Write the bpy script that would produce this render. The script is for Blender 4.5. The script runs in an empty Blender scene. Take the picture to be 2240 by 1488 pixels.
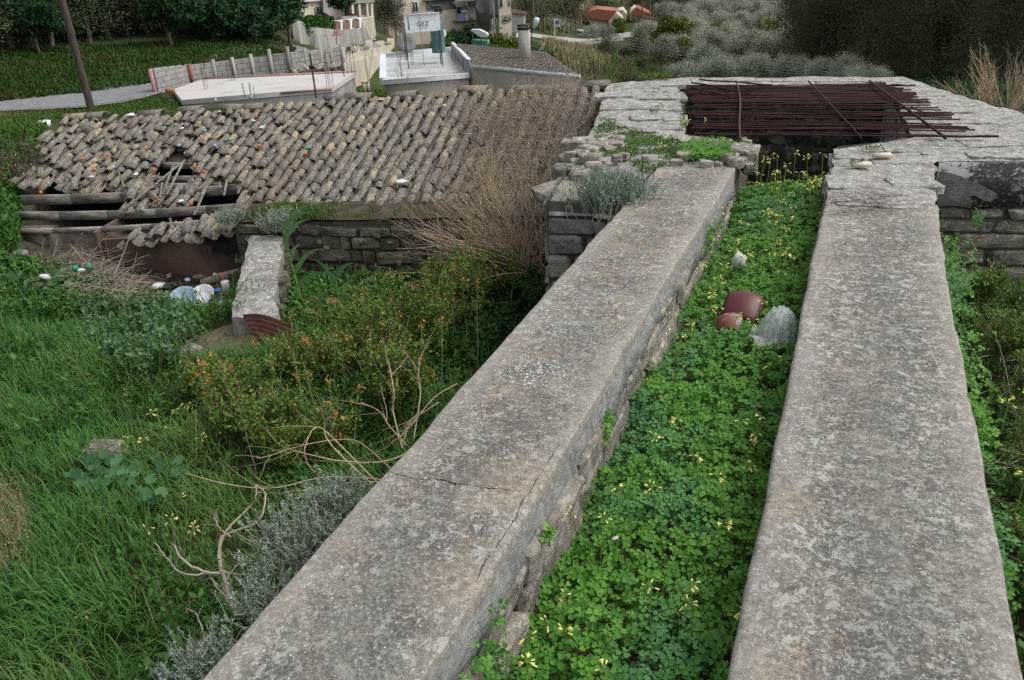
import bpy, math, random
import numpy as np
from mathutils import Matrix, Vector
from math import radians as R_, pi
SC = bpy.context.scene
COL = SC.collection
rng = np.random.default_rng(7)
random.seed(7)
# ------------------------------------------------------------------ camera
EYE = 1.6
FOC = 1797.0
_Y = np.array([808., -928., FOC]); _Y /= np.linalg.norm(_Y)
_D = np.array([200., 3656., FOC]); _D /= np.linalg.norm(_D)
_Z = -_D; _Z = _Z - _Y*np.dot(_Z, _Y); _Z /= np.linalg.norm(_Z)
_X = np.cross(_Y, _Z)
WM = np.array([_X, _Y, _Z])
cam_d = bpy.data.cameras.new('camera'); cam = bpy.data.objects.new('camera', cam_d); COL.objects.link(cam)
cam_d.sensor_width = 36.0; cam_d.lens = FOC/2240*36; cam_d.clip_start = 0.05; cam_d.clip_end = 3000
r = WM@np.array([1, 0, 0]); u = WM@np.array([0, -1, 0]); b = -(WM@np.array([0, 0, 1]))
cam.matrix_world = Matrix(((r[0], u[0], b[0], 0), (r[1], u[1], b[1], 0), (r[2], u[2], b[2], EYE), (0, 0, 0, 1)))
SC.camera = cam
# ------------------------------------------------------------------ sky, sun, exposure (overcast)
SUN_EL, SUN_AZ = 52.0, 70.0
w = bpy.data.worlds.new('World'); SC.world = w; w.use_nodes = True
nt = w.node_tree; bg = nt.nodes['Background']
sky = nt.nodes.new('ShaderNodeTexSky'); sky.sky_type = 'NISHITA'; sky.sun_disc = False
sky.sun_elevation = R_(SUN_EL); sky.sun_rotation = R_(SUN_AZ); sky.air_density = 1.6; sky.dust_density = 5.0; sky.ozone_density = 1.0
hs = nt.nodes.new('ShaderNodeHueSaturation'); hs.inputs['Saturation'].default_value = 0.22
nt.links.new(sky.outputs[0], hs.inputs['Color']); nt.links.new(hs.outputs[0], bg.inputs['Color'])
bg.inputs['Strength'].default_value = 0.15
sd = bpy.data.lights.new('sun', 'SUN'); so = bpy.data.objects.new('sun', sd); COL.objects.link(so)
sd.energy = 0.8; sd.angle = R_(28); sd.color = (1.0, 0.97, 0.93)
az = R_(SUN_AZ)
sdir = Vector((math.sin(az)*math.cos(R_(SUN_EL)), math.cos(az)*math.cos(R_(SUN_EL)), math.sin(R_(SUN_EL))))
so.rotation_euler = sdir.to_track_quat('Z', 'Y').to_euler(); so.location = (0, 0, 30)
SC.view_settings.view_transform = 'Standard'; SC.view_settings.look = 'None'
SC.view_settings.exposure = 0.5; SC.view_settings.gamma = 1.0; SC.view_settings.use_curve_mapping = False
SC.cycles.use_denoising = False; SC.cycles.max_bounces = 5; SC.cycles.diffuse_bounces = 3; SC.cycles.transparent_max_bounces = 6

# ------------------------------------------------------------------ picking points of the place
def ray(px, py): return WM@np.array([px-1120., py-744., FOC])
def atz(px, py, z): d = ray(px, py); t = (z-EYE)/d[2]; return np.array([d[0]*t, d[1]*t, z])
def at(px, py, rr): d = ray(px, py); t = rr/np.hypot(d[0], d[1]); return np.array([d[0]*t, d[1]*t, EYE+d[2]*t])
def proj(P):
    v = (np.atleast_2d(P)-np.array([0, 0, EYE]))@WM
    return np.stack([1120+FOC*v[:, 0]/v[:, 2], 744+FOC*v[:, 1]/v[:, 2]], 1)
def inpoly(pts, poly):
    poly = np.array(poly, float); x, y = pts[:, 0], pts[:, 1]; c = np.zeros(len(pts), bool); j = len(poly)-1
    for i in range(len(poly)):
        xi, yi = poly[i]; xj, yj = poly[j]
        with np.errstate(divide='ignore', invalid='ignore'):
            c ^= ((yi > y) != (yj > y)) & (x < (xj-xi)*(y-yi)/(yj-yi+1e-12)+xi)
        j = i
    return c
class VPlane:   # vertical plane through two plan points
    def __init__(s, a, b): s.a = np.array(a[:2], float); s.b = np.array(b[:2], float); d = s.b-s.a; s.d = d/np.linalg.norm(d); s.n = np.array([-s.d[1], s.d[0]])
    def hit(s, px, py):
        d = ray(px, py); t = np.dot(s.a, s.n)/np.dot(d[:2], s.n); return np.array([d[0]*t, d[1]*t, EYE+d[2]*t])
# building frame of the tile-roofed house and the tower
O0 = np.array([-2.8, 9.7, 0.]); U = np.array([.985, .174, 0.]); V_ = np.array([-.174, .985, 0.])
def rf(uu, s, z=0.0): return O0+U*uu+V_*s+np.array([0, 0, z])
def rfv(uu, s, z): return O0+np.outer(uu, U)+np.outer(s, V_)+np.outer(z, [0, 0, 1])
# ------------------------------------------------------------------ node materials
def lk(nt, a, b): nt.links.new(a, b)
class NG:
    def __init__(s, name):
        s.m = bpy.data.materials.new(name); s.m.use_nodes = True; s.nt = s.m.node_tree; s.bs = s.nt.nodes['Principled BSDF']
        s.out = s.nt.nodes['Material Output']; s.pos = s.nt.nodes.new('ShaderNodeNewGeometry').outputs['Position']
    def n(s, t, **kw):
        x = s.nt.nodes.new(t)
        for k, v in kw.items(): setattr(x, k, v)
        return x
    def vec(s, sc=(1, 1, 1), rot=(0, 0, 0)):
        m = s.n('ShaderNodeMapping'); lk(s.nt, s.pos, m.inputs[0]); m.inputs['Scale'].default_value = sc; m.inputs['Rotation'].default_value = rot; return m.outputs[0]
    def noise(s, scale, detail=4, rough=.6, dist=0, stretch=None):
        x = s.n('ShaderNodeTexNoise'); x.inputs['Scale'].default_value = scale; x.inputs['Detail'].default_value = detail
        x.inputs['Roughness'].default_value = rough; x.inputs['Distortion'].default_value = dist
        lk(s.nt, s.vec(stretch) if stretch else s.pos, x.inputs['Vector']); return x.outputs['Fac']
    def voro(s, scale, feature='F1', rnd=1.0, out='Distance', stretch=None):
        x = s.n('ShaderNodeTexVoronoi', feature=feature); x.inputs['Scale'].default_value = scale; x.inputs['Randomness'].default_value = rnd
        lk(s.nt, s.vec(stretch) if stretch else s.pos, x.inputs['Vector']); return x.outputs[out]
    def ramp(s, f, lo, hi, a=0., b=1.):
        x = s.n('ShaderNodeMapRange', interpolation_type='SMOOTHSTEP'); lk(s.nt, f, x.inputs[0])
        x.inputs[1].default_value = lo; x.inputs[2].default_value = hi; x.inputs[3].default_value = a; x.inputs[4].default_value = b; return x.outputs[0]
    def math(s, op, a, b=None, c=None):
        x = s.n('ShaderNodeMath', operation=op)
        for i, v in enumerate((a, b, c)):
            if v is None: continue
            if isinstance(v, (int, float)): x.inputs[i].default_value = v
            else: lk(s.nt, v, x.inputs[i])
        return x.outputs[0]
    def mix(s, fac, a, b, mode='MIX'):
        x = s.n('ShaderNodeMix', data_type='RGBA', blend_type=mode)
        for i, v in ((0, fac), (6, a), (7, b)):
            if isinstance(v, (int, float)): x.inputs[i].default_value = v
            elif isinstance(v, tuple): x.inputs[i].default_value = (*v, 1) if len(v) == 3 else v
            else: lk(s.nt, v, x.inputs[i])
        return x.outputs[2]
    def sep(s):
        x = s.n('ShaderNodeSeparateXYZ'); lk(s.nt, s.pos, x.inputs[0]); return x.outputs
    def bump(s, h, strength=.5, dist=.01, prev=None):
        x = s.n('ShaderNodeBump'); x.inputs['Strength'].default_value = strength; x.inputs['Distance'].default_value = dist
        lk(s.nt, h, x.inputs['Height'])
        if prev is not None: lk(s.nt, prev, x.inputs['Normal'])
        return x.outputs[0]
    def rand(s): return s.n('ShaderNodeObjectInfo').outputs['Random']
    def attr(s, nm='var'): return s.n('ShaderNodeAttribute', attribute_name=nm).outputs['Fac']
    def done(s, col, rough=.9, nrm=None, spec=.25, metal=0., trans=0.):
        if isinstance(col, tuple): s.bs.inputs['Base Color'].default_value = (*col, 1)
        else: lk(s.nt, col, s.bs.inputs['Base Color'])
        s.bs.inputs['Roughness'].default_value = rough; s.bs.inputs['Specular IOR Level'].default_value = spec; s.bs.inputs['Metallic'].default_value = metal
        if nrm is not None: lk(s.nt, nrm, s.bs.inputs['Normal'])
        if trans > 0:
            t = s.n('ShaderNodeBsdfTranslucent'); mx = s.n('ShaderNodeMixShader'); mx.inputs[0].default_value = trans
            if isinstance(col, tuple): t.inputs[0].default_value = (*col, 1)
            else: lk(s.nt, col, t.inputs[0])
            lk(s.nt, s.bs.outputs[0], mx.inputs[1]); lk(s.nt, t.outputs[0], mx.inputs[2]); lk(s.nt, mx.outputs[0], s.out.inputs[0])
        return s.m
def simple(name, col, col2=None, scale=8, rough=.85, spec=.25, metal=0., bs=0, bd=.01, objvar=0., lo=.35, hi=.65, det=6, stretch=None):
    g = NG(name); c = col
    if col2 is not None: c = g.mix(g.ramp(g.noise(scale, det, .65, stretch=stretch), lo, hi), col, col2)
    if objvar: c = g.mix(1.0, c, g.mix(g.rand(), (1-objvar,)*3, (1+objvar*.6,)*3), 'MULTIPLY')
    nrm = g.bump(g.noise(bs, 6, .7), .6, bd) if bs else None
    return g.done(c, rough, nrm, spec, metal)
def leafmat(name, c1, c2, c3=None, rough=.55, trans=.25, spec=.3, ns=1.2):
    spec *= .45
    """c1..c2 by the per-leaf random value, drifting to c3 in patches"""
    g = NG(name); c = g.mix(g.attr(), c1, c2)
    if c3: c = g.mix(g.ramp(g.noise(ns, 3, .6), .48, .68), c, c3)
    return g.done(c, rough, None, spec, 0, trans)

def concrete(name, warm=.5, cracks=(), edges=(0, .3), pale=(), lich=0.):
    g = NG(name)
    big = g.noise(1.7, 5, .6); mid = g.noise(9, 7, .68, .4); fine = g.noise(75, 6, .8); gr = g.noise(260, 4, .8)
    c = g.mix(g.ramp(mid, .36, .64), (.122, .117, .109), (.232, .224, .203))
    c = g.mix(g.ramp(big, .44, .58, 0, .7), c, (.105, .098, .09))
    c = g.mix(g.ramp(g.noise(4.5, 6, .7, .5), .5, .62, 0, .55), c, (.27, .245, .20))
    c = g.mix(g.ramp(g.noise(38, 9, .8, .3), .52, .60, 0, .75), c, (.36, .345, .305))
    c = g.mix(g.ramp(fine, .54, .60, 0, .75), c, (.43, .42, .385))
    c = g.mix(g.ramp(fine, .47, .40, 0, .8), c, (.07, .067, .06)); c = g.mix(g.ramp(g.noise(20, 9, .8, .4), .47, .39, 0, .6), c, (.10, .094, .084))
    # ochre lichen, thicker away along the wall
    x, y, z = g.sep()
    far = g.ramp(y, 1.2, 5.5, .12, 1.0*warm+.15)
    och = g.math('MULTIPLY', g.ramp(g.noise(14, 8, .75), .5, .62), g.ramp(g.noise(2.6, 4, .6), .42, .6))
    c = g.mix(g.math('MULTIPLY', och, far), c, (.37, .245, .115))
    o2 = g.ramp(g.math('ADD', g.noise(5, 9, .8, .6), g.math('MULTIPLY', g.noise(55, 5, .8), .25)), .70, .76, 0, .8)
    c = g.mix(g.math('MULTIPLY', o2, .55), c, (.33, .20, .09))
    # pale crust patches and lichen rosettes
    cr = g.math('MULTIPLY', g.ramp(g.noise(24, 10, .78, .5), .535-.018*lich, .572-.018*lich), g.ramp(g.noise(1.9, 4, .6), .40-.06*lich, .6-.06*lich, .25+.2*lich, 1))
    c = g.mix(g.math('MULTIPLY', cr, .85), c, (.50, .49, .455))
    warp = g.n('ShaderNodeVectorMath', operation='MULTIPLY_ADD')
    nz = g.n('ShaderNodeTexNoise'); nz.inputs['Scale'].default_value = 55; lk(g.nt, g.pos, nz.inputs['Vector'])
    lk(g.nt, nz.outputs['Color'], warp.inputs[0]); warp.inputs[1].default_value = (.014, .014, .014); lk(g.nt, g.pos, warp.inputs[2])
    def spots(scale, r0, r1, keep, colr, am):
        nonlocal c
        v = g.n('ShaderNodeTexVoronoi'); v.inputs['Scale'].default_value = scale; lk(g.nt, warp.outputs[0], v.inputs['Vector'])
        sc = g.n('ShaderNodeSeparateColor'); lk(g.nt, v.outputs['Color'], sc.inputs[0])
        rad = g.ramp(sc.outputs[0], keep, 1.0, 0.0, r1)
        m = g.ramp(g.math('SUBTRACT', rad, v.outputs['Distance']), 0.0, .07, 0, am)
        c = g.mix(m, c, colr)
    spots(15, 0, .36+.06*lich, .80-.06*lich, (.42, .41, .375), .45); spots(30, 0, .34, .76-.06*lich, (.47, .465, .43), .7)
    spots(46, 0, .34, .72, (.46, .45, .41), .7)
    spots(75, 0, .34, .70, (.50, .495, .46), .8); spots(120, 0, .36, .74, (.60, .60, .57), .9)
    c = g.mix(g.ramp(gr, .35, .7, .35, 0), c, (.06, .058, .054))
    # worn paler margins of the slab, darker damp middle
    ce, hw = edges; dd = g.math('ABSOLUTE', g.math('SUBTRACT', x, ce)); wob = g.math('MULTIPLY', g.math('SUBTRACT', g.noise(3.3, 6, .7), .5), .22); dd = g.math('ADD', dd, wob)
    c = g.mix(g.ramp(dd, hw-.14, hw-.01, 0, .38), c, (.33, .315, .28)); c = g.mix(g.ramp(dd, hw-.12, hw-.30, 0, .30), c, (.11, .105, .10))
    for (sx, sy, sr, am) in pale:
        v = g.n('ShaderNodeVectorMath', operation='DISTANCE'); lk(g.nt, g.pos, v.inputs[0]); v.inputs[1].default_value = (sx, sy, 0)
        if am > 1:   # splashed white paint drops
            q = g.n('ShaderNodeTexVoronoi'); q.inputs['Scale'].default_value = 95; lk(g.nt, g.pos, q.inputs['Vector']); qs = g.n('ShaderNodeSeparateColor'); lk(g.nt, q.outputs['Color'], qs.inputs[0]); m = g.math('MULTIPLY', g.ramp(g.math('SUBTRACT', g.math('MULTIPLY', qs.outputs[0], .46), q.outputs['Distance']), .0, .06), g.ramp(g.math('ADD', v.outputs['Value'], g.math('MULTIPLY', g.noise(25, 3), .18)), sr+.09, sr*.3+.09)); c = g.mix(m, c, (.66, .70, .70))
        else: c = g.mix(g.ramp(g.math('ADD', v.outputs['Value'], g.math('MULTIPLY', g.noise(9, 7, .7), .25)), sr+.13, sr*.2+.13, 0, am), c, g.mix(g.ramp(g.noise(40, 9, .8), .42, .58), (.20, .165, .12), (.44, .38, .29)))
    h = g.math('ADD', g.math('MULTIPLY', fine, .7), g.math('MULTIPLY', gr, .4))
    h = g.math('ADD', h, g.math('MULTIPLY', mid, 1.2))
    for ax, c0, slope, lo, hi, amp, wid in cracks:
        a, bb = (x, y) if ax == 'x' else (y, x)      # crack runs along a, sits at bb = c0 + slope*a + wander
        wnd = g.math('MULTIPLY', g.math('SUBTRACT', g.noise(7, 5, .65), .5), amp)
        d = g.math('ABSOLUTE', g.math('SUBTRACT', g.math('SUBTRACT', bb, wnd), g.math('ADD', g.math('MULTIPLY', a, slope), c0)))
        inr = g.math('MULTIPLY', g.ramp(a, lo, lo+.04), g.ramp(a, hi, hi-.04))
        inr = g.math('MULTIPLY', inr, g.ramp(g.noise(11, 2), .36, .46))
        m = g.math('MULTIPLY', g.ramp(d, wid, wid*.3), inr)
        c = g.mix(m, c, (.02, .018, .016)); h = g.math('SUBTRACT', h, g.math('MULTIPLY', m, 1.5))
    return g.done(c, .95, g.bump(h, .9, .006), .12)
def stone(name, dark=(.10, .095, .08), mid=(.21, .2, .17), pale=(.36, .35, .31), crust=.5, sc=1., objvar=.25, moss=0.):
    g = NG(name)
    a = g.noise(5*sc, 8, .7, .6); f = g.noise(45*sc, 6, .75)
    c = g.mix(g.ramp(a, .35, .62), dark, mid)
    c = g.mix(g.ramp(g.noise(14*sc, 8, .75, .4), .5, .62, 0, crust), c, pale)
    c = g.mix(g.ramp(f, .55, .68, 0, .5), c, pale)
    c = g.mix(g.ramp(f, .42, .3, 0, .6), c, (.03, .029, .026))
    st = g.noise(6*sc, 6, .7, stretch=(1, 1, 6)); c = g.mix(g.ramp(st, .55, .68, 0, .4), c, dark)
    if moss: c = g.mix(g.ramp(g.noise(6, 6, .7), .56, .64, 0, moss), c, (.07, .10, .03))
    if objvar: c = g.mix(1.0, c, g.mix(g.rand(), (1-objvar,)*3, (1+objvar, 1+objvar*.9, 1+objvar*.7)), 'MULTIPLY')
    h = g.math('ADD', g.math('MULTIPLY', a, 2.), g.math('ADD', f, g.math('MULTIPLY', st, 1.5)))
    return g.done(c, .95, g.bump(h, .9, .02/sc), .15)

M = {}
M['coping_left'] = concrete('lichened_concrete_left', .9, (('x', 2.02, .06, -1.34, -.84, .10, .0026), ('y', -.825, .004, 1.55, 2.3, .05, .0016)), (-1.05, .27), ((-.86, 2.05, .20, .42), (-.86, 1.55, .16, .4), (-.93, 1.9, .12, .35), (-1.09, 2.74, .20, 2)))
M['coping_right'] = concrete('lichened_concrete_right', .25, (), (.205, .31), ((-.02, 2.2, .1, .35), (0, 1.5, .12, .35)), .5)
M['cement_grey'] = simple('smooth_grey_render', (.29, .295, .285), (.17, .17, .16), 9, .9, bs=60, bd=.004); M['cement_grey'] = stone('rough_grey_render', (.15, .152, .145), (.25, .255, .245), (.40, .40, .385), .45, 2.2, 0)
M['rubble'] = stone('rubble_stone', (.13, .12, .10), (.30, .28, .245), (.50, .48, .44), .7, 1.4)
M['rubble_dark'] = stone('dark_schist_stone', (.075, .07, .055), (.165, .152, .12), (.28, .26, .215), .3, 1., .35, .25)
M['rubble_grey'] = stone('grey_schist_stone', (.15, .148, .138), (.29, .285, .265), (.47, .455, .43), .65, 1.2, .2)
M['mortar'] = simple('old_mortar', (.13, .12, .10), (.05, .045, .036), 9, .95, bs=40, bd=.012)
M['mortar_pale'] = simple('pale_mortar', (.30, .28, .25), (.14, .13, .11), 12, .95, bs=40, bd=.012)
M['rim'] = stone('weathered_grey_rim', (.17, .162, .15), (.33, .32, .30), (.52, .505, .48), .85, 1.6, .08)
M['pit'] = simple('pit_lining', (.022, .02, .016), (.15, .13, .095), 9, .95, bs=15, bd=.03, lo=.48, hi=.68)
M['pit_floor'] = simple('shade_dark_soil', (.03, .025, .02), (.06, .05, .038), 9, 1.)  # soil tone darkened to carry the shade inside the house
M['pit_plaster'] = simple('grey_pit_plaster', (.27, .27, .26), (.16, .16, .155), 4, .9, bs=20)
M['plaster_brown'] = None
def brown():
    g = NG('brown_plaster'); a = g.noise(2.2, 5, .6); c = g.mix(g.ramp(a, .35, .65), (.105, .066, .052), (.15, .10, .083))
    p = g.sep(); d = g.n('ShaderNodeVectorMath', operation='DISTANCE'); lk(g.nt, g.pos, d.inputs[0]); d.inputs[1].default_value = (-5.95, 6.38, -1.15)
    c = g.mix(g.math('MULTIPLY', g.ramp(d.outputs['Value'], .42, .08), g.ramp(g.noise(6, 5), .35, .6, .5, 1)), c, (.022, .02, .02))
    c = g.mix(g.ramp(g.noise(11, 7, .75, stretch=(1, 1, .5)), .60, .66, 0, .5), c, (.23, .21, .19))
    c = g.mix(g.ramp(g.noise(20, 6, .75), .42, .32, 0, .5), c, (.05, .036, .03))
    return g.done(c, .9, g.bump(g.noise(30, 6), .4, .01))
M['plaster_brown'] = brown()
def stained_plaster():
    g = NG('mould_stained_plaster'); a = g.noise(16, 9, .8, .4); bgn = g.noise(2.2, 4, .6)
    m = g.math('ADD', a, g.math('MULTIPLY', g.math('SUBTRACT', bgn, .5), .9))
    c = g.mix(g.ramp(m, .47, .53), (.36, .36, .34), (.045, .045, .042))
    c = g.mix(g.ramp(g.noise(40, 6, .8), .56, .62, 0, .8), c, (.36, .355, .34))
    return g.done(c, .9, g.bump(g.noise(30, 6), .5, .01))
M['stained'] = stained_plaster()
def tilemat():
    g = NG('old_clay_tile'); rnd = g.rand(); va = g.attr()
    k = g.math('FRACT', g.math('ADD', rnd, va))
    base = g.mix(k, (.20, .17, .125), (.145, .13, .108)); base = g.mix(g.ramp(k, .80, .88), base, (.35, .28, .18)); base = g.mix(g.ramp(k, .16, .08), base, (.13, .115, .10))
    c = g.mix(g.ramp(g.noise(22, 8, .75), .44, .56), base, (.14, .133, .12))
    c = g.mix(g.ramp(g.noise(42, 7, .8), .54, .60, 0, .85), c, (.42, .41, .375))
    c = g.mix(g.ramp(g.noise(34, 7, .8), .45, .37, 0, .85), c, (.055, .048, .038))
    c = g.mix(g.ramp(g.noise(1.1, 3, .6), .52, .66, 0, .4), c, (.13, .10, .075))
    return g.done(c, .95, g.bump(g.noise(60, 6, .75), .7, .008), .1)
M['tile'] = tilemat()
M['wood'] = simple('weathered_wood', (.26, .245, .215), (.12, .105, .085), 10, .9, bs=30, stretch=(.3, 3, 3), objvar=.2)
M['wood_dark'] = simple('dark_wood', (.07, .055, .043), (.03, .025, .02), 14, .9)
M['pole_wood'] = simple('tarred_pole_wood', (.085, .068, .055), (.04, .034, .03), 10, .9, stretch=(3, 3, .4))
M['rust'] = simple('rusted_steel', (.055, .022, .018), (.03, .015, .013), 25, .8, .3, .1, bs=80, bd=.003, objvar=.25)
M['rust_bar'] = simple('rusted_flat_bar', (.065, .03, .025), (.04, .02, .017), 14, .75, .3, .1, bs=80, bd=.003, objvar=.2)
M['rust_sheet'] = simple('rusted_sheet', (.10, .038, .028), (.055, .024, .019), 9, .7, .3, .1, bs=50, bd=.005)
M['soil'] = simple('soil', (.075, .058, .04), (.035, .03, .02), 8, .98, bs=30, bd=.02)
M['dirt'] = simple('pale_dirt', (.19, .145, .10), (.10, .075, .05), 25, .98, bs=60, bd=.015)
M['asphalt'] = simple('grey_asphalt', (.19, .195, .2), (.15, .155, .16), 3, .9, bs=40, bd=.005)
M['roofslab'] = simple('whitewashed_slab', (.42, .41, .395), (.30, .295, .28), 1.1, .9, lo=.5, hi=.75, det=8)
M['roofpaint'] = simple('blue_white_roof_paint', (.38, .415, .44), (.30, .30, .285), .8, .8, lo=.42, hi=.6, stretch=(.7, 1.4, 1), det=9)
M['whiteedge'] = simple('white_paint', (.60, .65, .68), (.5, .53, .54), 3, .7)
M['cmu'] = simple('cement_block', (.30, .29, .275), (.23, .225, .215), 5, .95, bs=30, objvar=.1)
M['cmu_gap'] = simple('block_joint', (.14, .135, .125), (.1, .095, .09), 5, .95)
M['grey_render'] = simple('grey_cement_render', (.29, .275, .26), (.2, .195, .185), 1.6, .95, bs=12, bd=.03)
M['cream'] = simple('cream_wall', (.50, .45, .37), (.40, .36, .30), .8, .9)
M['cream_pale'] = simple('pale_cream_wall', (.60, .54, .44), (.5, .45, .37), .6, .9)
M['beige'] = simple('beige_render_wall', (.40, .37, .33), (.31, .29, .26), .9, .9, stretch=(1, 1, .4))
M['retain'] = simple('stained_concrete', (.36, .35, .32), (.2, .2, .185), .9, .95, stretch=(1, 1, .25))
M['white'] = simple('white_plaster', (.68, .67, .64), (.58, .57, .55), .8, .85)
M['greywall'] = simple('dark_grey_wall', (.17, .17, .17), (.12, .12, .12), 1, .9)
M['redroof'] = simple('red_roof_tiles', (.32, .12, .085), (.22, .09, .065), 1.5, .9, stretch=(3, 1, 1))
M['brownroof'] = simple('old_brown_roof', (.27, .21, .15), (.11, .095, .08), 2.2, .95, bs=6, bd=.08, stretch=(.5, 3, 3), lo=.42, hi=.58)
M['pink'] = simple('pink_pavement', (.38, .22, .19), (.3, .2, .18), 2, .9)
M['glass'] = simple('dark_window_glass', (.05, .06, .07), None, rough=.15, spec=.5)
M['dark'] = simple('dark_opening', (.015, .015, .015))
M['teal'] = simple('teal_paint', (.10, .20, .19), (.07, .14, .135), 2, .6)
M['greenpaint'] = simple('green_paint', (.07, .26, .16), (.05, .17, .11), 3, .6)
M['black'] = simple('black_plastic', (.02, .02, .022), rough=.4)
M['steel'] = simple('galvanised_steel', (.32, .33, .33), (.22, .22, .22), 4, .5, .5, .3)
M['darksteel'] = simple('dark_post_steel', (.05, .04, .036), (.03, .026, .024), 9, .7)
M['dishgrey'] = simple('grey_dish_mesh', (.19, .2, .195), None, rough=.7)
M['blue'] = simple('blue_plastic', (.03, .13, .38), rough=.45)
M['lightblue'] = simple('pale_blue_plastic', (.27, .36, .48), rough=.5)
M['whiteplastic'] = simple('white_plastic', (.66, .67, .68), (.5, .5, .49), 14, .5)
M['greenplastic'] = simple('green_plastic', (.03, .22, .12), rough=.35)
M['redplastic'] = simple('red_plastic', (.4, .03, .03), rough=.5)
M['signboard'] = simple('white_sign_board', (.80, .84, .88), (.72, .76, .80), 2, .6)
M['maroon'] = simple('maroon_enamel', (.10, .02, .023), (.08, .018, .02), 20, .45, .4)
M['maroon2'] = simple('rusty_enamel', (.28, .25, .24), (.16, .05, .03), 12, .6, .4, lo=.42, hi=.52)
M['orange'] = simple('orange_peel', (.60, .16, .02), (.45, .1, .01), 30, .5)
M['carpaint'] = simple('white_car_paint', (.6, .63, .66), rough=.3, spec=.5)
M['tyre'] = simple('tyre_rubber', (.02, .02, .02))
M['signred'] = simple('sign_red', (.5, .06, .03), rough=.5)
M['signblue'] = simple('sign_blue', (.03, .05, .25), rough=.5)
M['letter'] = simple('grey_lettering', (.08, .09, .10))
M['cloth_w'] = simple('white_cloth', (.65, .66, .70)); M['cloth_b'] = simple('blue_cloth', (.25, .32, .55))
M['wire'] = simple('pale_wire', (.25, .33, .33), rough=.5)
def plasticbag():
    g = NG('clear_plastic_bag'); g.bs.inputs['Alpha'].default_value = .55
    return g.done((.62, .68, .66), .25, g.bump(g.noise(30, 6, .7, 1.), .9, .02), .6)
M['bag'] = plasticbag()
# foliage
M['grass'] = leafmat('long_grass', (.028, .09, .016), (.085, .205, .042), (.10, .185, .045), .45, .3, .35, .8)
M['grass_dry'] = leafmat('dry_grass', (.24, .19, .11), (.36, .30, .19), None, .8, .2)
M['grass_far'] = leafmat('short_grass', (.035, .085, .016), (.075, .14, .03), (.12, .14, .04), .6, .2, .2, .25)
M['grass_bank'] = leafmat('dark_bank_grass', (.022, .055, .012), (.05, .095, .022), (.075, .08, .03), .6, .2, .2, .35)  # darker green than the other short grass
M['weed'] = leafmat('broad_weed_leaf', (.03, .09, .018), (.085, .18, .04), (.05, .12, .028), .5, .25)
M['mallow'] = leafmat('mallow_leaf', (.045, .12, .045), (.09, .19, .09), None, .5, .25)
M['thistle'] = leafmat('grey_green_leaf', (.055, .12, .055), (.12, .20, .10), None, .6, .2)
M['clover'] = leafmat('clover_leaf', (.045, .155, .018), (.135, .30, .045), (.08, .20, .075), .5, .28, .35, 2.2)
M['clover_pale'] = leafmat('succulent_leaf', (.06, .13, .03), (.12, .2, .06), (.05, .1, .03), .6, .2)
M['stem_green'] = simple('green_stem', (.13, .22, .05), rough=.6)
M['petal'] = simple('yellow_petal', (.64, .62, .22), (.58, .52, .12), 40, .6)
M['lentisk'] = leafmat('lentisk_leaf', (.05, .12, .02), (.19, .27, .05), (.10, .18, .03), .45, .25, .4, 3)
M['lentisk_orange'] = leafmat('dead_orange_leaf', (.36, .13, .04), (.48, .24, .10), None, .7, .2)
M['twig'] = leafmat('grey_twig', (.15, .125, .10), (.36, .32, .265), None, .9, 0)
M['twig_tan'] = leafmat('tan_twig', (.30, .225, .15), (.50, .39, .27), (.30, .26, .22), .9, 0, .2, 2)
M['bark'] = simple('grey_bark', (.17, .14, .115), (.075, .06, .05), 12, .95, bs=25, bd=.02)
M['silver'] = leafmat('silver_leaf', (.20, .27, .21), (.36, .43, .35), (.2, .26, .19), .8, .1, .2, 6)
M['silver_dry'] = leafmat('silver_dry_stem', (.30, .275, .23), (.48, .45, .40), (.24, .27, .22), .9, 0, .2, 5)
M['twig_pale'] = leafmat('pale_grey_twig', (.20, .165, .13), (.36, .31, .25), (.3, .22, .15), .9, 0, .2, 3)
M['reed'] = leafmat('reed_leaf', (.07, .16, .06), (.12, .24, .10), None, .5, .3)
M['pine_leaf'] = leafmat('dark_forest_leaf', (.04, .07, .034), (.11, .145, .07), (.085, .105, .05), .7, .15, .2, .4)
M['olive_leaf'] = leafmat('olive_leaf', (.20, .235, .17), (.48, .51, .42), (.16, .20, .135), .6, .1, .3, .5)
M['citrus_leaf'] = leafmat('yellow_green_leaf', (.05, .08, .014), (.16, .17, .03), None, .6, .2)
M['eucalypt_leaf'] = leafmat('eucalyptus_leaf', (.04, .058, .03), (.105, .125, .06), (.095, .082, .045), .7, .15, .2, .25)
M['bush_leaf'] = leafmat('dark_bush_leaf', (.012, .045, .016), (.035, .085, .03), None, .6, .15)
M['ivy'] = leafmat('ivy_leaf', (.015, .055, .012), (.04, .11, .02), (.05, .13, .02), .5, .2)
M['hedge_dull'] = leafmat('dull_scrub_leaf', (.09, .085, .055), (.17, .16, .10), (.06, .075, .04), .8, .1, .2, .3)
M['canes'] = leafmat('cane_leaf', (.16, .15, .08), (.27, .24, .14), (.11, .14, .06), .8, .15, .2, .3)

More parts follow.
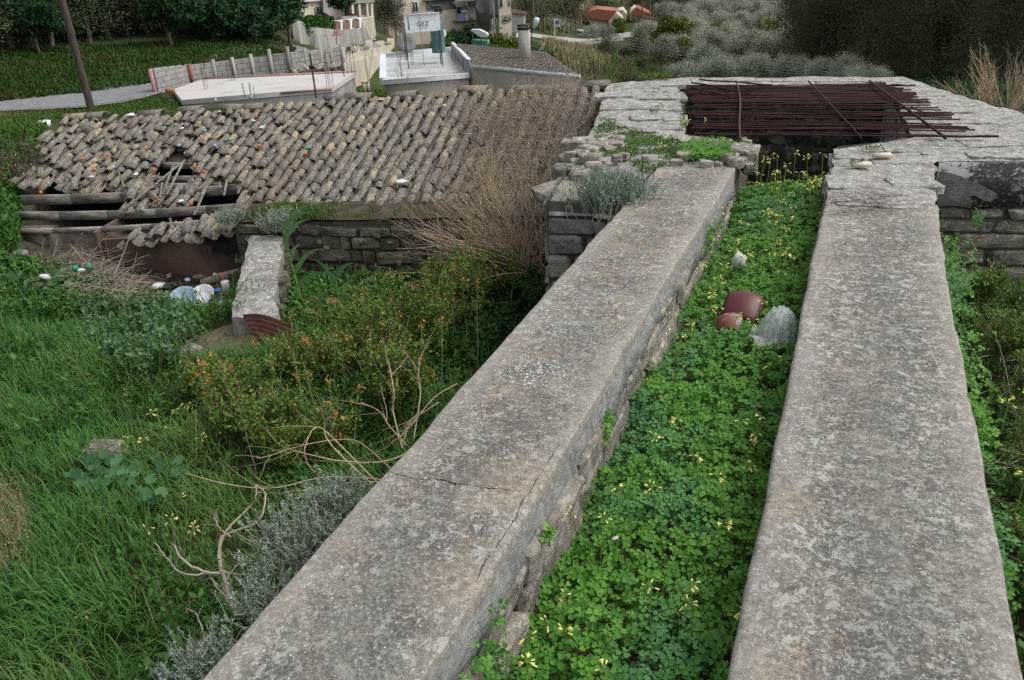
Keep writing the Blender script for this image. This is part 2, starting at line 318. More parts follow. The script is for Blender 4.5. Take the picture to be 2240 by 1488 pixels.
# ------------------------------------------------------------------ mesh helpers
WORLD = {}
def fmesh(name, groups, mat, var=None, smooth=False):
    """groups: list of (V (n,3), F (m,k))"""
    Vs, LI, LS, off = [], [], [], 0
    for V, F in groups:
        V = np.asarray(V, float).reshape(-1, 3); F = np.asarray(F, int)
        if len(F) == 0: continue
        Vs.append(V); LI.append((F+off).ravel()); LS.append(np.full(len(F), F.shape[1])); off += len(V)
    V = np.concatenate(Vs); li = np.concatenate(LI); ls = np.concatenate(LS)
    me = bpy.data.meshes.new(name)
    me.vertices.add(len(V)); me.vertices.foreach_set('co', V.ravel().astype(np.float32))
    me.loops.add(len(li)); me.loops.foreach_set('vertex_index', li.astype(np.int32))
    me.polygons.add(len(ls)); me.polygons.foreach_set('loop_start', np.concatenate([[0], np.cumsum(ls)[:-1]]).astype(np.int32))
    if smooth: me.polygons.foreach_set('use_smooth', np.ones(len(ls), bool))
    if var is not None:
        a = me.attributes.new('var', 'FLOAT', 'POINT'); a.data.foreach_set('value', np.asarray(var, np.float32).ravel())
    me.materials.append(mat); me.update(calc_edges=True); me.validate()
    return me
def put(name, me, parent=None, loc=(0, 0, 0), rot=(0, 0, 0), scale=(1, 1, 1)):
    o = bpy.data.objects.new(name, me); COL.objects.link(o)
    w = np.array(loc, float); WORLD[o.name] = w
    if parent is not None: o.parent = parent; w = w-WORLD[parent.name]
    o.location = w; o.rotation_euler = rot; o.scale = scale
    return o
def obj(name, groups, mat, parent=None, var=None, smooth=False, base=True):
    V = np.concatenate([np.asarray(g[0], float).reshape(-1, 3) for g in groups])
    c = (V.min(0)+V.max(0))/2
    if base: c[2] = V[:, 2].min()
    me = fmesh(name, [(np.asarray(g[0], float).reshape(-1, 3)-c, g[1]) for g in groups], mat, var, smooth)
    return put(name, me, parent, c)
def tag(o, label=None, cat=None, group=None, kind=None):
    if label: o['label'] = label
    if cat: o['category'] = cat
    if group: o['group'] = group
    if kind: o['kind'] = kind
    return o
def thing(name, loc, label, cat, group=None):
    o = bpy.data.objects.new(name, None); COL.objects.link(o); o.location = loc; WORLD[o.name] = np.array(loc, float); o.empty_display_size = .2
    return tag(o, label, cat, group)
BF = np.array([[0, 1, 2, 3], [7, 6, 5, 4], [0, 4, 5, 1], [1, 5, 6, 2], [2, 6, 7, 3], [3, 7, 4, 0]])
def prism(poly, z0, z1):
    """poly: plan points (ccw seen from above); z0, z1 scalars or lists"""
    n = len(poly); z0 = np.broadcast_to(z0, n); z1 = np.broadcast_to(z1, n)
    V = [(p[0], p[1], z0[i]) for i, p in enumerate(poly)]+[(p[0], p[1], z1[i]) for i, p in enumerate(poly)]
    side = [[i, (i+1) % n, n+(i+1) % n, n+i] for i in range(n)]
    return [(V, side), (V, [list(range(n, 2*n))]), (V, [list(range(n-1, -1, -1))])]
def box(c, s, rz=0., ax=None):
    c = np.array(c, float); s = np.array(s, float)/2
    if ax is None: ax = np.array([[math.cos(rz), math.sin(rz), 0], [-math.sin(rz), math.cos(rz), 0], [0, 0, 1]])
    ax = np.array(ax, float)
    P = [(-1, -1, -1), (-1, 1, -1), (1, 1, -1), (1, -1, -1), (-1, -1, 1), (-1, 1, 1), (1, 1, 1), (1, -1, 1)]
    return ([c+(np.array(p)*s)@ax for p in P], BF[:, ::-1])
def bar(a, b, wd, th, up=(0, 0, 1)):
    a = np.array(a, float); b = np.array(b, float); d = b-a; L = np.linalg.norm(d); d /= L
    s = np.cross(d, up); s /= np.linalg.norm(s)+1e-9; u2 = np.cross(s, d)
    return box((a+b)/2, (L, wd, th), ax=[d, s, u2])
def tubes(P, Rr, sides=4, cap=False):
    """P (N,K,3), Rr (N,K)"""
    P = np.asarray(P, float); N, K, _ = P.shape; Rr = np.broadcast_to(Rr, (N, K))
    T = np.gradient(P, axis=1); T /= np.linalg.norm(T, axis=2, keepdims=True)+1e-9
    ref = np.where(np.abs(T[..., 2:3]) > .9, np.array([1., 0, 0]), np.array([0, 0, 1.]))
    A = np.cross(T, ref); A /= np.linalg.norm(A, axis=2, keepdims=True)+1e-9; B = np.cross(T, A)
    th = np.arange(sides)*2*pi/sides
    V = P[:, :, None]+Rr[:, :, None, None]*(A[:, :, None]*np.cos(th)[:, None]+B[:, :, None]*np.sin(th)[:, None])
    idx = np.arange(N*K*sides).reshape(N, K, sides)
    a = idx[:, :-1]; c = idx[:, 1:]
    F = np.stack([a, np.roll(a, -1, 2), np.roll(c, -1, 2), c], -1).reshape(-1, 4)
    out = [(V.reshape(-1, 3), F)]
    if cap: out.append((V.reshape(-1, 3), np.concatenate([idx[:, 0, ::-1], idx[:, -1]])))
    return out
def tube1(pts, r0, r1=None, sides=6, cap=True):
    P = np.array(pts, float)[None]; r1 = r0 if r1 is None else r1
    return tubes(P, np.linspace(r0, r1, P.shape[1])[None], sides, cap)
def rv(n): v = rng.normal(size=(n, 3)); return v/np.linalg.norm(v, axis=1, keepdims=True)
def diamonds(C, A, B):
    V = np.stack([C-A, C+B, C+A, C-B], 1).reshape(-1, 3); return V, np.arange(len(V)).reshape(-1, 4)
def folded(C, A, B, N, fold=.3):
    """leaf: base C-A, tip C+A, sides +-B raised by N: two triangles each side"""
    n = len(C); V = np.stack([C-A, C+B+N*fold, C+A, C-B+N*fold], 1).reshape(-1, 3); i = np.arange(n)*4
    return V, np.concatenate([np.stack([i, i+1, i+2], 1), np.stack([i, i+2, i+3], 1)])
def scatter_leaves(C, size, aspect=.45, up=.0, fold=.25):
    n = len(C); A = rv(n); A[:, 2] += up; A /= np.linalg.norm(A, axis=1, keepdims=True)
    B = np.cross(A, rv(n)); B /= np.linalg.norm(B, axis=1, keepdims=True)+1e-9; N = np.cross(A, B)
    s = (size*rng.uniform(.6, 1.3, n))[:, None]
    return folded(C, A*s, B*s*aspect, N*s, fold), np.repeat(rng.random(n), 4)
def blades(P, H, W, bend, az=None):
    n = len(P); az = rng.uniform(0, 2*pi, n) if az is None else az
    D = np.stack([np.cos(az), np.sin(az), 0*az], 1); S = np.stack([-np.sin(az), np.cos(az), 0*az], 1)
    V = []
    for t, ww in ((0, 1), (.35, .9), (.7, .6)):
        c = P+np.outer(H*t*(1-.35*bend*t*t), [0, 0, 1])+D*(H*bend*t*t*.9)[:, None]
        V += [c-S*(W*ww)[:, None], c+S*(W*ww)[:, None]]
    V.append(P+np.outer(H*(1-.75*bend), [0, 0, 1])+D*(H*bend*1.05)[:, None])
    V = np.stack(V, 1).reshape(-1, 3); i = np.arange(n)*7
    return [(V, np.concatenate([np.stack([i, i+1, i+3, i+2], 1), np.stack([i+2, i+3, i+5, i+4], 1)])), (V, np.stack([i+4, i+5, i+6], 1))]
def jn(groups):
    """merge groups which share V (avoid doubled verts)"""
    return groups
def grow(S, D, L, curl=.35, grav=0., K=5):
    n = len(S); P = [S]; d = D/np.linalg.norm(D, axis=1, keepdims=True); st = (L/(K-1))[:, None]
    for k in range(K-1):
        d = d+rv(n)*curl+np.array([0, 0, grav]); d /= np.linalg.norm(d, axis=1, keepdims=True); P.append(P[-1]+d*st)
    return np.stack(P, 1)
def fork(P, n, spread, lo=.3, hi=1.):
    N, K, _ = P.shape; i = rng.integers(0, N, n); t = rng.uniform(lo, hi, n)*(K-1); k = np.minimum(t.astype(int), K-2); f = (t-k)[:, None]
    S = P[i, k]*(1-f)+P[i, k+1]*f; T = P[i, k+1]-P[i, k]; T /= np.linalg.norm(T, axis=1, keepdims=True)+1e-9
    return S, T+rv(n)*spread, i
def vrep(groups_n_verts): return np.repeat(rng.random(groups_n_verts[0]), groups_n_verts[1])
def snoise(x, y, s=1., seed=0.):
    return (np.sin(x*1.7*s+seed)+np.sin(y*2.3*s+1.3*seed+1)+np.sin((x+y)*1.1*s+2+seed)+np.sin((x*1.3-y*1.9)*s*1.7+seed*2))/4

# ------------------------------------------------------------------ TERRAIN
def pz(px, py, z): p = atz(px, py, z); return (p[0], p[1], z)
def pr(px, py, rr): return tuple(at(px, py, rr))
CP = [(0, 0, -1.3), (0, -3, -1.2), (-4, -2, -1.2), (-3, 1, -1.3), (-1.5, 1.5, -1.2), (-1.5, 3, -1.3), (-2.5, 2.3, -1.35), (-5, 2, -1.35), (-3.5, 4, -1.42), (-1.5, 4.5, -1.4),
      (-5, 4, -1.4), (-2.6, 6, -1.45), (-3.5, 6.6, -1.45), (-5, 6.4, -1.48), (-4.25, 4.7, -1.17), (-4.75, 4.95, -1.25), (-5.6, 5.1, -1.42), (-5.6, 6.1, -1.5), (-6.5, 6.1, -1.52), (-7.4, 6.0, -1.45), (-7, 5, -1.38), (-7, 3.6, -1.3),
      (-8.4, 5.6, -1.1), (-10.0, 6.2, -.9), (-10.8, 7.4, -.85), (-11.2, 8.4, -.75), (-8.9, 7.4, -1.65), (-9.2, 8.4, -1.65), (-7, 8, -1.7), (-9, 4.5, -1.1), (-11, 5, -1.0), (-8.2, 6.9, -1.4), (-7.6, 7.6, -1.5),
      (-6, 8, -1.6), (-3.5, 8.5, -1.6), (-10.4, 9.6, -.9), (-8, 10.5, -1.3), (-4, 11.5, -1.8), (-2, 5, -1.4), (-1, 8, -1.8), (0, 3, -1.3), (0, 11, -2.2),
      (.9, 1, -.95), (.9, 3, -.95), (1.1, 5, -1.0), (1.2, 7, -1.), (2.5, 3, -1.1), (3, 7, -1.4), (2, 10, -2.3), (4, 12, -2.8), (3, -2, -1.1), (6, 2, -1.8), (10, 8, -3),
      pr(100, 290, 14.5), pr(200, 262, 17.5), pr(40, 300, 14), pr(350, 250, 22), (-13, 17, -2.6), (-5, 17, -3.2)]
CP += [pz(0, 250, -3.0), pz(200, 238, -3.0), pz(345, 210, -3.0), pz(0, 226, -3.0), pz(170, 208, -3.0), pz(340, 186, -3.0), pr(300, 235, 26)[:2]+(-3.2,)]
CP += [pr(0, 150, 41), pr(300, 125, 44), pr(600, 98, 50), pr(640, 112, 50), pr(0, 60, 54), pr(300, 30, 60), pr(600, 30, 68), pr(0, 0, 70), pr(400, 0, 80),
       pr(760, 128, 58)[:2]+(-5.9,), pr(850, 100, 74), pr(700, 125, 46)[:2]+(-5.2,), pr(740, 200, 44), pr(780, 196, 50), pr(830, 196, 54), pr(800, 205, 40), pr(840, 205, 40), pr(740, 210, 38), pr(900, 110, 90), pr(700, 40, 90), pr(820, 60, 95),
       pr(960, 112, 66)[:2]+(-7.6,), pr(1050, 112, 66), pr(1100, 98, 76), pr(1180, 112, 70), pr(900, 95, 118), pr(1060, 85, 125), pr(1150, 72, 140), pr(1150, 30, 185), pr(1150, -20, 230), pr(900, -10, 220),
       pr(1000, 180, 40)[:2]+(-7,), pr(1250, 175, 36)[:2]+(-6.5,), pr(1250, 140, 55)[:2]+(-8.8,),
       pr(1240, 108, 150)[:2]+(-15.6,), pr(1300, 92, 165), pr(1360, 84, 172), pr(1275, 80, 185), pr(1330, 56, 215), pr(1420, 40, 225), pr(1550, 22, 250), pr(1400, 130, 120), pr(1300, 130, 100), pr(1380, 152, 88), pr(1450, 150, 88),
       pr(1300, -10, 290), pr(1600, -10, 300), pr(1900, -20, 300), pr(1700, 80, 150), pr(1900, 110, 110), pr(1900, 165, 60)[:2]+(-8,), pr(1600, 175, 60)[:2]+(-8.4,), pr(2100, 130, 90), pr(2240, 100, 110), pr(2200, 250, 26), pr(2240, 190, 40), pr(1350, 178, 40)[:2]+(-6.2,)]
CP = np.array(CP)
def warp2(x, y):
    rr = np.hypot(x, y); k = np.log(rr/3+1)*3/np.maximum(rr, 1e-6); return np.stack([x*k, y*k], -1)
CW = warp2(CP[:, 0], CP[:, 1])
_k = np.linalg.norm(CW[:, None]-CW[None], axis=2); _c = np.linalg.solve(_k+np.eye(len(CP))*.015, CP[:, 2]+EYE*0)
_K = np.linalg.norm(CW[:, None]-CW[None], axis=2)
_A = np.block([[_K+np.eye(len(CP))*.01, np.ones((len(CP), 1))], [np.ones((1, len(CP))), np.zeros((1, 1))]]); _co = np.linalg.solve(_A, np.append(CP[:, 2], 0))
def terr(x, y):
    x = np.asarray(x, float); y = np.asarray(y, float); sh = x.shape; q = warp2(x.ravel(), y.ravel()); out = np.empty(len(q))
    for i in range(0, len(q), 20000):
        out[i:i+20000] = np.linalg.norm(q[i:i+20000, None]-CW[None], axis=2)@_co[:-1]+_co[-1]
    rr = np.hypot(x, y).ravel()
    out += snoise(x.ravel(), y.ravel(), .8)*np.minimum(.05, rr*.01)+snoise(x.ravel(), y.ravel(), 3.1, 2)*.015
    return out.reshape(sh)
def T1(x, y): return float(terr(np.array([x]), np.array([y]))[0])
rr = np.concatenate([np.linspace(.0, 2, 8)[:-1], np.geomspace(2, 700, 170)])
th = np.concatenate([np.linspace(-100, 40, 210), np.linspace(40, 260, 45)[1:-1]])*pi/180
Rg, Tg = np.meshgrid(rr, th, indexing='ij'); GX = Rg*np.sin(Tg); GY = Rg*np.cos(Tg); GZ = terr(GX, GY)
nr, nth = Rg.shape; idx = np.arange(nr*nth).reshape(nr, nth); nx = np.roll(idx, -1, 1)
F = np.stack([idx[:-1], idx[1:], nx[1:], nx[:-1]], -1).reshape(-1, 4)
def groundmat():
    g = NG('rough_grassy_ground'); c = g.mix(g.ramp(g.noise(1.6, 8, .7), .4, .6), (.028, .045, .015), (.055, .05, .028))
    c = g.mix(g.ramp(g.noise(.07, 6, .7), .5, .62, 0, .7), c, (.06, .085, .03))
    c = g.mix(g.ramp(g.noise(.16, 7, .75), .56, .66, 0, .6), c, (.12, .10, .065))
    return g.done(c, 1., g.bump(g.noise(6, 8, .75), .8, .08), .05)
M['ground'] = groundmat()
tag(put('ground', fmesh('ground', [(np.stack([GX, GY, GZ], -1).reshape(-1, 3), F)], M['ground'], smooth=True)), 'rough green ground sloping away under the whole scene', None, None, 'structure')
def ribbon(name, pts_l, pts_r, mat, lift=.06, label=None, kind='structure', nseg=8):
    """strip draped on the terrain between two plan polylines"""
    L = np.array([p[:2] for p in pts_l], float); Rt = np.array([p[:2] for p in pts_r], float)
    def rs(Q, n): t = np.linspace(0, len(Q)-1, n); i = np.minimum(t.astype(int), len(Q)-2); f = (t-i)[:, None]; return Q[i]*(1-f)+Q[i+1]*f
    n = nseg*(len(L)-1)+1; L = rs(L, n); Rt = rs(Rt, n); k = 7
    G = L[:, None]*(1-np.linspace(0, 1, k)[None, :, None])+Rt[:, None]*np.linspace(0, 1, k)[None, :, None]
    Z = terr(G[..., 0], G[..., 1])+lift; V = np.concatenate([G, Z[..., None]], -1).reshape(-1, 3)
    ix = np.arange(n*k).reshape(n, k); F = np.stack([ix[:-1, :-1], ix[1:, :-1], ix[1:, 1:], ix[:-1, 1:]], -1).reshape(-1, 4)
    o = obj(name, [(V, F)], mat, smooth=True); tag(o, label, None, None, kind); return o
ribbon('road', [pz(-300, 283, -3.0), pz(0, 250, -3.), pz(200, 238, -3), pz(345, 211, -3), pr(500, 170, 44), pr(740, 126, 56), pr(862, 99, 76)],
       [pz(-300, 258, -3.0), pz(0, 226, -3.), pz(170, 208, -3), pz(340, 186, -3), pr(500, 150, 46), pr(730, 116, 60), pr(838, 94, 78)], M['asphalt'], .08, 'grey asphalt road passing below the dark wood', nseg=14)
ribbon('far_road', [pr(1130, 108, 128), pr(1240, 112, 150), pr(1300, 104, 160), pr(1362, 88, 172), pr(1500, 78, 180)], [pr(1130, 98, 136), pr(1240, 92, 165), pr(1300, 92, 178), pr(1362, 80, 190), pr(1500, 70, 195)], M['retain'], .12, 'pale road on the far side of the valley', nseg=5)
# ------------------------------------------------------------------ THE TWO LONG WALLS
def longwall(name, x0, x1, y0, y1, mat, label, side_inner, ztop=0.):
    root = thing(name, ((x0+x1)/2, y0, -1.3), label, 'wall')
    ny = int((y1-y0)/.03); nx_ = 16; ys = np.linspace(y0, y1, ny)
    prof = []   # cross-section going from left foot up over to right foot
    t = .10; rd = .011 if side_inner > 0 else .02
    for a in np.linspace(0, 1, 4): prof.append((0, -t*(1-a)-rd, 0))
    for a in (30, 60): prof.append((rd-rd*math.cos(R_(a)), -rd+rd*math.sin(R_(a)), 0))
    for a in np.linspace(0, 1, nx_): prof.append((rd+(1-0)*a, 0, 1))
    n0 = len(prof)
    V = np.zeros((ny, n0+6, 3)); wd = x1-x0
    for j, (dx, dz, m) in enumerate(prof):
        xx = x0+dx if m == 0 else x0+rd+(wd-2*rd)*(dx-rd)
        V[:, j, 0] = xx; V[:, j, 1] = ys; V[:, j, 2] = ztop+dz
    for k, (dx, dz) in enumerate([(rd-rd*math.cos(R_(60)), -rd+rd*math.sin(R_(60))), (rd-rd*math.cos(R_(30)), -rd+rd*math.sin(R_(30))), (0, -rd), (0, -.05), (0, -.08), (0, -t-rd)]):
        V[:, n0+k, 0] = x1-dx; V[:, n0+k, 1] = ys; V[:, n0+k, 2] = ztop+dz
    ed = lambda s: (.010*snoise(ys*1.4, ys*.7, 1, s)+.006*snoise(ys*6, ys*3, 1, s+3)+.0035*snoise(ys*19, ys*11, 1, s+5)-.012*np.clip(snoise(ys*8, ys*15, 1, s+9)-.45, 0, 1)*(1 if s < 5 else -1)*-1)
    el, er = ed(1.), ed(7.5)+(np.clip((ys-1)/5, -.2, 1)*.03-.012 if side_inner > 0 else 0); fx = (V[..., 0]-x0)/wd
    V[..., 0] += el[:, None]*(1-fx)+er[:, None]*fx
    V[..., 2] += .006*snoise(V[..., 0]*3, V[..., 1]*2, 1, 4)+.002*snoise(V[..., 0]*14, V[..., 1]*11, 1, 9)
    for j in (0, n0+5): V[:, j, 2] += .022*snoise(ys*4, ys*7, 1, 2)+.012*snoise(ys*17, ys*9, 1, 6)
    ix = np.arange(ny*(n0+6)).reshape(ny, -1)
    F = np.stack([ix[:-1, :-1], ix[:-1, 1:], ix[1:, 1:], ix[1:, :-1]], -1).reshape(-1, 4)
    me_g = [(V.reshape(-1, 3), F), (V.reshape(-1, 3), [list(ix[0, ::-1])]), (V.reshape(-1, 3), [list(ix[-1])])]
    o = obj('coping', me_g, mat, root, smooth=True)
    # core below the coping (mortared rubble seen where no stone is proud)
    c0, c1 = x0+.035, x1-.035
    ys2 = np.linspace(y0+.01, y1-.01, 120); zs = np.linspace(-1.7, -.09, 14)
    gr = []
    for xx, sgn in ((c0, -1), (c1, 1)):
        Y, Zz = np.meshgrid(ys2, zs, indexing='ij'); X_ = xx+sgn*(.006*snoise(Y*5, Zz*9, 1, 3)+.005*snoise(Y*13, Zz*17, 1))
        iv = np.arange(Y.size).reshape(Y.shape); f = np.stack([iv[:-1, :-1], iv[1:, :-1], iv[1:, 1:], iv[:-1, 1:]], -1).reshape(-1, 4)
        gr.append((np.stack([X_, Y, Zz], -1).reshape(-1, 3), f if sgn > 0 else f[:, ::-1]))
    gr.append(([(c0, y0+.01, -1.7), (c1, y0+.01, -1.7), (c1, y0+.01, -.09), (c0, y0+.01, -.09), (c0, y1-.01, -1.7), (c1, y1-.01, -1.7), (c1, y1-.01, -.09), (c0, y1-.01, -.09)], [[0, 1, 2, 3], [5, 4, 7, 6]]))
    obj('core', gr, M['mortar_pale'], root)
    return root
# shared stone shapes
def stone_mesh(i, mat, ch=.15, jit=.085):
    rg = np.random.default_rng(100+i); V = []; s = .5
    for sx in (-1, 1):
        for sy in (-1, 1):
            for sz in (-1, 1):
                j = rg.uniform(-jit, jit, 3)
                for ax in range(3):
                    p = np.array([sx, sy, sz], float)*s; p -= np.array([sx, sy, sz])*ch*np.array([ax != 0, ax != 1, ax != 2])*rg.uniform(.5, 1.2); V.append(p+j)
    V = np.array(V); import bmesh
    bm = bmesh.new(); [bm.verts.new(v) for v in V]; bmesh.ops.convex_hull(bm, input=bm.verts)
    me = bpy.data.meshes.new('stone'); bm.to_mesh(me); bm.free(); me.materials.append(mat); return me
SM = {k: [stone_mesh(i, M[k]) for i in range(7)] for k in ('rubble', 'rubble_dark', 'rubble_grey')}
SLAB = [stone_mesh(20+i, M['rim'], .05, .03) for i in range(6)]
def face_stones(parent, p0, d, L, z0, z1, nrm, kind, hmin, hmax, lmin, lmax, depth=.10, proud=.02, gap=.012, skip=None, tilt=.03):
    """courses of single stones on a vertical face"""
    d = np.array(d, float); nrm = np.array(nrm, float); z = z0; rz = math.atan2(d[1], d[0]); n = 0
    while z < z1-.03:
        h = min(random.uniform(hmin, hmax), z1-z); x = -random.uniform(0, lmin)
        while x < L:
            l = random.uniform(lmin, lmax); a, b2 = max(x, 0), min(x+l, L)
            if b2-a > .05:
                hh = h*random.uniform(.86, 1.); c = np.array(p0[:2])+d[:2]*(a+b2)/2
                pr_ = proud+random.uniform(-.012, .015)
                loc = (c[0]+nrm[0]*(pr_-depth/2), c[1]+nrm[1]*(pr_-depth/2), z+hh/2)
                if skip is None or not skip(loc):
                    put('stone', random.choice(SM[kind]), parent, loc, (random.uniform(-tilt, tilt), random.uniform(-tilt, tilt), rz+random.uniform(-tilt, tilt)), (b2-a-gap, depth, hh-gap)); n += 1
            x += l
        z += h
    return n
WL = longwall('left_wall', -1.32, -.785, -3, 6.1, M['coping_left'], 'left of the two long walls, lichened concrete top with a crack across it', 1)
WR = longwall('right_wall', -.115, .525, -3, 5.35, M['coping_right'], 'right of the two long walls, pale spotted concrete top', -1)
# render skirt hanging unevenly below the left coping, stones under it
ys = np.linspace(-1, 6.0, 260)
bot = -.150-.06*np.clip(snoise(ys*2.1, ys*1.3, 1, 5)+.1, -.8, 1)-.035*snoise(ys*7, ys*5, 1, 1)-.012*snoise(ys*23, ys*15, 1, 1)-.02*(ys > 4)*1
bot = np.where(ys > 2.9, bot-.02*np.sin(ys*3), bot)
xo = -.785+.010*snoise(ys*1.4, ys*.7, 1, 7.5)+.006*snoise(ys*6, ys*3, 1, 10.5)+np.clip((ys-1)/5, -.2, 1)*.03-.012
Vt = np.concatenate([np.stack([xo-.012, ys, np.full_like(ys, -.016)], 1), np.stack([xo+.012, ys, (bot-.035)*.45], 1), np.stack([xo+.034, ys, bot], 1), np.stack([xo-.01, ys, bot-.006], 1)])
n = len(ys); ii = np.arange(n-1); F = np.concatenate([np.stack([ii+k*n, ii+1+k*n, ii+1+(k+1)*n, ii+(k+1)*n], 1) for k in range(3)])
obj('render_skirt', [(Vt, F[:, ::-1])], M['cement_grey'], WL, smooth=False)
face_stones(WL, (-.79, -.6), (0, 1, 0), 6.6, -.50, -.10, (1, 0, 0), 'rubble', .09, .17, .16, .42, .13, .044, .004, tilt=.045)
# ground of the channel
gx = np.linspace(-.80, -.07, 10); gy = np.linspace(-3, 7.05, 90); X_, Y_ = np.meshgrid(gx, gy, indexing='ij')
def chz(x, y): return -.38+.03*snoise(x*5, y*3, 1, 2)-.22*np.clip((y-6.2)/.6, 0, 1)
Zz = chz(X_, Y_); iv = np.arange(X_.size).reshape(X_.shape)
tag(obj('channel_bed', [(np.stack([X_, Y_, Zz], -1).reshape(-1, 3), np.stack([iv[:-1, :-1], iv[1:, :-1], iv[1:, 1:], iv[:-1, 1:]], -1).reshape(-1, 4))], M['soil'], smooth=True), 'dark soil filling the channel between the walls', kind='structure')

# ------------------------------------------------------------------ THE TOWER (block with the pit)
TW = thing('stone_tower', (-1, 8, -2), 'old grey stone tower with a square pit at the end of the two walls', 'tower')
outer = [(-1.86, 5.06), (-1.34, 5.06), (-1.34, 6.12), (-.78, 6.12), (-.76, 6.93), (-1.34, 7.2), (-1.88, 9.55), (.30, 9.95), (.46, 7.32), (.18, 7.12), (-.10, 6.93), (-.115, 5.37), (.53, 5.30), (.58, 6.59), (2.6, 6.95), (1.95, 8.3), (1.36, 8.4), (.44, 10.39), (-2.02, 10.12), (-2.75, 9.71), (-2.22, 7.36)]
def rimz(x, y): return .012*snoise(x*4, y*3, 1, 5)
def wallring(poly, zt, zb, mat, name, parent, flip=False, sub=.15, amp=.015):
    gr = []; n = len(poly)
    for i in range(n):
        a = np.array(poly[i]); b2 = np.array(poly[(i+1) % n]); L = np.linalg.norm(b2-a); k = max(1, int(L/sub)); m = max(1, int((zt-zb)/sub))
        t = np.linspace(0, 1, k+1); zz = np.linspace(zb, zt, m+1); T_, Zg = np.meshgrid(t, zz, indexing='ij'); nn = np.array([b2[1]-a[1], a[0]-b2[0]])/L
        w_ = amp*(rng.random(T_.shape)-.5)*2*(T_ > 0)*(T_ < 1)*(Zg < zt)
        X_ = a[0]+(b2[0]-a[0])*T_+nn[0]*w_; Y_ = a[1]+(b2[1]-a[1])*T_+nn[1]*w_
        iv = np.arange(T_.size).reshape(T_.shape); f = np.stack([iv[:-1, :-1], iv[1:, :-1], iv[1:, 1:], iv[:-1, 1:]], -1).reshape(-1, 4)
        gr.append((np.stack([X_, Y_, Zg], -1).reshape(-1, 3), f[:, ::-1] if flip else f))
    return obj(name, gr, mat, parent)
# outer body: one polygon that wraps the pit through the channel opening
import bmesh
def capmesh(poly, z, sub=.12, mat=None, name='rim', parent=None, zf=None):
    from mathutils.geometry import tessellate_polygon
    bm = bmesh.new(); vs = [bm.verts.new((p[0], p[1], z)) for p in poly]; bm.verts.ensure_lookup_table()
    for t in tessellate_polygon([[Vector((p[0], p[1], 0)) for p in poly]]): bm.faces.new([vs[i] for i in t])
    for _ in range(6):
        ed_ = [e for e in bm.edges if e.calc_length() > sub*1.6]
        if not ed_: break
        bmesh.ops.subdivide_edges(bm, edges=ed_, cuts=1, use_grid_fill=False); bmesh.ops.triangulate(bm, faces=bm.faces)
    bmesh.ops.recalc_face_normals(bm, faces=bm.faces)
    if sum(f.normal.z for f in bm.faces) < 0: bmesh.ops.reverse_faces(bm, faces=bm.faces)
    bnd = {v.index for e in bm.edges if e.is_boundary for v in e.verts}; bm.verts.index_update()
    bnd = {v for e in bm.edges if e.is_boundary for v in e.verts}
    for v in bm.verts:
        x, y = v.co.x, v.co.y; v.co.z += (zf(x, y) if zf else 0)
        if v in bnd: v.co.x += random.uniform(-.014, .014); v.co.y += random.uniform(-.014, .014); v.co.z -= .012
        else: v.co.z += random.uniform(-.006, .008)
    bm.verts.index_update(); V = np.array([v.co[:] for v in bm.verts]); F_ = np.array([[v.index for v in f.verts] for f in bm.faces]); bm.free()
    return obj(name, [(V, F_)], mat, parent, smooth=True)
def tz(x, y):
    z = -.10*max(0, min(1, (6.2-y)/.9))*(x < -1.3)      # low broken part beside the left wall
    if x < -1.3 and y < 5.7: z -= .05
    return z+float(rimz(x, y))-.004
capmesh(outer, 0, .10, M['rim'], 'rim', TW, tz)
wallring(outer, -.01, -2.6, M['mortar'], 'masonry', TW, False, .18, .012)
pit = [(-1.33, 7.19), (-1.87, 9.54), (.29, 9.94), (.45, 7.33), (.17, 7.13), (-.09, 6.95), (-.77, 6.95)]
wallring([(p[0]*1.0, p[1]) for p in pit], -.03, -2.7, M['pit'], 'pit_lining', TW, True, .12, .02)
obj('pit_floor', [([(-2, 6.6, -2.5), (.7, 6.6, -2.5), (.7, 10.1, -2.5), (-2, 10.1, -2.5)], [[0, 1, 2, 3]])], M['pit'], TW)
obj('pit_plaster', [([(.284, 9.9, -.06), (.434, 7.42, -.06), (.434, 7.42, -.75), (.284, 9.9, -.75)], [[0, 1, 2, 3]])], M['pit_plaster'], TW)
obj('pit_sill', [box((-.43, 6.98, -.75), (.66, .12, .3))], M['rubble_dark'], TW)
# plastered panel and stones on the right front face of the tower
d_ = np.array([2.02, .36]); d_ /= np.linalg.norm(d_); nn = np.array([d_[1], -d_[0]])
pp = np.array([.60, 6.59])
def onface(a, off): return pp+d_*a+nn*off
tt = np.linspace(0, 2.0, 40); botp = -.34-.03*snoise(tt*3, tt*5, 1, 2)-.015*snoise(tt*11, tt*9, 1)
Vp = np.array([[*onface(a, .03), -.015] for a in tt]+[[*onface(a, .035), z] for a, z in zip(tt, botp)]+[[*onface(a, -.03), z] for a, z in zip(tt, botp)]+[[*onface(a, -.02), -.015] for a in tt])
ii = np.arange(39); obj('stained_plaster', [(Vp, np.concatenate([np.stack([ii+k*40, ii+(k+1)*40, ii+1+(k+1)*40, ii+1+k*40], 1) for k in (0, 1)]+[np.stack([ii+120, ii, ii+1, ii+121], 1)]))], M['stained'], TW)
tt = np.linspace(0.01, .75, 20); bb_ = -.32+.06*snoise(tt*6, tt*4, 1, 3)-.12*(tt/.75)**2*-1
tt = tt*.55; Vp = np.array([[*onface(a, .043), -.07-.16*(a/.41)**1.5] for a in tt]+[[*onface(a, .043), -.27+.02*math.sin(a*30)] for a in tt])
ii = np.arange(19); obj('smooth_plaster', [(Vp, np.stack([ii, ii+20, ii+21, ii+1], 1))], M['cement_grey'], TW)
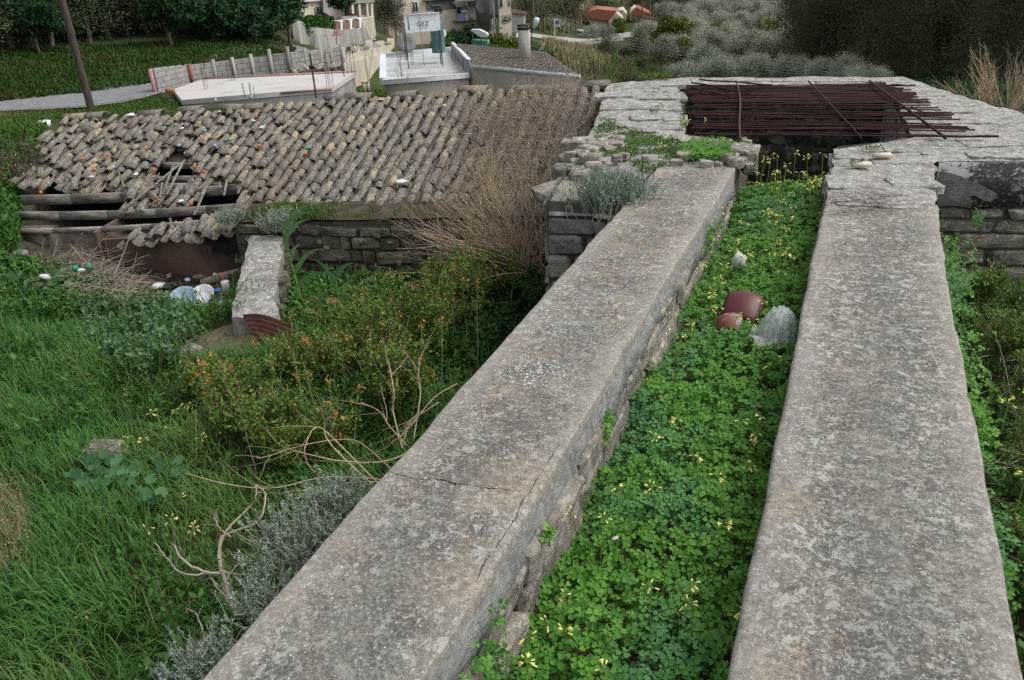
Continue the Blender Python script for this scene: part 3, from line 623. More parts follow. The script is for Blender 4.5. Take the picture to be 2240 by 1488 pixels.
face_stones(TW, tuple(pp), (*d_, 0), 2.0, -1.3, -.34, (*nn, 0), 'rubble', .10, .17, .2, .55, .14, .025, .008, tilt=.06)
face_stones(TW, (-1.86, 5.06), (1, 0, 0), .52, -1.4, -.07, (0, -1, 0), 'rubble_grey', .12, .2, .22, .5, .16, .05, .012, tilt=.06)
dl = np.array([-2.22+1.86, 7.36-5.06]); Ll = np.linalg.norm(dl); dl /= Ll
face_stones(TW, (-1.86, 5.06), (*dl, 0), Ll, -1.4, -.04, (-dl[1], dl[0], 0), 'rubble_grey', .12, .2, .18, .45, .14, .03, .012)
face_stones(TW, (-.10, 5.4), (0, 1, 0), 1.5, -.6, -.03, (-1, 0, 0), 'rubble_grey', .12, .2, .2, .45, .12, .03, .012)
# flat paving slabs and rubble on the top
def topstone(px, py, w_, l_, h_=.05, rz=.17, z=0, kind=None):
    p = atz(px, py, z+.02); return put('slab', random.choice(SLAB) if kind is None else random.choice(SM[kind]), TW, (p[0], p[1], z+h_/2-(.018 if kind else .041)), (random.uniform(-.02, .02), random.uniform(-.02, .02), rz+random.uniform(-.15, .15)), (w_, l_, h_))
for px, py, w_, l_ in [(1390, 283, .42, .16), (1455, 275, .30, .2), (1340, 272, .30, .26), (1420, 252, .34, .26), (1370, 232, .5, .22), (1460, 232, .3, .3), (1345, 205, .42, .3), (1430, 208, .34, .3), (1478, 255, .22, .24), (1480, 205, .2, .35), (1392, 186, .5, .3), (1470, 180, .4, .25),
                       (1560, 172, .5, .22), (1650, 171, .45, .2), (1740, 171, .5, .2), (1830, 172, .45, .22), (1900, 172, .4, .2), (1600, 318, .34, .16), (1425, 318, .34, .12), (1560, 303, .3, .1), (1290, 300, .3, .2),
                       (1862, 330, .24, .3), (1905, 322, .3, .14), (1985, 322, .34, .16), (1860, 390, .28, .34), (1960, 345, .34, .2), (2000, 395, .3, .26), (1930, 400, .32, .2), (1900, 440, .36, .1), (1985, 445, .34, .1), (2080, 325, .4, .26), (2170, 305, .45, .3),
                       (2110, 285, .36, .25), (2180, 335, .4, .14), (2060, 235, .4, .4), (2010, 200, .4, .4), (2110, 255, .4, .3), (1975, 180, .3, .3)]:
    topstone(px, py, w_, l_, random.uniform(.04, .055))
for px, py, w_, l_, h_, z_ in [(1255, 330, .22, .16, .12, -.03), (1290, 335, .16, .12, .1, 0), (1250, 352, .16, .14, .1, -.05), (1290, 358, .16, .12, .12, -.03), (1240, 380, .22, .18, .1, -.1), (1268, 400, .16, .14, .13, -.1), (1300, 372, .14, .12, .1, -.03), (1238, 425, .42, .3, .1, -.12), (1270, 440, .3, .26, .1, -.14),
                               (1365, 338, .07, .06, .05, .02), (1412, 343, .06, .05, .05, .02), (1350, 345, .08, .06, .06, .02), (1500, 338, .14, .09, .06, .02), (1545, 355, .10, .08, .05, .01), (1480, 352, .1, .08, .05, .01), (1625, 335, .2, .2, .09, .01), (1638, 372, .12, .1, .18, -.1), (1612, 356, .13, .08, .08, 0.0), (1595, 345, .12, .1, .07, .01), (1570, 318, .18, .14, .06, .02)]:
    topstone(px, py, w_, l_, h_, random.uniform(-.6, .6), z_, 'rubble')
for k in range(70):
    t = random.random(); ex = [(1305, 285), (1262, 330), (1232, 390), (1228, 440)]; i = min(int(t*3), 2); f = t*3-i; px = ex[i][0]*(1-f)+ex[i+1][0]*f+random.uniform(0, 70)*(1-.3*t); py = ex[i][1]*(1-f)+ex[i+1][1]*f+random.uniform(-6, 18)
    q_ = atz(px, py, 0)
    if q_[0] < -1.36: s_ = random.uniform(.04, .11); topstone(px, py, s_*1.3, s_, s_*.8, random.uniform(-1.5, 1.5), tz(q_[0], q_[1])-.01, 'rubble')
for k in range(45):
    px, py = random.uniform(1400, 1640), random.uniform(300, 358); q_ = atz(px, py, 0)
    if q_[1] > 6.13 or q_[0] < -1.36: s_ = random.uniform(.02, .06); topstone(px, py, s_*1.4, s_, s_*.8, random.uniform(-1.5, 1.5), -.005, 'rubble')
for px, py in [(1885, 360), (1930, 340)]:
    p = atz(px, py, .03); tag(obj('broken_tile', [box(p, (.13, .06, .025), .3)], M['cream_pale']), 'small flat %s fragment lying on the right shoulder of the tower' % ('pale' if px == 1885 else 'pinkish brick'), 'fragment')

# ------------------------------------------------------------------ RUSTY RODS OVER THE PIT
def rod_px(x0, y0, x1, y1, r_=.008, bend=0, z0=.06, z1=.035):
    a = atz(x0, y0, z0); b2 = atz(x1, y1, z1); t = np.linspace(0, 1, 8)[:, None]; P = a*(1-t)+b2*t
    P[:, 1] += bend*np.sin(t[:, 0]*pi); P[:, 2] += .004*np.sin(t[:, 0]*9+x0); return P
ri = 0
rows = [(y, y) for y in np.linspace(187, 223, 26)]+[(228.5, 0), (232, 0), (236, 0), (243, 0), (246, 0), (249, 0), (252.5, 0), (256, 0), (265, 0), (269.5, 0), (273, 0), (276.5, 0), (280, 0), (291, 0), (294, 0)]
for k, (y, _) in enumerate(rows):
    x0 = 1498+random.uniform(-2, 22); x1 = 1975+(y-187)*1.7+random.uniform(-28, 12); y1 = y+(y-187)*.03+random.uniform(-.5, 1.5)
    P = rod_px(x0, y+random.uniform(-.6, .6), x1, y1, bend=random.uniform(-.02, .02), z0=.03+random.uniform(0, .02))
    # right ends droop towards the rim, bending to the viewer
    P[-2:, 1] -= np.array([.05, .14])*max(0, (y-195)/100)*random.uniform(.3, 1)
    o = obj('steel_rod', tubes(P[None], np.full((1, 8), .0066), 5, True), M['rust']); tag(o, 'long thin rusty steel rod lying across the open pit', 'steel rod', 'rusty steel rods over the pit'); ri += 1
for (x0, y0, x1, y1, lb) in [(1530, 174, 1690, 186, 'rusty rod end sticking up furthest back at the left of the pit'), (1513, 180, 1640, 205, 'slanting rusty rod below the furthest back one at the pit left'), (1510, 190, 1600, 212, 'shortest slanting rusty rod at the left end of the bundle'), (1940, 186, 2003, 187, 'short rusty rod poking out past the far right of the bundle'),
                             (1985, 297, 2184, 299, 'rusty rod reaching furthest right over the pit rim')]:
    P = rod_px(x0, y0, x1, y1, z0=.07, z1=.07); tag(obj('steel_rod', tubes(P[None], np.full((1, 8), .009), 5, True), M['rust']), lb, 'steel rod', 'rusty steel rods over the pit')
a = atz(1610, 177, .07); b2 = atz(1625, 303, .06); t = np.linspace(0, 1, 9)[:, None]; P = a*(1-t)+b2*t; P[:, 0] += .02*np.sin(t[:, 0]*5)
tag(obj('cross_pole', tubes(P[None], np.full((1, 9), .009), 6, True), M['rust_bar']), 'slightly bent thin pole laid across the rods at their left', 'pole')
tag(obj('cross_bar', [bar(atz(1768, 177, .075), atz(1885, 303, .06), .006, .018)], M['rust_bar']), 'flat rusty bar laid across the middle of the rods', 'steel bar', 'flat bars across the rods')
tag(obj('cross_bar', [bar(atz(1901, 177, .075), atz(2070, 303, .06), .006, .022)], M['rust_bar']), 'flat rusty bar laid across the right end of the rods', 'steel bar', 'flat bars across the rods')
# ------------------------------------------------------------------ TILE-ROOFED HOUSE
def onS(px, py, s):
    d = ray(px, py); t = (s+.174*-2.8*-1*-1-0)/1 if False else None
    a_ = -.174*d[0]+.985*d[1]; c_ = -.174*2.8-.985*9.7; t = (s-c_)/a_
    x, y, z = d[0]*t, d[1]*t, EYE+d[2]*t
    return .985*(x+2.8)+.174*(y-9.7), z
HS = thing('tile_roofed_house', tuple(rf(-3.5, -1.3, -1.6)), 'derelict low stone house whose clay tile roof has partly fallen in', 'house')
def sag(uu, s): return -.05*np.exp(-((uu+4.3)/1.2)**2)*np.clip(-s/2.0, 0, 1)-.02*np.cos(uu*1.1)+.012*np.sin(uu*3.1)
def roofz(uu, s): return -.085+.047*uu+.259*s+sag(uu, s)
TU = np.array([1, 0, .047]); TU /= np.linalg.norm(TU)
def tile_groups(r0=.038, r1=.052, L=.212, th=.011, inv=False, seg=6, noiseid=0):
    rg = np.random.default_rng(noiseid); V = []
    for yy, r_ in ((-L/2, r1), (L/2, r0)):
        for rr_ in (r_, r_-th):
            for k in range(seg+1):
                a = pi*(.02+.96*k/seg); V.append((-rr_*math.cos(a)*1.08, yy+rg.uniform(-.003, .003), (rr_*math.sin(a)*.92)*(-1 if inv else 1)))
    V = np.array(V); s = seg+1; F = []
    for k in range(seg):
        F.append((k, k+1, 2*s+k+1, 2*s+k)); F.append((s+k+1, s+k, 3*s+k, 3*s+k+1)); F.append((k+1, k, s+k, s+k+1)); F.append((2*s+k, 2*s+k+1, 3*s+k+1, 3*s+k))
    F += [(0, 2*s, 3*s, s), (seg, s+seg, 3*s+seg, 2*s+seg)]
    F = np.array(F); return V, (F[:, ::-1] if inv else F)
TG = [tile_groups(noiseid=i, r1=.050+.0015*i, r0=.037+.001*i) for i in range(5)]
# chipped tiles: end broken off
for i in range(2):
    V, F = tile_groups(noiseid=20+i, L=.15); V = V.copy(); V[:14, 1] += .035*np.sin(np.arange(14)*1.3+i); TG.append((V, F))
TM = [fmesh('tile', [g], M['tile'], np.full(len(g[0]), i/7.), smooth=False) for i, g in enumerate(TG)]
def tmat(uu, s, dz=0., yaw=0., pitch=0., roll=0.):
    y = np.array([0, 1, .259]); y /= np.linalg.norm(y); x = np.array([1, 0, .047]); x -= y*np.dot(x, y); x /= np.linalg.norm(x); z = np.cross(x, y)
    Bs = np.array([x, y, z]); W = np.array([U, V_, [0, 0, 1]]); A = Bs@W
    m = Matrix([[A[j][i] for j in range(3)] for i in range(3)]); from mathutils import Euler
    return m@Euler((pitch, roll, yaw)).to_matrix(), rf(uu, s, roofz(uu, s)+dz)
HOLES = [[(362, 352), (402, 350), (427, 372), (424, 402), (440, 404), (440, 398), (528, 402), (528, 470), (300, 520), (250, 482), (300, 428), (345, 422), (332, 408)],
         [(-50, 412), (150, 418), (330, 424), (330, 520), (-50, 600)], [(470, 402), (530, 404), (525, 440), (470, 440)], [(388, 345), (402, 330), (398, 352)], [(110, 385), (140, 380), (135, 415), (108, 412)]]
PATCH = [(255, 470), (285, 432), (340, 418), (400, 420), (438, 400), (470, 404), (425, 455), (330, 470)]
def keep(P):
    q = proj(P); k = np.ones(len(P), bool)
    for h in HOLES: k &= ~inpoly(q, h)
    return k | inpoly(q, PATCH)
PITCH = .1465; STEP = .166
cov, pan = [], []
for c in range(52):
    uc = -.07-c*PITCH
    slow = -2.50 if uc > -3.55 else -2.80
    if uc > -3.1: slow = -2.62+.12*math.sin(uc*3.3)
    for k in range(18):
        s = -.10-k*STEP
        if s < slow: break
        lim = -7.5+max(0, -s-.2)*.42
        if uc < lim+random.uniform(-.1, .15): continue
        mess = 1.0 if uc > -3.3 else (1.8 if uc > -4.6 else 2.6)
        mess *= 1+.8*(s < -2.1)
        cov.append((uc+random.gauss(0, .008)*mess, s+random.gauss(0, .018)*mess, random.gauss(0, .065)*mess, random.gauss(.085, .03)*(1 if mess < 2 else 1.25), random.gauss(0, .05)*mess, mess))
        pan.append((uc+PITCH/2+random.gauss(0, .004)*mess, s-.05+random.gauss(0, .012)*mess, random.gauss(0, .03)*mess, .05, random.gauss(0, .04)*mess, mess))
def spot(t_): return rf(t_[0], t_[1], roofz(t_[0], t_[1]))
kc = keep(np.array([spot(t_) for t_ in cov])); kp = keep(np.array([spot(t_) for t_ in pan]))
cov = [t_ for t_, k in zip(cov, kc) if k and not (t_[5] > 2 and random.random() < .10)]; pan = [t_ for t_, k in zip(pan, kp) if k]
drop = lambda t_: -.015 if inpoly(proj(spot(t_)), PATCH)[0] else 0.
cov.sort(key=lambda t_: np.linalg.norm(spot(t_)-np.array([0, 0, EYE])))
g_st, v_st = [], []
for i, t_ in enumerate(cov):
    big = t_[5] > 2 and random.random() < .22
    m, loc = tmat(t_[0], t_[1], .052+drop(t_)+random.gauss(0, .004)*t_[5], t_[2]+(random.uniform(-.6, .6) if big else 0), t_[3]+(random.uniform(-.1, .3) if big else 0), t_[4]+(random.uniform(-.5, .5) if big else 0))
    j = random.randrange(5) if random.random() < (.95 if t_[5] < 2 else .6) else random.choice((5, 6))
    if i < 300:
        put('tile', TM[j], HS, loc, m.to_euler())
    else:
        V = TG[j][0]@np.array(m).T+loc; g_st.append((V, TG[j][1])); v_st.append(np.full(len(V), random.random()))
tag(obj('far_tiles', g_st, M['tile'], HS, np.concatenate(v_st)), kind='stuff')
g_st, v_st = [], []
PG = tile_groups(.056, .064, .22, .009, True, 4)
for t_ in pan:
    m, loc = tmat(t_[0], t_[1], .050+drop(t_), t_[2], t_[3], t_[4]); V = PG[0]@np.array(m).T+loc; g_st.append((V, PG[1])); v_st.append(np.full(len(V), random.random()))
tag(obj('channel_tiles', g_st, M['tile'], HS, np.concatenate(v_st)), kind='stuff')
# ridge tiles, broken up towards the left
RGm = fmesh('ridge_tile', [tile_groups(.075, .088, .36, .012)], M['tile'], np.full(28, .3))
uu = -.1
while uu > -7.6:
    if random.random() < (.93 if uu > -1.2 else .55):
        p = rf(uu, .03, roofz(uu, 0)+.05+random.uniform(-.012, .012)); put('ridge_tile', RGm, HS, p, (random.uniform(-.05, .05), -.047+random.uniform(-.04, .04), R_(100)+random.uniform(-.1, .1)))
    uu -= .30
# back slope, decking and inner darkness
uv = np.linspace(-7.5, 0, 30)
def rstrip(u0, u1, s0, s1, dz, n=20):
    uu = np.linspace(u0, u1, n); A_ = rfv(uu, np.full(n, s0), roofz(uu, s0)+dz); B_ = rfv(uu, np.full(n, s1), roofz(uu, s1)+dz); i = np.arange(n-1)
    return (np.concatenate([A_, B_]), np.stack([i, i+1, i+1+n, i+n], 1))
uu = np.linspace(-7.5, 0, 20); A_ = rfv(uu, np.full(20, .02), roofz(uu, 0)+.03); B_ = rfv(uu, np.full(20, 2.2), roofz(uu, 0)-.6); i = np.arange(19)
obj('back_slope', [(np.concatenate([A_, B_]), np.stack([i, i+1, i+21, i+20], 1))], M['brownroof'], HS)
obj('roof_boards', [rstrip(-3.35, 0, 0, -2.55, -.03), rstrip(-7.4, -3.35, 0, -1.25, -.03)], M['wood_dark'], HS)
def rwall(name, u0, s0, u1, s1, z0, z1a, z1b, th, mat, parent=HS):
    a = rf(u0, s0)[:2]; b2 = rf(u1, s1)[:2]; d = (b2-a)/np.linalg.norm(b2-a); nn = np.array([-d[1], d[0]])*th
    return obj(name, prism([a, b2, b2+nn, a+nn], z0, [z1a, z1b, z1b, z1a]), mat, parent)
zl = onS(545, 488, -2.88)[1]; zr = onS(1000, 470, -2.88)[1]
rwall('stone_wall_core', -3.42, -2.86, -.05, -2.86, -2.2, zl-.015, zr-.01, .5, M['mortar'])
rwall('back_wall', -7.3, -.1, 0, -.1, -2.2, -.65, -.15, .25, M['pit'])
rwall('plaster_wall', -5.17, -2.72, -3.42, -2.72, -2.2, roofz(-5.17, -2.72)-.05, roofz(-3.42, -2.72)-.03, .14, M['plaster_brown'])
rwall('door_jamb', -5.19, -2.1, -5.19, -2.74, -2.2, -1.0, -1.03, .05, M['plaster_brown'])
iu, is_ = np.meshgrid(np.linspace(-7.0, -3.45, 16), np.linspace(-3.15, -.12, 14), indexing='ij'); W_ = rfv(iu.ravel(), is_.ravel(), 0*iu.ravel()); W_[:, 2] = np.maximum(terr(W_[:, 0], W_[:, 1])+.04, -1.6); iv = np.arange(iu.size).reshape(iu.shape); obj('inner_floor', [(W_, np.stack([iv[:-1, :-1], iv[1:, :-1], iv[1:, 1:], iv[:-1, 1:]], -1).reshape(-1, 4))], M['pit_floor'], HS)  # floor sheet with the interior and doorway shade put into its colour
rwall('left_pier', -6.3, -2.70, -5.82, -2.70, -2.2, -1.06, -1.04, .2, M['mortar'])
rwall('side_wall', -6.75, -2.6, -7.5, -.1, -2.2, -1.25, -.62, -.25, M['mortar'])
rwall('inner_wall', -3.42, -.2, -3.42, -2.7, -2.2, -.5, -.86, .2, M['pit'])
for nm, (u0, s0, z0), (u1, s1, z1), wd, hh in [('beam', (-6.6, -2.05, -.90), (-3.45, -1.82, -.76), .045, .11), ('beam', (-6.5, -2.36, -.99), (-3.45, -2.27, -.86), .045, .09), ('beam', (-6.3, -2.72, -1.05), (-3.42, -2.5, -.92), .06, .05),
                                   ('beam', (-5.4, -1.55, -.78), (-3.42, -1.50, -.68), .05, .07), ('beam', (-5.4, -1.72, -.82), (-3.42, -1.68, -.72), .05, .07), ('beam', (-5.3, -1.25, -.69), (-3.42, -1.22, -.60), .05, .07)]:
    P = [rf(u0+(u1-u0)*t, s0+(s1-s0)*t, z0+(z1-z0)*t-.035*math.sin(pi*t)) for t in np.linspace(0, 1, 6)]
    g = [bar(P[k], P[k+1], wd, hh) for k in range(5)]
    V = np.concatenate([np.array(x[0]) for x in g]); obj(nm, g, M['wood'], HS)
# loose laths and rafters poking through the broken part
for (x0, y0, x1, y1) in [(257, 372, 272, 410), (402, 352, 365, 425), (382, 356, 355, 425), (455, 402, 425, 470), (450, 398, 430, 465), (355, 400, 350, 432), (496, 396, 490, 428), (535, 390, 520, 424), (330, 420, 350, 440), (372, 478, 376, 500), (120, 380, 108, 408), (140, 383, 160, 392), (480, 400, 483, 412), (262, 290, 222, 312), (405, 350, 260, 468), (300, 255, 225, 310), (320, 270, 285, 300), (355, 262, 318, 295)]:
    def onroof(px, py, dz):
        d = ray(px, py); a_ = d[2]-(.047*(.985*d[0]+.174*d[1])+.259*(-.174*d[0]+.985*d[1])); c_ = -.085+.047*(.985*2.8-.174*9.7)+.259*(-.174*2.8-.985*9.7); t = (c_+dz-EYE)/a_; return np.array([d[0]*t, d[1]*t, EYE+d[2]*t])
    obj('lath', [bar(onroof(x0, y0, .06), onroof(x1, y1, .05), .022, .014)], M['wood'], HS)
for (x0, y0, x1, y1) in [(780, 432, 770, 452), (815, 430, 818, 462), (826, 440, 830, 466), (645, 395, 625, 425), (670, 395, 655, 425), (800, 440, 812, 470)]:
    obj('lath', [bar(onroof(x0, y0, .06), onroof(x1, y1, .03), .04, .014)], M['wood'], HS)
p = onroof(818, 463, .03); obj('board_end', [box(p, (.1, .06, .02), .3)], M['cream_pale'], HS)
# face stones of the enclosure wall
q0 = rf(-3.40, -2.88); q1 = rf(-.15, -2.88)
face_stones(HS, tuple(q0), tuple(U), 3.3, -1.62, zl+.0, (-V_[0]*1, -V_[1], 0), 'rubble_dark', .07, .15, .10, .38, .12, .03, .014, tilt=.07)
for k in range(60):   # small pinning stones
    a_ = random.uniform(0, 3.2); p = q0+U*a_-V_*.02; put('stone', random.choice(SM['rubble_dark']), HS, (p[0], p[1], random.uniform(-1.5, zl-.05)), (random.uniform(-.3, .3),)*3, (random.uniform(.03, .07), .1, random.uniform(.025, .05)))
# ledge of soil on that wall
uu = np.linspace(-3.42, -.1, 60); ss = np.linspace(-2.90, -2.45, 6)
UU, SS = np.meshgrid(uu, ss, indexing='ij'); ZZ = zl+(zr-zl)*(UU+3.42)/3.3+.02+(SS+2.88)*.10+.015*snoise(UU*6, SS*9, 1, 1)
W_ = rfv(UU.ravel(), SS.ravel(), ZZ.ravel()); iv = np.arange(UU.size).reshape(UU.shape)
obj('earth_ledge', [(W_, np.stack([iv[:-1, :-1], iv[1:, :-1], iv[1:, 1:], iv[:-1, 1:]], -1).reshape(-1, 4))], M['soil'], HS, smooth=True)
def ledge(u_, s_): return rf(u_, s_, zl+(zr-zl)*(u_+3.42)/3.3+.02+(s_+2.88)*.10)
# ------------------------------------------------------------------ low wall stub
c4 = [atz(502, 684, -.98), atz(600, 694, -.98), atz(616, 514, -.95), atz(545, 514, -.93)]
LWs = thing('low_wall', tuple((c4[0]+c4[2])/2*[1, 1, 0]+np.array([0, 0, -1.5])), 'short low stub of plastered stone wall beside the rubbish heap', 'wall')
k1, k2 = 26, 8; ta, tb = np.linspace(0, 1, k1), np.linspace(0, 1, k2)
A0, B0 = c4[0]+(c4[3]-c4[0])*ta[:, None], c4[1]+(c4[2]-c4[1])*ta[:, None]
G = A0[:, None]*(1-tb)[None, :, None]+B0[:, None]*tb[None, :, None]; G[..., 2] -= .0; G[..., 2] += .007*snoise(G[..., 0]*9, G[..., 1]*7, 1)+rng.normal(0, .004, G[..., 2].shape)-.015*(np.abs(tb-.5)*2)[None, :]**6-.03*(1-ta[:, None])**6
G[:, 0, :2] += (.015*snoise(ta*20, ta*13, 1))[:, None]; G[:, -1, :2] += (.025*snoise(ta*17, ta*9, 1, 4))[:, None]
iv = np.arange(k1*k2).reshape(k1, k2); Ft = np.stack([iv[:-1, :-1], iv[:-1, 1:], iv[1:, 1:], iv[1:, :-1]], -1).reshape(-1, 4)
obj('top', [(G.reshape(-1, 3), Ft)], M['rim'], LWs, smooth=False)
loop = [G[i, 0] for i in range(k1-1, -1, -1)]+[G[0, j] for j in range(1, k2)]+[G[i, -1] for i in range(1, k1)]
loop = np.array(loop); L2 = loop.copy(); L2[:, 2] = -1.25; L2[:, :2] += rng.normal(0, .012, (len(loop), 2)); L3 = loop.copy(); L3[:, 2] = -1.9
n = len(loop); i = np.arange(n-1)
obj('side', [(np.concatenate([loop, L2, L3]), np.concatenate([np.stack([i, i+n, i+n+1, i+1], 1), np.stack([i+n, i+2*n, i+2*n+1, i+n+1], 1)])[:, ::-1])], M['mortar_pale'], LWs)
for k in range(22):
    t = random.random(); p = c4[1]*(1-t)+c4[2]*t; put('stone', random.choice(SM['rubble_dark']), LWs, (p[0]-.03, p[1], random.uniform(-1.5, -1.08)), (0, 0, math.atan2(*(c4[2]-c4[1])[1::-1])+random.uniform(-.2, .2)), (random.uniform(.1, .2), .14, random.uniform(.06, .1)))

# ------------------------------------------------------------------ RUBBISH AND LOOSE THINGS
def gz(px, py):   # meet the ground through a point of the picture plan
    d = ray(px, py); lo, hi = .3, 400.; e = np.array([0, 0, EYE]); ts = np.geomspace(1e-4, .3, 700); P = e+np.outer(ts, d)
    zt = terr(P[:, 0], P[:, 1]); k = np.argmax(P[:, 2] < zt); return P[k] if P[k, 2] < zt[k] else P[-1]
def lathe(c, prof, n=14, ax=(0, 0, 1), open_=False):
    ax = np.array(ax, float); ax /= np.linalg.norm(ax); s = np.cross(ax, (.3, .9, .1)); s /= np.linalg.norm(s); t = np.cross(ax, s); th = np.arange(n)*2*pi/n
    V = np.concatenate([np.array(c)+ax*z+r_*(np.outer(np.cos(th), s)+np.outer(np.sin(th), t)) for r_, z in prof]); k = len(prof); iv = np.arange(k*n).reshape(k, n); a = iv[:-1]; c_ = iv[1:]
    return (V, np.stack([a, np.roll(a, -1, 1), np.roll(c_, -1, 1), c_], -1).reshape(-1, 4))
def crumple(c, s, n=10, am=.35, seed=0, rz=0.):
    rg = np.random.default_rng(seed); V = []
    for i in range(n):
        for j in range(n):
            a = 2*pi*j/n; b_ = pi*(i+.5)/n; r_ = 1+rg.uniform(-am, am); V.append((math.cos(a)*math.sin(b_)*r_, math.sin(a)*math.sin(b_)*r_, math.cos(b_)*r_))
    V = np.array(V)*np.array(s)/2; cz, sz = math.cos(rz), math.sin(rz); V = V@np.array([[cz, sz, 0], [-sz, cz, 0], [0, 0, 1]])+np.array(c); iv = np.arange(n*n).reshape(n, n); a = iv[:-1]; c_ = iv[1:]
    return [(V, np.stack([a, c_, np.roll(c_, -1, 1), np.roll(a, -1, 1)], -1).reshape(-1, 4)), (V, [list(iv[0]), list(iv[-1, ::-1])])]
# maroon seat pieces and clear bag in the clover
def shell(c, wd, dp, ht, bulge, mat, ax, name, label, cat, th=.012):
    n = 9; V = []; ax = np.array(ax, float)
    for lay in (0, 1):
        for i in range(n):
            for j in range(n):
                a, b_ = i/(n-1)*2-1, j/(n-1)*2-1; rx = 1-.14*max(0, abs(b_)-.45)**1.5*2; V.append((a*wd/2*rx, b_*dp/2, bulge*(1-a*a)*(1-.35*b_*b_)+ht-lay*th))
    V = np.array(V)@ax+np.array(c); iv = np.arange(n*n).reshape(n, n); f = np.stack([iv[:-1, :-1], iv[1:, :-1], iv[1:, 1:], iv[:-1, 1:]], -1).reshape(-1, 4); k = n*n
    e = [iv[0], iv[:, -1], iv[-1, ::-1], iv[::-1, 0]]; sd_ = np.concatenate([np.stack([x[1:], x[:-1], x[:-1]+k, x[1:]+k], 1) for x in e])
    return tag(obj(name, [(V, np.concatenate([f, f[:, ::-1]+k, sd_[:, ::-1]]))], mat, smooth=True), label, cat)
def axes(rz, tilt, roll=0.):
    from mathutils import Euler
    m = Euler((tilt, roll, rz)).to_matrix(); return np.array(m).T
p = atz(1624, 672, -.20); shell(p, .20, .17, 0, .040, M['maroon'], axes(-.1, .55), 'seat_shell', 'curved maroon enamelled panel lying in the clover', 'scrap')
p = atz(1592, 708, -.225); shell(p, .14, .10, 0, .04, M['maroon2'], axes(-.25, .5, -.3), 'rusty_shell', 'smaller half rusty pale metal shell below the maroon panel', 'scrap')
c_ = atz(1690, 735, -.21); nb_ = 34; gx_, gy_ = np.meshgrid(np.linspace(-1, 1, nb_), np.linspace(-1, 1, nb_), indexing='ij'); ra_ = np.sqrt(gx_**2+gy_**2); an_ = np.arctan2(gy_-.35, gx_-.2)
hb_ = .13*np.clip(1-((gx_-.25)**2/1.0+(gy_-.3)**2/.9), 0, 1)**.8+.012*np.sin(an_*9+ra_*5)*np.clip(ra_*1.5, 0, 1)+.008*np.abs(snoise(gx_*7, gy_*9, 1, 3))+.006*snoise(gx_*17, gy_*15, 1, 5)
px_ = c_[0]+gx_*.105*(1-.12*np.abs(gy_)**2)+.006*snoise(gx_*5, gy_*6, 1, 8); py_ = c_[1]+gy_*.135*(1-.2*np.abs(gx_)**2)+.008*snoise(gx_*6, gy_*4, 1, 9); kb_ = (ra_ < 1.12)
iv = np.arange(nb_*nb_).reshape(nb_, nb_); fb_ = np.stack([iv[:-1, :-1], iv[1:, :-1], iv[1:, 1:], iv[:-1, 1:]], -1).reshape(-1, 4); fb_ = fb_[kb_.ravel()[fb_].all(1)]; us_, inv_ = np.unique(fb_, return_inverse=True); VB = np.stack([px_, py_, c_[2]+hb_], -1).reshape(-1, 3)[us_]
tag(obj('plastic_bag', [(VB, inv_.reshape(fb_.shape))], M['bag']), 'clear crumpled plastic bag lying in the clover by the right wall', 'plastic bag')
p = atz(1617, 572, -.20); tag(obj('paper_scrap', crumple(p, (.08, .10, .10), 7, .3, 5), M['whiteplastic']), 'white crumpled paper in the clover behind the maroon panel', 'paper')
p = atz(1345, 1178, -.17); tag(obj('wood_chip', [box(p, (.022, .01, .006), .9)], M['cream']), 'tiny pinkish chip lying on the clover near the front', 'wood chip')
# corrugated sheet
a0 = atz(530, 690, -.98); n, m_ = 40, 8; sh = []
e1 = atz(640, 706, -1.02)-a0; e2 = atz(565, 755, -1.16)-a0
for i in range(n):
    for j in range(m_):
        t, s_ = i/(n-1), j/(m_-1); sh.append(a0+e2*t+e1*s_+np.array([0, 0, .014*math.sin(t*2*pi*6)+.03*math.sin(s_*4+t*2)]))
iv = np.arange(n*m_).reshape(n, m_); tag(obj('corrugated_sheet', [(np.array(sh), np.stack([iv[:-1, :-1], iv[:-1, 1:], iv[1:, 1:], iv[1:, :-1]], -1).reshape(-1, 4))], M['rust_sheet'], smooth=True), 'bent rusty corrugated metal sheet lying below the low wall stub', 'metal sheet')
# dirt patch and brush mound
def mound(px, py, w_, l_, h_, mat, name, label, kind, rz=0., dz=0.):
    c = gz(px, py); n = 18; V = []; cz, sz = math.cos(rz), math.sin(rz)
    for i in range(n):
        for j in range(n):
            a, b_ = i/(n-1)*2-1, j/(n-1)*2-1; x = c[0]+cz*a*w_-sz*b_*l_; y = c[1]+sz*a*w_+cz*b_*l_; q = max(0, 1-(a*a+b_*b_)); V.append((x, y, T1(x, y)-.03+h_*q**.7+dz+.02*float(snoise(x*7, y*6))))
    iv = np.arange(n*n).reshape(n, n); return tag(obj(name, [(np.array(V), np.stack([iv[:-1, :-1], iv[1:, :-1], iv[1:, 1:], iv[:-1, 1:]], -1).reshape(-1, 4))], mat, smooth=True), label, None, None, kind)
mound(520, 735, .75, .42, .07, M['dirt'], 'bare_dirt', 'patch of bare pale dirt below the low wall stub', 'structure', .3)
mound(195, 605, .50, .34, .20, M['soil'], 'earth_mound', 'reddish earth mound in front of the doorway', 'structure', .2)
mound(440, 640, .80, .32, .06, M['soil'], 'rubbish_ground', 'trodden dark ground under the rubbish', 'structure', .1)
p = atz(405, 648, -1.36); e = np.array([.25, -.5, .85])
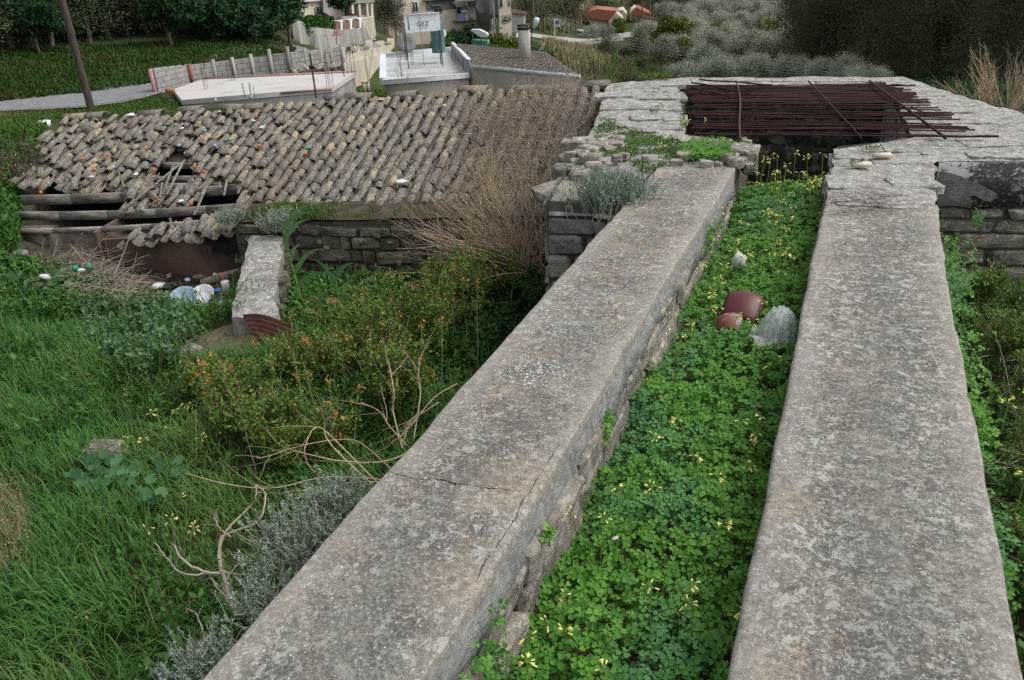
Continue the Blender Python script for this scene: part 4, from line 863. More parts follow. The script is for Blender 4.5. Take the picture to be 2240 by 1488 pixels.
def disc(px, py, z, rad, mat, label, tilt, name='basin', cat='basin', dep=.05):
    p = atz(px, py, z); return tag(obj(name, [lathe(p, [(rad*.02, -dep), (rad*.7, -dep), (rad, 0), (rad*1.06, 0), (rad*1.06, -.012), (rad*.75, -dep-.012), (rad*.02, -dep-.012)], 20, tilt)], mat, smooth=True), label, cat)
disc(400, 651, -1.36, .13, M['lightblue'], 'pale blue plastic basin lid in the rubbish heap', (.25, -.45, .85))
disc(440, 645, -1.38, .12, M['whiteplastic'], 'white plastic basin behind the black bag', (.1, -.5, .8))
for px, py, s_, mt, lb, nm, sd_ in [(345, 626, (.15, .09, .07), 'whiteplastic', 'white plastic bag at the left end of the rubbish heap', 'white_bag', 1), (452, 640, (.26, .14, .08), 'black', 'torn black rubbish bag beside the white basin', 'black_bag', 2), (478, 655, (.16, .13, .10), 'black', 'black rubbish bag lowest in the heap', 'black_bag', 3),
                                (383, 622, (.12, .08, .05), 'black', 'black plastic tub against the brown wall', 'tub', 4), (475, 636, (.10, .08, .05), 'blue', 'bright blue plastic piece in the rubbish heap', 'blue_piece', 5), (450, 668, (.07, .05, .03), 'blue', 'small blue scrap at the foot of the heap', 'blue_scrap', 6), (488, 665, (.11, .09, .06), 'bag', 'clear plastic bag at the foot of the low wall stub', 'clear_bag', 7),
                                (470, 602, (.06, .06, .05), 'whiteplastic', 'white plastic cup near the log', 'cup', 8), (410, 612, (.10, .06, .03), 'lightblue', 'pale blue scrap near the brown wall', 'blue_rag', 9), (435, 606, (.16, .10, .05), 'dirt', 'tan cardboard sheet lying near the brown wall', 'cardboard', 10), (508, 612, (.06, .08, .06), 'lightblue', 'pale blue bottle beside the low wall stub', 'bottle', 11), (98, 606, (.14, .07, .05), 'whiteplastic', 'white plastic bottle on the left of the brush mound', 'white_bottle', 12),
                                (165, 587, (.07, .06, .06), 'greenplastic', 'green plastic bottle left of the pair on the brush mound', 'green_bottle', 13), (195, 583, (.07, .06, .06), 'greenplastic', 'green plastic bottle right of the pair on the brush mound', 'green_bottle', 14), (178, 592, (.08, .05, .04), 'whiteplastic', 'white scrap between the green bottles', 'white_scrap', 15), (370, 604, (.08, .06, .05), 'dirt', 'small brown box against the brown wall', 'box', 16), (425, 655, (.12, .08, .04), 'whiteplastic', 'white folded sheet below the basins', 'white_sheet', 17)]:
    p = atz(px, py, -1.42 if px > 250 else -1.16); p[2] = max(p[2], T1(p[0], p[1])+.02)
    tag(obj(nm, crumple(p, s_, 8, .22, sd_, sd_*1.3), M[mt]), lb, nm.replace('_', ' '))
p = atz(494, 628, -1.32); K = thing('milk_carton', tuple(p-np.array([0, 0, .06])), 'white drinks carton with a pink straw standing in the rubbish', 'carton'); obj('carton', [box(p, (.06, .05, .13), .3)], M['whiteplastic'], K); obj('straw', tube1([p+[0, 0, .05], p+[-.02, 0, .11], p+[-.05, 0, .14]], .006), M['redplastic'], K)
tag(obj('red_strip', [box(atz(318, 620, -1.42), (.12, .02, .02), .2)], M['redplastic']), 'thin red plastic strip beside the white bag', 'strip')
a0 = atz(440, 622, -1.38); a1 = atz(528, 596, -1.34); tag(obj('log', tube1([a0, (a0+a1)/2+[0, 0, .01], a1], .045, .05, 9), M['bark']), 'dark knobbly log lying against the brown wall', 'log')
# oranges and litter on the roof
for k, (px, py) in enumerate([(89, 421), (181, 347), (207, 371), (235, 339), (320, 325), (338, 372), (426, 365), (341, 441), (418, 446), (568, 320), (668, 337), (445, 376), (560, 255)]):
    p = onroof(px, py, .11+(-.08 if py > 430 else 0)); tag(obj('orange', [lathe(p, [(.002, -.021), (.014, -.017), (.021, 0), (.014, .017), (.002, .021)], 9)], M['orange'], smooth=True),
        ['orange at the bottom left corner of the tile roof', 'leftmost orange halfway up the tile roof', 'orange below the leftmost pair on the roof tiles', 'orange between the two left upper ones on the roof', 'orange high on the left part of the roof', 'orange above the broken roof edge', 'orange beside the fallen hole in the roof', 'orange on the hanging patch of tiles, left one', 'orange on the hanging patch of tiles, right one', 'orange on the sound tiles left of the roof middle', 'orange furthest right on the roof tiles', 'orange just right of the roof hole', 'orange highest on the roof tiles'][k], 'orange', 'oranges fallen on the roof')
for k, (px, py, mt, lb) in enumerate([(553, 264, 'whiteplastic', 'square white paper on the upper left tiles'), (572, 279, 'whiteplastic', 'white plastic tube just below the square white paper on the roof'), (297, 381, 'whiteplastic', 'white scrap left of the roof hole'), (247, 365, 'lightblue', 'pale blue scrap on the left roof tiles'), (200, 387, 'whiteplastic', 'white scrap low on the left roof'), (398, 281, 'whiteplastic', 'small white scrap near the roof middle left'), (480, 244, 'whiteplastic', 'white scrap near the ridge'), (500, 307, 'greenplastic', 'green bottle on the roof tiles left of the middle'), (674, 324, 'greenplastic', 'green bottle on the middle roof tiles'), (392, 318, 'lightblue', 'clear bottle on the left roof tiles'), (447, 285, 'lightblue', 'pale bottle high on the roof tiles'), (877, 398, 'whiteplastic', 'white bag caught at the tiles near the eave'), (395, 440, 'whiteplastic', 'white scrap on the hanging tile patch'), (470, 318, 'lightblue', 'pale crushed bottle above the broken edge'), (730, 214, 'whiteplastic', 'white scrap caught on the ridge'), (285, 252, 'whiteplastic', 'white scrap at the left of the ridge'), (98, 278, 'whiteplastic', 'white bag lying on the grass left of the roof'), (973, 231, 'whiteplastic', 'tiny white bit high on the right roof')]):
    p = onroof(px, py, .10) if px != 98 else np.array(gz(px, py))+[0, 0, .05]; s_ = .05 if px not in (877, 98, 285) else (.09 if px != 98 else .22)
    tag(obj('litter', crumple(p, (s_*1.5, s_, s_*.5), 6, .3, 40+k, k*.9), M[mt]), lb, 'litter', 'litter on and beside the roof')
# rock in the grass, white stones on the bank
p = gz(245, 1030); o = put('rock', stone_mesh(60, M['rubble'], .22, .08), None, (p[0], p[1], p[2]+.1), (.2, .1, .4), (.28, .2, .2)); tag(o, 'grey rock half hidden in the long grass', 'rock')
for k, (px, py) in enumerate([(30, 470), (70, 600), (40, 570), (75, 450), (415, 790), (2095, 640)]):
    p = gz(px, py) if px < 1000 else atz(px, py, -.75); o = put('rock', stone_mesh(70+k, M['rubble'], .2, .08), None, (p[0], p[1], p[2]+.04), (.2, .1, k), (.22, .2, .16) if px < 1000 else (.22, .3, .12)); tag(o, ['pale rock on the left bank level with the roof beams', 'pale rock at the foot of the left bank', 'pale rock near the left edge below the beams', 'small pale rock under the roof corner', 'white stone on the bare dirt', 'flat grey stone right of the right wall'][k], 'rock')
# ------------------------------------------------------------------ BACKGROUND: helpers
def flat(name, pts, plane, th, mat, parent=None):
    """solid slab: outline on a vertical plane, pushed back by th"""
    P = [plane.hit(x, y) for x, y in pts]; n = len(P)
    away = np.array([plane.n[0], plane.n[1], 0]); away *= np.sign(np.dot(away[:2], P[0][:2])) or 1
    Q = [p+away*th for p in P]
    f1, f2 = [list(range(n))], [list(range(2*n-1, n-1, -1))]
    return obj(name, [(P+Q, f1), (P+Q, f2), (P+Q, [[(i+1) % n, i, n+i, n+(i+1) % n] for i in range(n)])], mat, parent)
def vp(x0, r0, x1, r1, y=100): return VPlane(at(x0, y, r0), at(x1, y, r1))
def window(parent, plane, x0, y0, x1, y1, mull=1, frame='white', proud=.04, name='window', arc=0):
    P = [plane.hit(x0, y0), plane.hit(x1, y0), plane.hit(x1, y1), plane.hit(x0, y1)]
    z1, z0 = (P[0][2]+P[1][2])/2, (P[2][2]+P[3][2])/2
    a = np.array([*(P[0][:2]+P[3][:2])/2, 0]); b2 = np.array([*(P[1][:2]+P[2][:2])/2, 0]); away = np.array([plane.n[0], plane.n[1], 0]); away *= np.sign(np.dot(away[:2], P[0][:2]))
    o_ = -away*proud; t_ = .09; g = []
    for za in (z0, z1): g.append(bar(a+o_+[0, 0, za], b2+o_+[0, 0, za], .08, t_))
    for k in range(mull+2):
        q = a+(b2-a)*k/(mull+1); g.append(bar(q+o_+[0, 0, z0], q+o_+[0, 0, z1], .06 if 0 < k <= mull else t_, .07, up=away))
    f = obj(name, g, M[frame], parent)
    e = -away*.015; V = [a+e+[0, 0, z0], b2+e+[0, 0, z0], b2+e+[0, 0, z1], a+e+[0, 0, z1]]
    obj('pane', [(V, [[0, 1, 2, 3]])], M['glass'], f); return f
def post(name, px, y0, y1, rr, rad, mat, parent=None, sides=6, dx=None):
    a = at(px, y1, rr); z1 = a[2]; q = at(px if dx is None else dx, y0, rr); return obj(name, tube1([a, [a[0], a[1], q[2]]], rad, rad, sides), mat, parent)
# ---- utility pole (leans only because the lens looks down: it stands upright)
b0 = gz(201, 243); tag(obj('utility_pole', tube1([b0-[0, 0, .3], b0+[0, 0, 3], b0+[.02, 0, 8.5]], .13, .095, 10), M['pole_wood'], smooth=True), 'tarred wooden utility pole on the grass beside the road', 'utility pole')
# ---- unfinished flat roof
zr_ = -2.85
def rz_(px, py, z=zr_): return atz(px, py, z)
FR = thing('unfinished_house', tuple(rz_(560, 190)-[0, 0, 3]), 'low unfinished house with whitewashed flat roof and steel bars sticking up', 'house')
sl = [rz_(378, 196), rz_(398, 219), rz_(726, 191), rz_(778, 158), rz_(440, 174)]
obj('roof_slab', prism([p[:2] for p in sl], zr_-.16, zr_), M['roofslab'], FR)
inn = np.mean([p[:2] for p in sl], 0)
obj('walls', prism([inn+(p[:2]-inn)*.985 for p in sl], -9, zr_-.162), M['grey_render'], FR)
obj('brick_edge', [bar(sl[3]*[1, 1, 0]+[0, 0, zr_+.03], sl[4]*[1, 1, 0]+[0, 0, zr_+.03], .12, .06), bar((sl[2]*[1, 1, 0])+[0, 0, zr_-.05], (sl[1]*.35+sl[2]*.65)*[1, 1, 0]+[0, 0, zr_-.05], .06, .08)], M['pink'], FR)
for x, y, h in [(447, 196, 1.0), (450, 196, 1.0), (455, 195, 1.0), (502, 177, .8), (507, 177, .8), (511, 176, .85), (514, 177, .8), (535, 213, .45), (537, 212, .45), (548, 214, .5), (551, 213, .45), (558, 214, .4), (715, 190, 1.05), (720, 190, 1.1), (724, 190, 1.15), (729, 190, 1.1), (752, 168, .9), (754, 168, .95), (761, 164, 1.0)]:
    p = rz_(x, y); q = p+[random.uniform(-.04, .04), random.uniform(-.03, .03), h]; obj('steel_bar', tube1([p, (p+q)/2, q], .010, .010, 4), M['rust'], FR)
for x, y in [(770, 160), (777, 160)]:
    p = rz_(x, y); q = p+[0, 0, .95]; obj('bent_bar', tube1([p, q, q+[.08, 0, .12], q+[.2, 0, .1], q+[.24, 0, -.1]], .012, .012, 4), M['rust'], FR)
p = rz_(692, 214, -3.05); obj('steel_post', tube1([p, p+[0, 0, 1.45]], .03, .03, 8), M['darksteel'], FR); obj('steel_post_cap', [box(p+[0, 0, 1.0], (.16, .1, .1))], M['rust'], FR)
for x, y in [(422, 220), (470, 218), (547, 212)]:
    p = rz_(x, y, -2.95); tag(obj('drain_pipe', tube1([p+[0, 0, .02], p+[.14, -.10, .03]], .045, .045, 8), M['whiteplastic'], FR))
# ---- cement block wall along the road
BW = thing('block_wall', tuple(rz_(560, 150)-[0, 0, .2]), 'grey cement block wall with thin concrete posts behind the unfinished roof', 'wall')
bl = [rz_(345, 206, -3.0), rz_(420, 186, -3.0), rz_(478, 178, -3.0), rz_(560, 168, -3.0), rz_(640, 160, -3.0), rz_(752, 139, -3.0)]
tops = [(340, 149), (413, 141), (470, 136), (555, 124), (640, 114), (752, 101)]
hts = [EYE+ (np.hypot(*b_[:2])/np.hypot(*ray(x, y)[:2]))*ray(x, y)[2]-b_[2] for b_, (x, y) in zip(bl, tops)]
BM_ = [stone_mesh(90+i, M['cmu'], .035, .012) for i in range(3)]
nb = 0
for i in range(5):
    a, b2 = bl[i]*[1, 1, 0], bl[i+1]*[1, 1, 0]; L = np.linalg.norm(b2-a); d = (b2-a)/L; rzb = math.atan2(d[1], d[0]); nn = np.array([d[1], -d[0], 0])
    h0, h1 = hts[i], hts[i+1]; th_ = .09
    obj('block_core', prism([a[:2]-nn[:2]*.0, b2[:2]-nn[:2]*.0, b2[:2]-nn[:2]*.1, a[:2]-nn[:2]*.1], -3.4, [-3.0+h0-.02, -3.0+h1-.02, -3.0+h1-.02, -3.0+h0-.02]), M['cmu_gap'], BW)
    BL, BH = .40, .185
    for r_ in range(int(max(h0, h1)/BH)+1):
        x = -BL/2*(r_ % 2)
        while x < L:
            x0_, x1_ = max(x, 0), min(x+BL, L); hh = h0+(h1-h0)*((x0_+x1_)/2/L); zt = min((r_+1)*BH, hh)
            if x1_-x0_ > .06 and zt-r_*BH > .05:
                c = a+d*(x0_+x1_)/2+nn*.01; put('block', random.choice(BM_), BW, (c[0], c[1], -3.0+(r_*BH+zt)/2), (0, 0, rzb), (x1_-x0_-.012, .12, zt-r_*BH-.012)); nb += 1
            x += BL
for px, i, extra in [(341, 0, 0), (413, 1, 0.02), (471, 2, .12), (515, 2.5, .1), (560, 3, .12), (602, 3.5, .22), (632, 4, .24), (672, 4.3, .12), (697, 4.6, .1), (722, 4.8, .2), (752, 5, .1)]:
    k = int(min(i, 4)); f = i-k; p = bl[k]*(1-f)+bl[k+1]*f; h = hts[k]*(1-f)+hts[k+1]*f+extra
    obj('concrete_post', [box((p[0]+.02, p[1]-.12, -3.0+h/2-.2), (.11, .10, h+.4), .3)], M['retain'] if px > 345 else M['pink'], BW)
obj('brick_column', [box((bl[1][0]+.15, bl[1][1]-.1, -3.0+.38), (.10, .10, .85), .3), box((bl[0][0]-.05, bl[0][1]-.02, -3.0+.3), (.12, .12, 1.0), .3)], M['signred'] if False else simple('broken_red_brick', (.30, .10, .05), (.2, .08, .05), 12, .9), BW)
tag(obj('loose_brick', [box(rz_(372, 198, -2.78), (.3, .15, .12), .2)], simple('orange_brick', (.38, .17, .09), (.3, .13, .08), 10, .9)), 'single orange hollow brick on the corner of the unfinished roof', 'brick')
for k in range(46):
    t = random.random(); x = 640+t*112; y = 156-12*t+random.uniform(-6, 3); p = rz_(x, y, -2.83+random.uniform(0, .1))
    o = put('rubble_piece', random.choice(SM['rubble']), None, p, tuple(rng.uniform(0, 3, 3)), tuple(rng.uniform(.1, .26, 3)*(1, 1, .7))); tag(o, 'loose grey rubble piece heaped on the back corner of the unfinished roof', 'rubble', 'rubble pieces on the unfinished roof')
# ---- house with the white flat roof and the tiled half
GR = thing('flat_roofed_house', tuple(atz(930, 160, -8)), 'pale house with blue-white flat roof on the left and old brown tiles on the right', 'house')
zg = -4.25
ro = [atz(838, 176, zg), atz(1026, 161, zg), atz(1000, 106, zg), atz(838, 122, zg)]
obj('roof_slab', prism([p[:2] for p in ro], zg-.2, zg-.06), M['roofpaint'], GR)
def para(a, b2, h0, h1, w_, nm='parapet', mat='whiteedge'):
    a = np.array(a)*[1, 1, 0]; b2 = np.array(b2)*[1, 1, 0]; d = (b2-a)/np.linalg.norm(b2-a); nn = np.array([-d[1], d[0], 0])*w_/2
    return obj(nm, prism([(a-nn)[:2], (b2-nn)[:2], (b2+nn)[:2], (a+nn)[:2]], zg-.2, [zg+h0, zg+h1, zg+h1, zg+h0]), M[mat], GR)
para(ro[0], ro[1], .03, .03, .14); para(ro[0], ro[3], .12, .12, .32); para(ro[3], ro[2], .12, .12, .2)
wq = atz(1032, 150, zg); para(atz(1027, 160, zg), atz(990, 108, zg), .60, .36, .14, 'side_parapet', 'steel'); obj('side_coping', [bar(atz(1027, 160, zg)+[0, 0, .62], atz(990, 108, zg)+[0, 0, .38], .2, .05)], M['whiteedge'], GR)
cg = np.mean([p[:2] for p in ro], 0)
obj('walls', prism([cg+(p[:2]-cg)*.99 for p in ro], -12, zg-.202), M['beige'], GR)
# tiled half: gable wall + roof plane
pa, pb, pc, pd = at(1029, 144, np.hypot(*atz(1027, 160, zg)[:2])), at(1268, 166, 35.5), at(1240, 148, 37), at(1000, 98, 49.)
pc = at(1195, 116, 45.5)
def slab4(name, P, th, mat, parent):
    P = [np.array(p, float) for p in P]; Q = [p-[0, 0, th] for p in P]; return obj(name, [(P+Q, [[0, 1, 2, 3], [7, 6, 5, 4], [0, 4, 5, 1], [1, 5, 6, 2], [2, 6, 7, 3], [3, 7, 4, 0]])], mat, parent)
slab4('tiled_roof', [pa, pb, pc, pd], .1, M['brownroof'], GR)
# rows of old tiles on it
gt = []; vt = []
for i in range(40):
    for j in range(58):
        a, b_ = (i+.5)/40, (j+.5)/58; P0 = pa*(1-b_)+pb*b_; P1 = pd*(1-b_)+pc*b_; q = P0*(1-a)+P1*a+[0, 0, .03+random.uniform(-.012, .015)]
        d1 = (P1-P0); d1 /= np.linalg.norm(d1); s1 = (pb-pa); s1 /= np.linalg.norm(s1); k = .20*random.uniform(.8, 1.1); l = .17
        V = [q-d1*l-s1*k/2, q-d1*l+[0, 0, .04], q-d1*l+s1*k/2, q+d1*l+s1*k/2-[0, 0, .01], q+d1*l+[0, 0, .025], q+d1*l-s1*k/2-[0, 0, .01]]; gt.append((V, [[0, 1, 4, 5], [1, 2, 3, 4]])); vt.append(np.full(6, random.random()))
tag(obj('roof_tiles', gt, M['tile'], GR, np.concatenate(vt)), kind='stuff')
gd = (pb-pa)*[1, 1, 0]; gd /= np.linalg.norm(gd)
obj('gable_wall', prism([pa[:2], pb[:2], pb[:2]+(pc-pb)[:2], pa[:2]+(pd-pa)[:2]], -12, [pa[2]-.12, pb[2]-.12, pc[2]-.12, pd[2]-.12]), M['beige'], GR)
obj('white_verge', [bar(pa-[0, 0, .03]-gd[[1, 0, 2]]*[-1, 1, 0]*0, pb-[0, 0, .03], .10, .16)], M['whiteedge'], GR)
# chimney
pc0 = atz(1148, 113, pd[2]*.5+pb[2]*.5+.1); pc0 = at(1148, 114, 42.5)
hch = at(1146, 56, 42.5)[2]-pc0[2]
obj('chimney', [box(pc0+[0, 0, hch/2-.4], (.50, .5, hch+.8), .2)], M['retain'], GR); obj('chimney_cap', [box(pc0+[0, 0, hch+.03], (.58, .58, .06), .2), box(pc0+[0, 0, hch-.12], (.52, .52, .14), .2)], M['black'], GR)
# sign on posts
SGp = vp(890, np.hypot(*atz(893, 150, zg)[:2]), 968, np.hypot(*atz(968, 145, zg)[:2]), 148)
SG = thing('roof_sign', tuple(SGp.hit(930, 148)), 'white painted board on two dark posts reading GEZ, standing on the flat roof', 'sign')
flat('board', [(883, 34), (961, 29), (964, 67), (888, 72)], SGp, .05, M['signboard'], SG)
flat('board_edge', [(881.5, 32.3), (961, 27.4), (961, 29.2), (882, 34.2)], VPlane(SGp.a-[.05, .1], SGp.b-[.05, .1]), .2, M['whiteedge'], SG)
for x0, y0, x1, y1 in [(888, 70, 894, 150), (886, 72, 889, 132), (962, 66, 968.5, 144), (960, 66, 965, 140)]:
    a, b2 = SGp.hit(x0, y0), SGp.hit(x1, y1); a[:2] = b2[:2]; obj('sign_post', tube1([b2, a], .026, .026, 6), M['darksteel'], SG)
obj('sign_pipe', tube1([SGp.hit(930, 143)-[0, .1, 0], np.array([*SGp.hit(930, 143)[:2], SGp.hit(922, 30)[2]])-[0, .12, 0]], .016, .016, 5), M['steel'], SG)
def letter(ch, px, py, size):
    cu = bpy.data.curves.new('lettering', 'FONT'); cu.body = ch; cu.size = size; cu.extrude = .004; cu.align_x = 'CENTER'
    t_ = bpy.data.objects.new('tmp', cu); COL.objects.link(t_); dg = bpy.context.evaluated_depsgraph_get(); me = bpy.data.meshes.new_from_object(t_.evaluated_get(dg)); bpy.data.objects.remove(t_); me.materials.clear(); me.materials.append(M['letter'])
    d = SGp.b-SGp.a; away = np.array([SGp.n[0], SGp.n[1], 0]); p = SGp.hit(px, py); away *= np.sign(np.dot(away[:2], p[:2])); rz_a = math.atan2(d[1], d[0])
    put('lettering', me, SG, p-away*.012, (pi/2, 0, rz_a))
letter('G', 917, 57, .30); letter('E', 925.5, 56.5, .30); letter('Z', 934, 56, .30)
obj('under_line', [bar(SGp.hit(917, 61.5)-[0, .02, 0], SGp.hit(936, 60)-[0, .02, 0], .006, .012)], M['letter'], SG)
obj('dirt_streak', [bar(SGp.hit(892, 37)-[0, .015, 0], SGp.hit(895, 66)-[0, .015, 0], .09, .006, up=(0, 1, 0))], M['steel'], SG)
tag(obj('water_tank', tube1([SGp.hit(921, 113)+[0, 2.0, -.3], SGp.hit(921, 113)+[0, 2.0, 1.15]], .36, .36, 16), M['teal'], smooth=False), 'teal upright cylinder tank behind the white sign', 'water tank')
def dish(px, py, rr, rad, mat, label, facing, squash=1.):
    c = at(px, py, rr); T = thing('satellite_dish', tuple(c-[0, 0, rad]), label, 'satellite dish'); obj('reflector', [lathe(c, [(.02, -.18*rad), (rad*.5, -.13*rad), (rad, 0), (rad*1.01, -.02), (rad*.5, -.16*rad), (.02, -.21*rad)], 22, facing)], M[mat], T, smooth=True)
    obj('mast', tube1([c-np.array(facing)*.2*rad, c-[0, 0, rad*1.5]], .03, .03, 6), M['darksteel'], T); f = np.array(facing, float); f /= np.linalg.norm(f)
    obj('feed_arm', tube1([c-[0, 0, rad*.95], c+f*rad*.8], .012, .012, 4), M['steel'], T)
dish(889, 93, 50, .58, 'dishgrey', 'large grey mesh dish left of the teal tank', (.5, -1, .5)); dish(955, 95, 46.5, .34, 'black', 'black dish tilted up in front of the yellow bush', (.3, -.25, 1)); dish(967, 73, 52, .28, 'whiteplastic', 'small white dish peeping out right of the sign post', (1, -.7, .2))
for x0, y0, h in [(875, 128, .9), (880, 124, 1.1), (885, 130, 1.0), (900, 142, .7), (905, 141, .8), (988, 128, .7), (992, 133, .8), (997, 137, .7), (1013, 150, .55), (1022, 152, .6)]:
    p = atz(x0, y0, zg); tag(obj('reinforcing_bar', tube1([p-[0, 0, .1], p+[random.uniform(-.05, .05), 0, h]], .014, .014, 4), M['rust']), 'thin rusty reinforcing bar standing up from the blue-white flat roof', 'steel bar', 'bars standing on the flat roof')
# ---- walls of the street
def wall(name, pts, plane, th, mat, label, cat='wall'): return tag(flat(name, pts, plane, th, mat), label, cat)
SP = vp(751, 49, 862, 74, 110)
Pz = thing('street_parapet', tuple(SP.hit(800, 120)-[0, 0, 1]), 'cream parapet with short square posts along the sloping street', 'wall')
flat('parapet', [(752, 122), (862, 97), (863, 103), (862, 110), (756, 138)], SP, .2, M['cream'], Pz)
for x, y0, y1 in [(753, 104, 122), (783, 101, 116), (811, 88, 112), (837, 91, 107), (859, 84, 101)]: flat('parapet_post', [(x-3, y0), (x+3.5, y0-1), (x+4, y1), (x-2.5, y1+1)], VPlane(SP.a-[0, .12], SP.b-[0, .12]), .35, M['cream'], Pz)
wall('street_retaining_wall', [(756, 138), (862, 110), (864, 215), (800, 230), (745, 235)], VPlane(SP.a+[.0, .25], SP.b+[.0, .25]), .5, M['cream'], 'tall plain cream wall under the street parapet')
RP = vp(640, 56, 830, 78, 100)
wall('broken_wall', [(652, 45), (664, 48), (676, 68), (683, 85), (693, 84), (698, 105), (700, 150), (662, 150)], RP, .4, M['retain'], 'pale broken concrete wall left of the ivy')
wall('tall_retaining_wall', [(688, 60), (748, 66), (757, 66), (797, 60), (806, 76), (812, 100), (818, 120), (752, 150), (690, 150)], VPlane(RP.a+[0, 1.2], RP.b+[0, 1.2]), .5, M['retain'], 'tall streaked concrete retaining wall right of the ivy')
T1h = thing('terrace_house', tuple(at(770, 80, 76)), 'cream hillside house with columned terrace above the retaining wall', 'house')
HP = vp(600, 73, 830, 79, 60)
HPb = VPlane(HP.a+[0, 4], HP.b+[0, 4])
flat('wall', [(560, -120), (742, -120), (746, 20), (742, 62), (640, 80), (560, 80)], HPb, 8, M['cream_pale'], T1h)
flat('grey_wall', [(705, -60), (752, -60), (752, 42), (735, 44), (708, 26)], VPlane(HP.a+[0, 2.5], HP.b+[0, 2.5]), 1.4, M['beige'], T1h)
flat('floor_band', [(560, 3), (722, -3), (722, 2), (560, 8)], VPlane(HP.a+[0, 3.4], HP.b+[0, 3.4]), .6, M['white'], T1h)
flat('roof_slab', [(750, -9), (816, -9), (820, 5), (754, 10)], HP, 4.5, M['retain'], T1h)
flat('terrace_wall', [(790, 42), (818, 36), (823, 78), (812, 92), (800, 72), (794, 60)], HP, .3, M['cream_pale'], T1h)
flat('terrace_coping', [(789, 40), (818, 35), (818, 37.5), (789, 43)], VPlane(HP.a-[0, .06], HP.b-[0, .06]), .5, M['white'], T1h)
flat('terrace_floor', [(750, 36), (815, 33), (815, 60), (752, 66)], VPlane(HP.a+[0, .6], HP.b+[0, .6]), 4, M['beige'], T1h)
for x, y0, y1 in [(772, 10, 30), (787, 9, 34), (804, 8, 35), (814, 8, 36)]: flat('column', [(x-2.6, y0), (x+2.2, y0), (x+3.2, y1), (x-1.8, y1)], VPlane(HP.a+[0, .15], HP.b+[0, .15]), .4, M['cream_pale'], T1h)
flat('dark_back', [(755, -5), (812, -5), (812, 34), (757, 34)], VPlane(HP.a+[0, 4.2], HP.b+[0, 4.2]), .2, M['greywall'], T1h)
for x, y0, y1 in [(747, 45, 69), (768, 42, 66), (788, 39, 62)]:
    flat('pillar', [(x-2.3, y0), (x+2.3, y0), (x+3, y1), (x-1.5, y1)], RP, .4, M['white'], T1h); flat('pillar_cap', [(x-8, y0), (x+3.4, y0-1), (x+3.4, y0+1.6), (x-8, y0+2.6)], VPlane(RP.a-[0, .1], RP.b-[0, .1]), .6, M['white'], T1h)
for x0, x1, y0, y1 in [(735, 745, 50, 69), (751, 765, 48, 67), (771, 786, 45, 60)]: flat('fence_panel', [(x0, y0), (x1, y0-1.5), (x1+.5, y1-2), (x0, y1)], VPlane(RP.a+[0, .1], RP.b+[0, .1]), .08, simple('rusty_fence', (.2, .09, .07), (.13, .12, .1), 3, .8), T1h)
window(T1h, HPb, 690, 15, 711, 33, 2, 'steel', .1)
tag(flat('stair_wall', [(800, 62), (804, 62), (832, 100), (836, 112), (815, 118), (812, 92)], VPlane(RP.a-[0, .3], RP.b-[0, .3]), .3, M['cream']), 'sloping stair wall with a stepped white top descending to the street', 'wall')
sp = at(735, 74, 57); tr = thing('warning_sign', (sp[0], sp[1], sp[2]-1.2), 'triangular red and white road sign with two dark figures', 'road sign')
WPl = vp(725, 57, 745, 57.2, 74)
flat('sign_board', [(734, 61), (745, 77), (727.5, 79)], WPl, .03, M['signred'], tr); flat('sign_face', [(734, 65.5), (741.3, 75.7), (730.4, 76.8)], VPlane(WPl.a-[0, .02], WPl.b-[0, .02]), .01, M['white'], tr)
for x in (733.4, 736.6): flat('figure', [(x-.9, 69), (x+.9, 69), (x+1.2, 75), (x-1.2, 75.3)], VPlane(WPl.a-[0, .035], WPl.b-[0, .035]), .01, M['letter'], tr)
obj('sign_post', tube1([at(737, 98, 57), at(736, 78, 57)], .03, .03, 6), M['steel'], tr)
# ---- apartment row beyond
AP = vp(830, 112, 1060, 118, 90); A2 = VPlane(AP.a+[0, .3], AP.b+[0, .3])
H1 = thing('apartment_house', tuple(at(940, 95, 118)), 'long cream two storey house with washing on its balcony', 'house')
flat('wall', [(850, -70), (1056, -70), (1062, 90), (880, 100), (850, 100)], A2, 9, M['cream_pale'], H1)
flat('dark_render', [(932, 2), (995, -2), (996, 19), (934, 22)], VPlane(AP.a+[0, .1], AP.b+[0, .1]), .3, M['greywall'], H1)
flat('roof_eave', [(928, -4), (1000, -8), (1000, -2), (929, 2)], VPlane(AP.a-[0, .5], AP.b-[0, .5]), 2, M['brownroof'], H1)
flat('tiled_canopy', [(1026, 3), (1066, 0), (1068, 9), (1030, 12)], VPlane(AP.a-[0, .9], AP.b-[0, .9]), 1.5, M['tile'], H1)
flat('awning', [(992, 4), (1020, 2), (1027, 13), (998, 15)], VPlane(AP.a-[0, 1.2], AP.b-[0, 1.2]), .8, M['steel'], H1)
window(H1, A2, 901, 4, 914, 27, 1); window(H1, A2, 949, 14, 966, 28, 2, 'steel'); flat('window_hood', [(944, 11), (967, 10), (967, 13), (945, 14)], VPlane(AP.a-[0, .3], AP.b-[0, .3]), .5, M['teal'], H1)
window(H1, A2, 864, 59, 876, 76, 1, 'steel'); window(H1, A2, 997, 16, 1007, 30, 1, 'steel')
flat('lower_wall', [(850, 52), (892, 50), (893, 100), (852, 100)], VPlane(AP.a-[0, .2], AP.b-[0, .2]), .4, simple('pinkish_wall', (.36, .29, .26), (.3, .25, .22), .8), H1)
flat('balcony_back', [(1028, 12), (1052, 10), (1053, 44), (1030, 46)], VPlane(AP.a+[0, .1], AP.b+[0, .1]), .3, M['white'], H1)
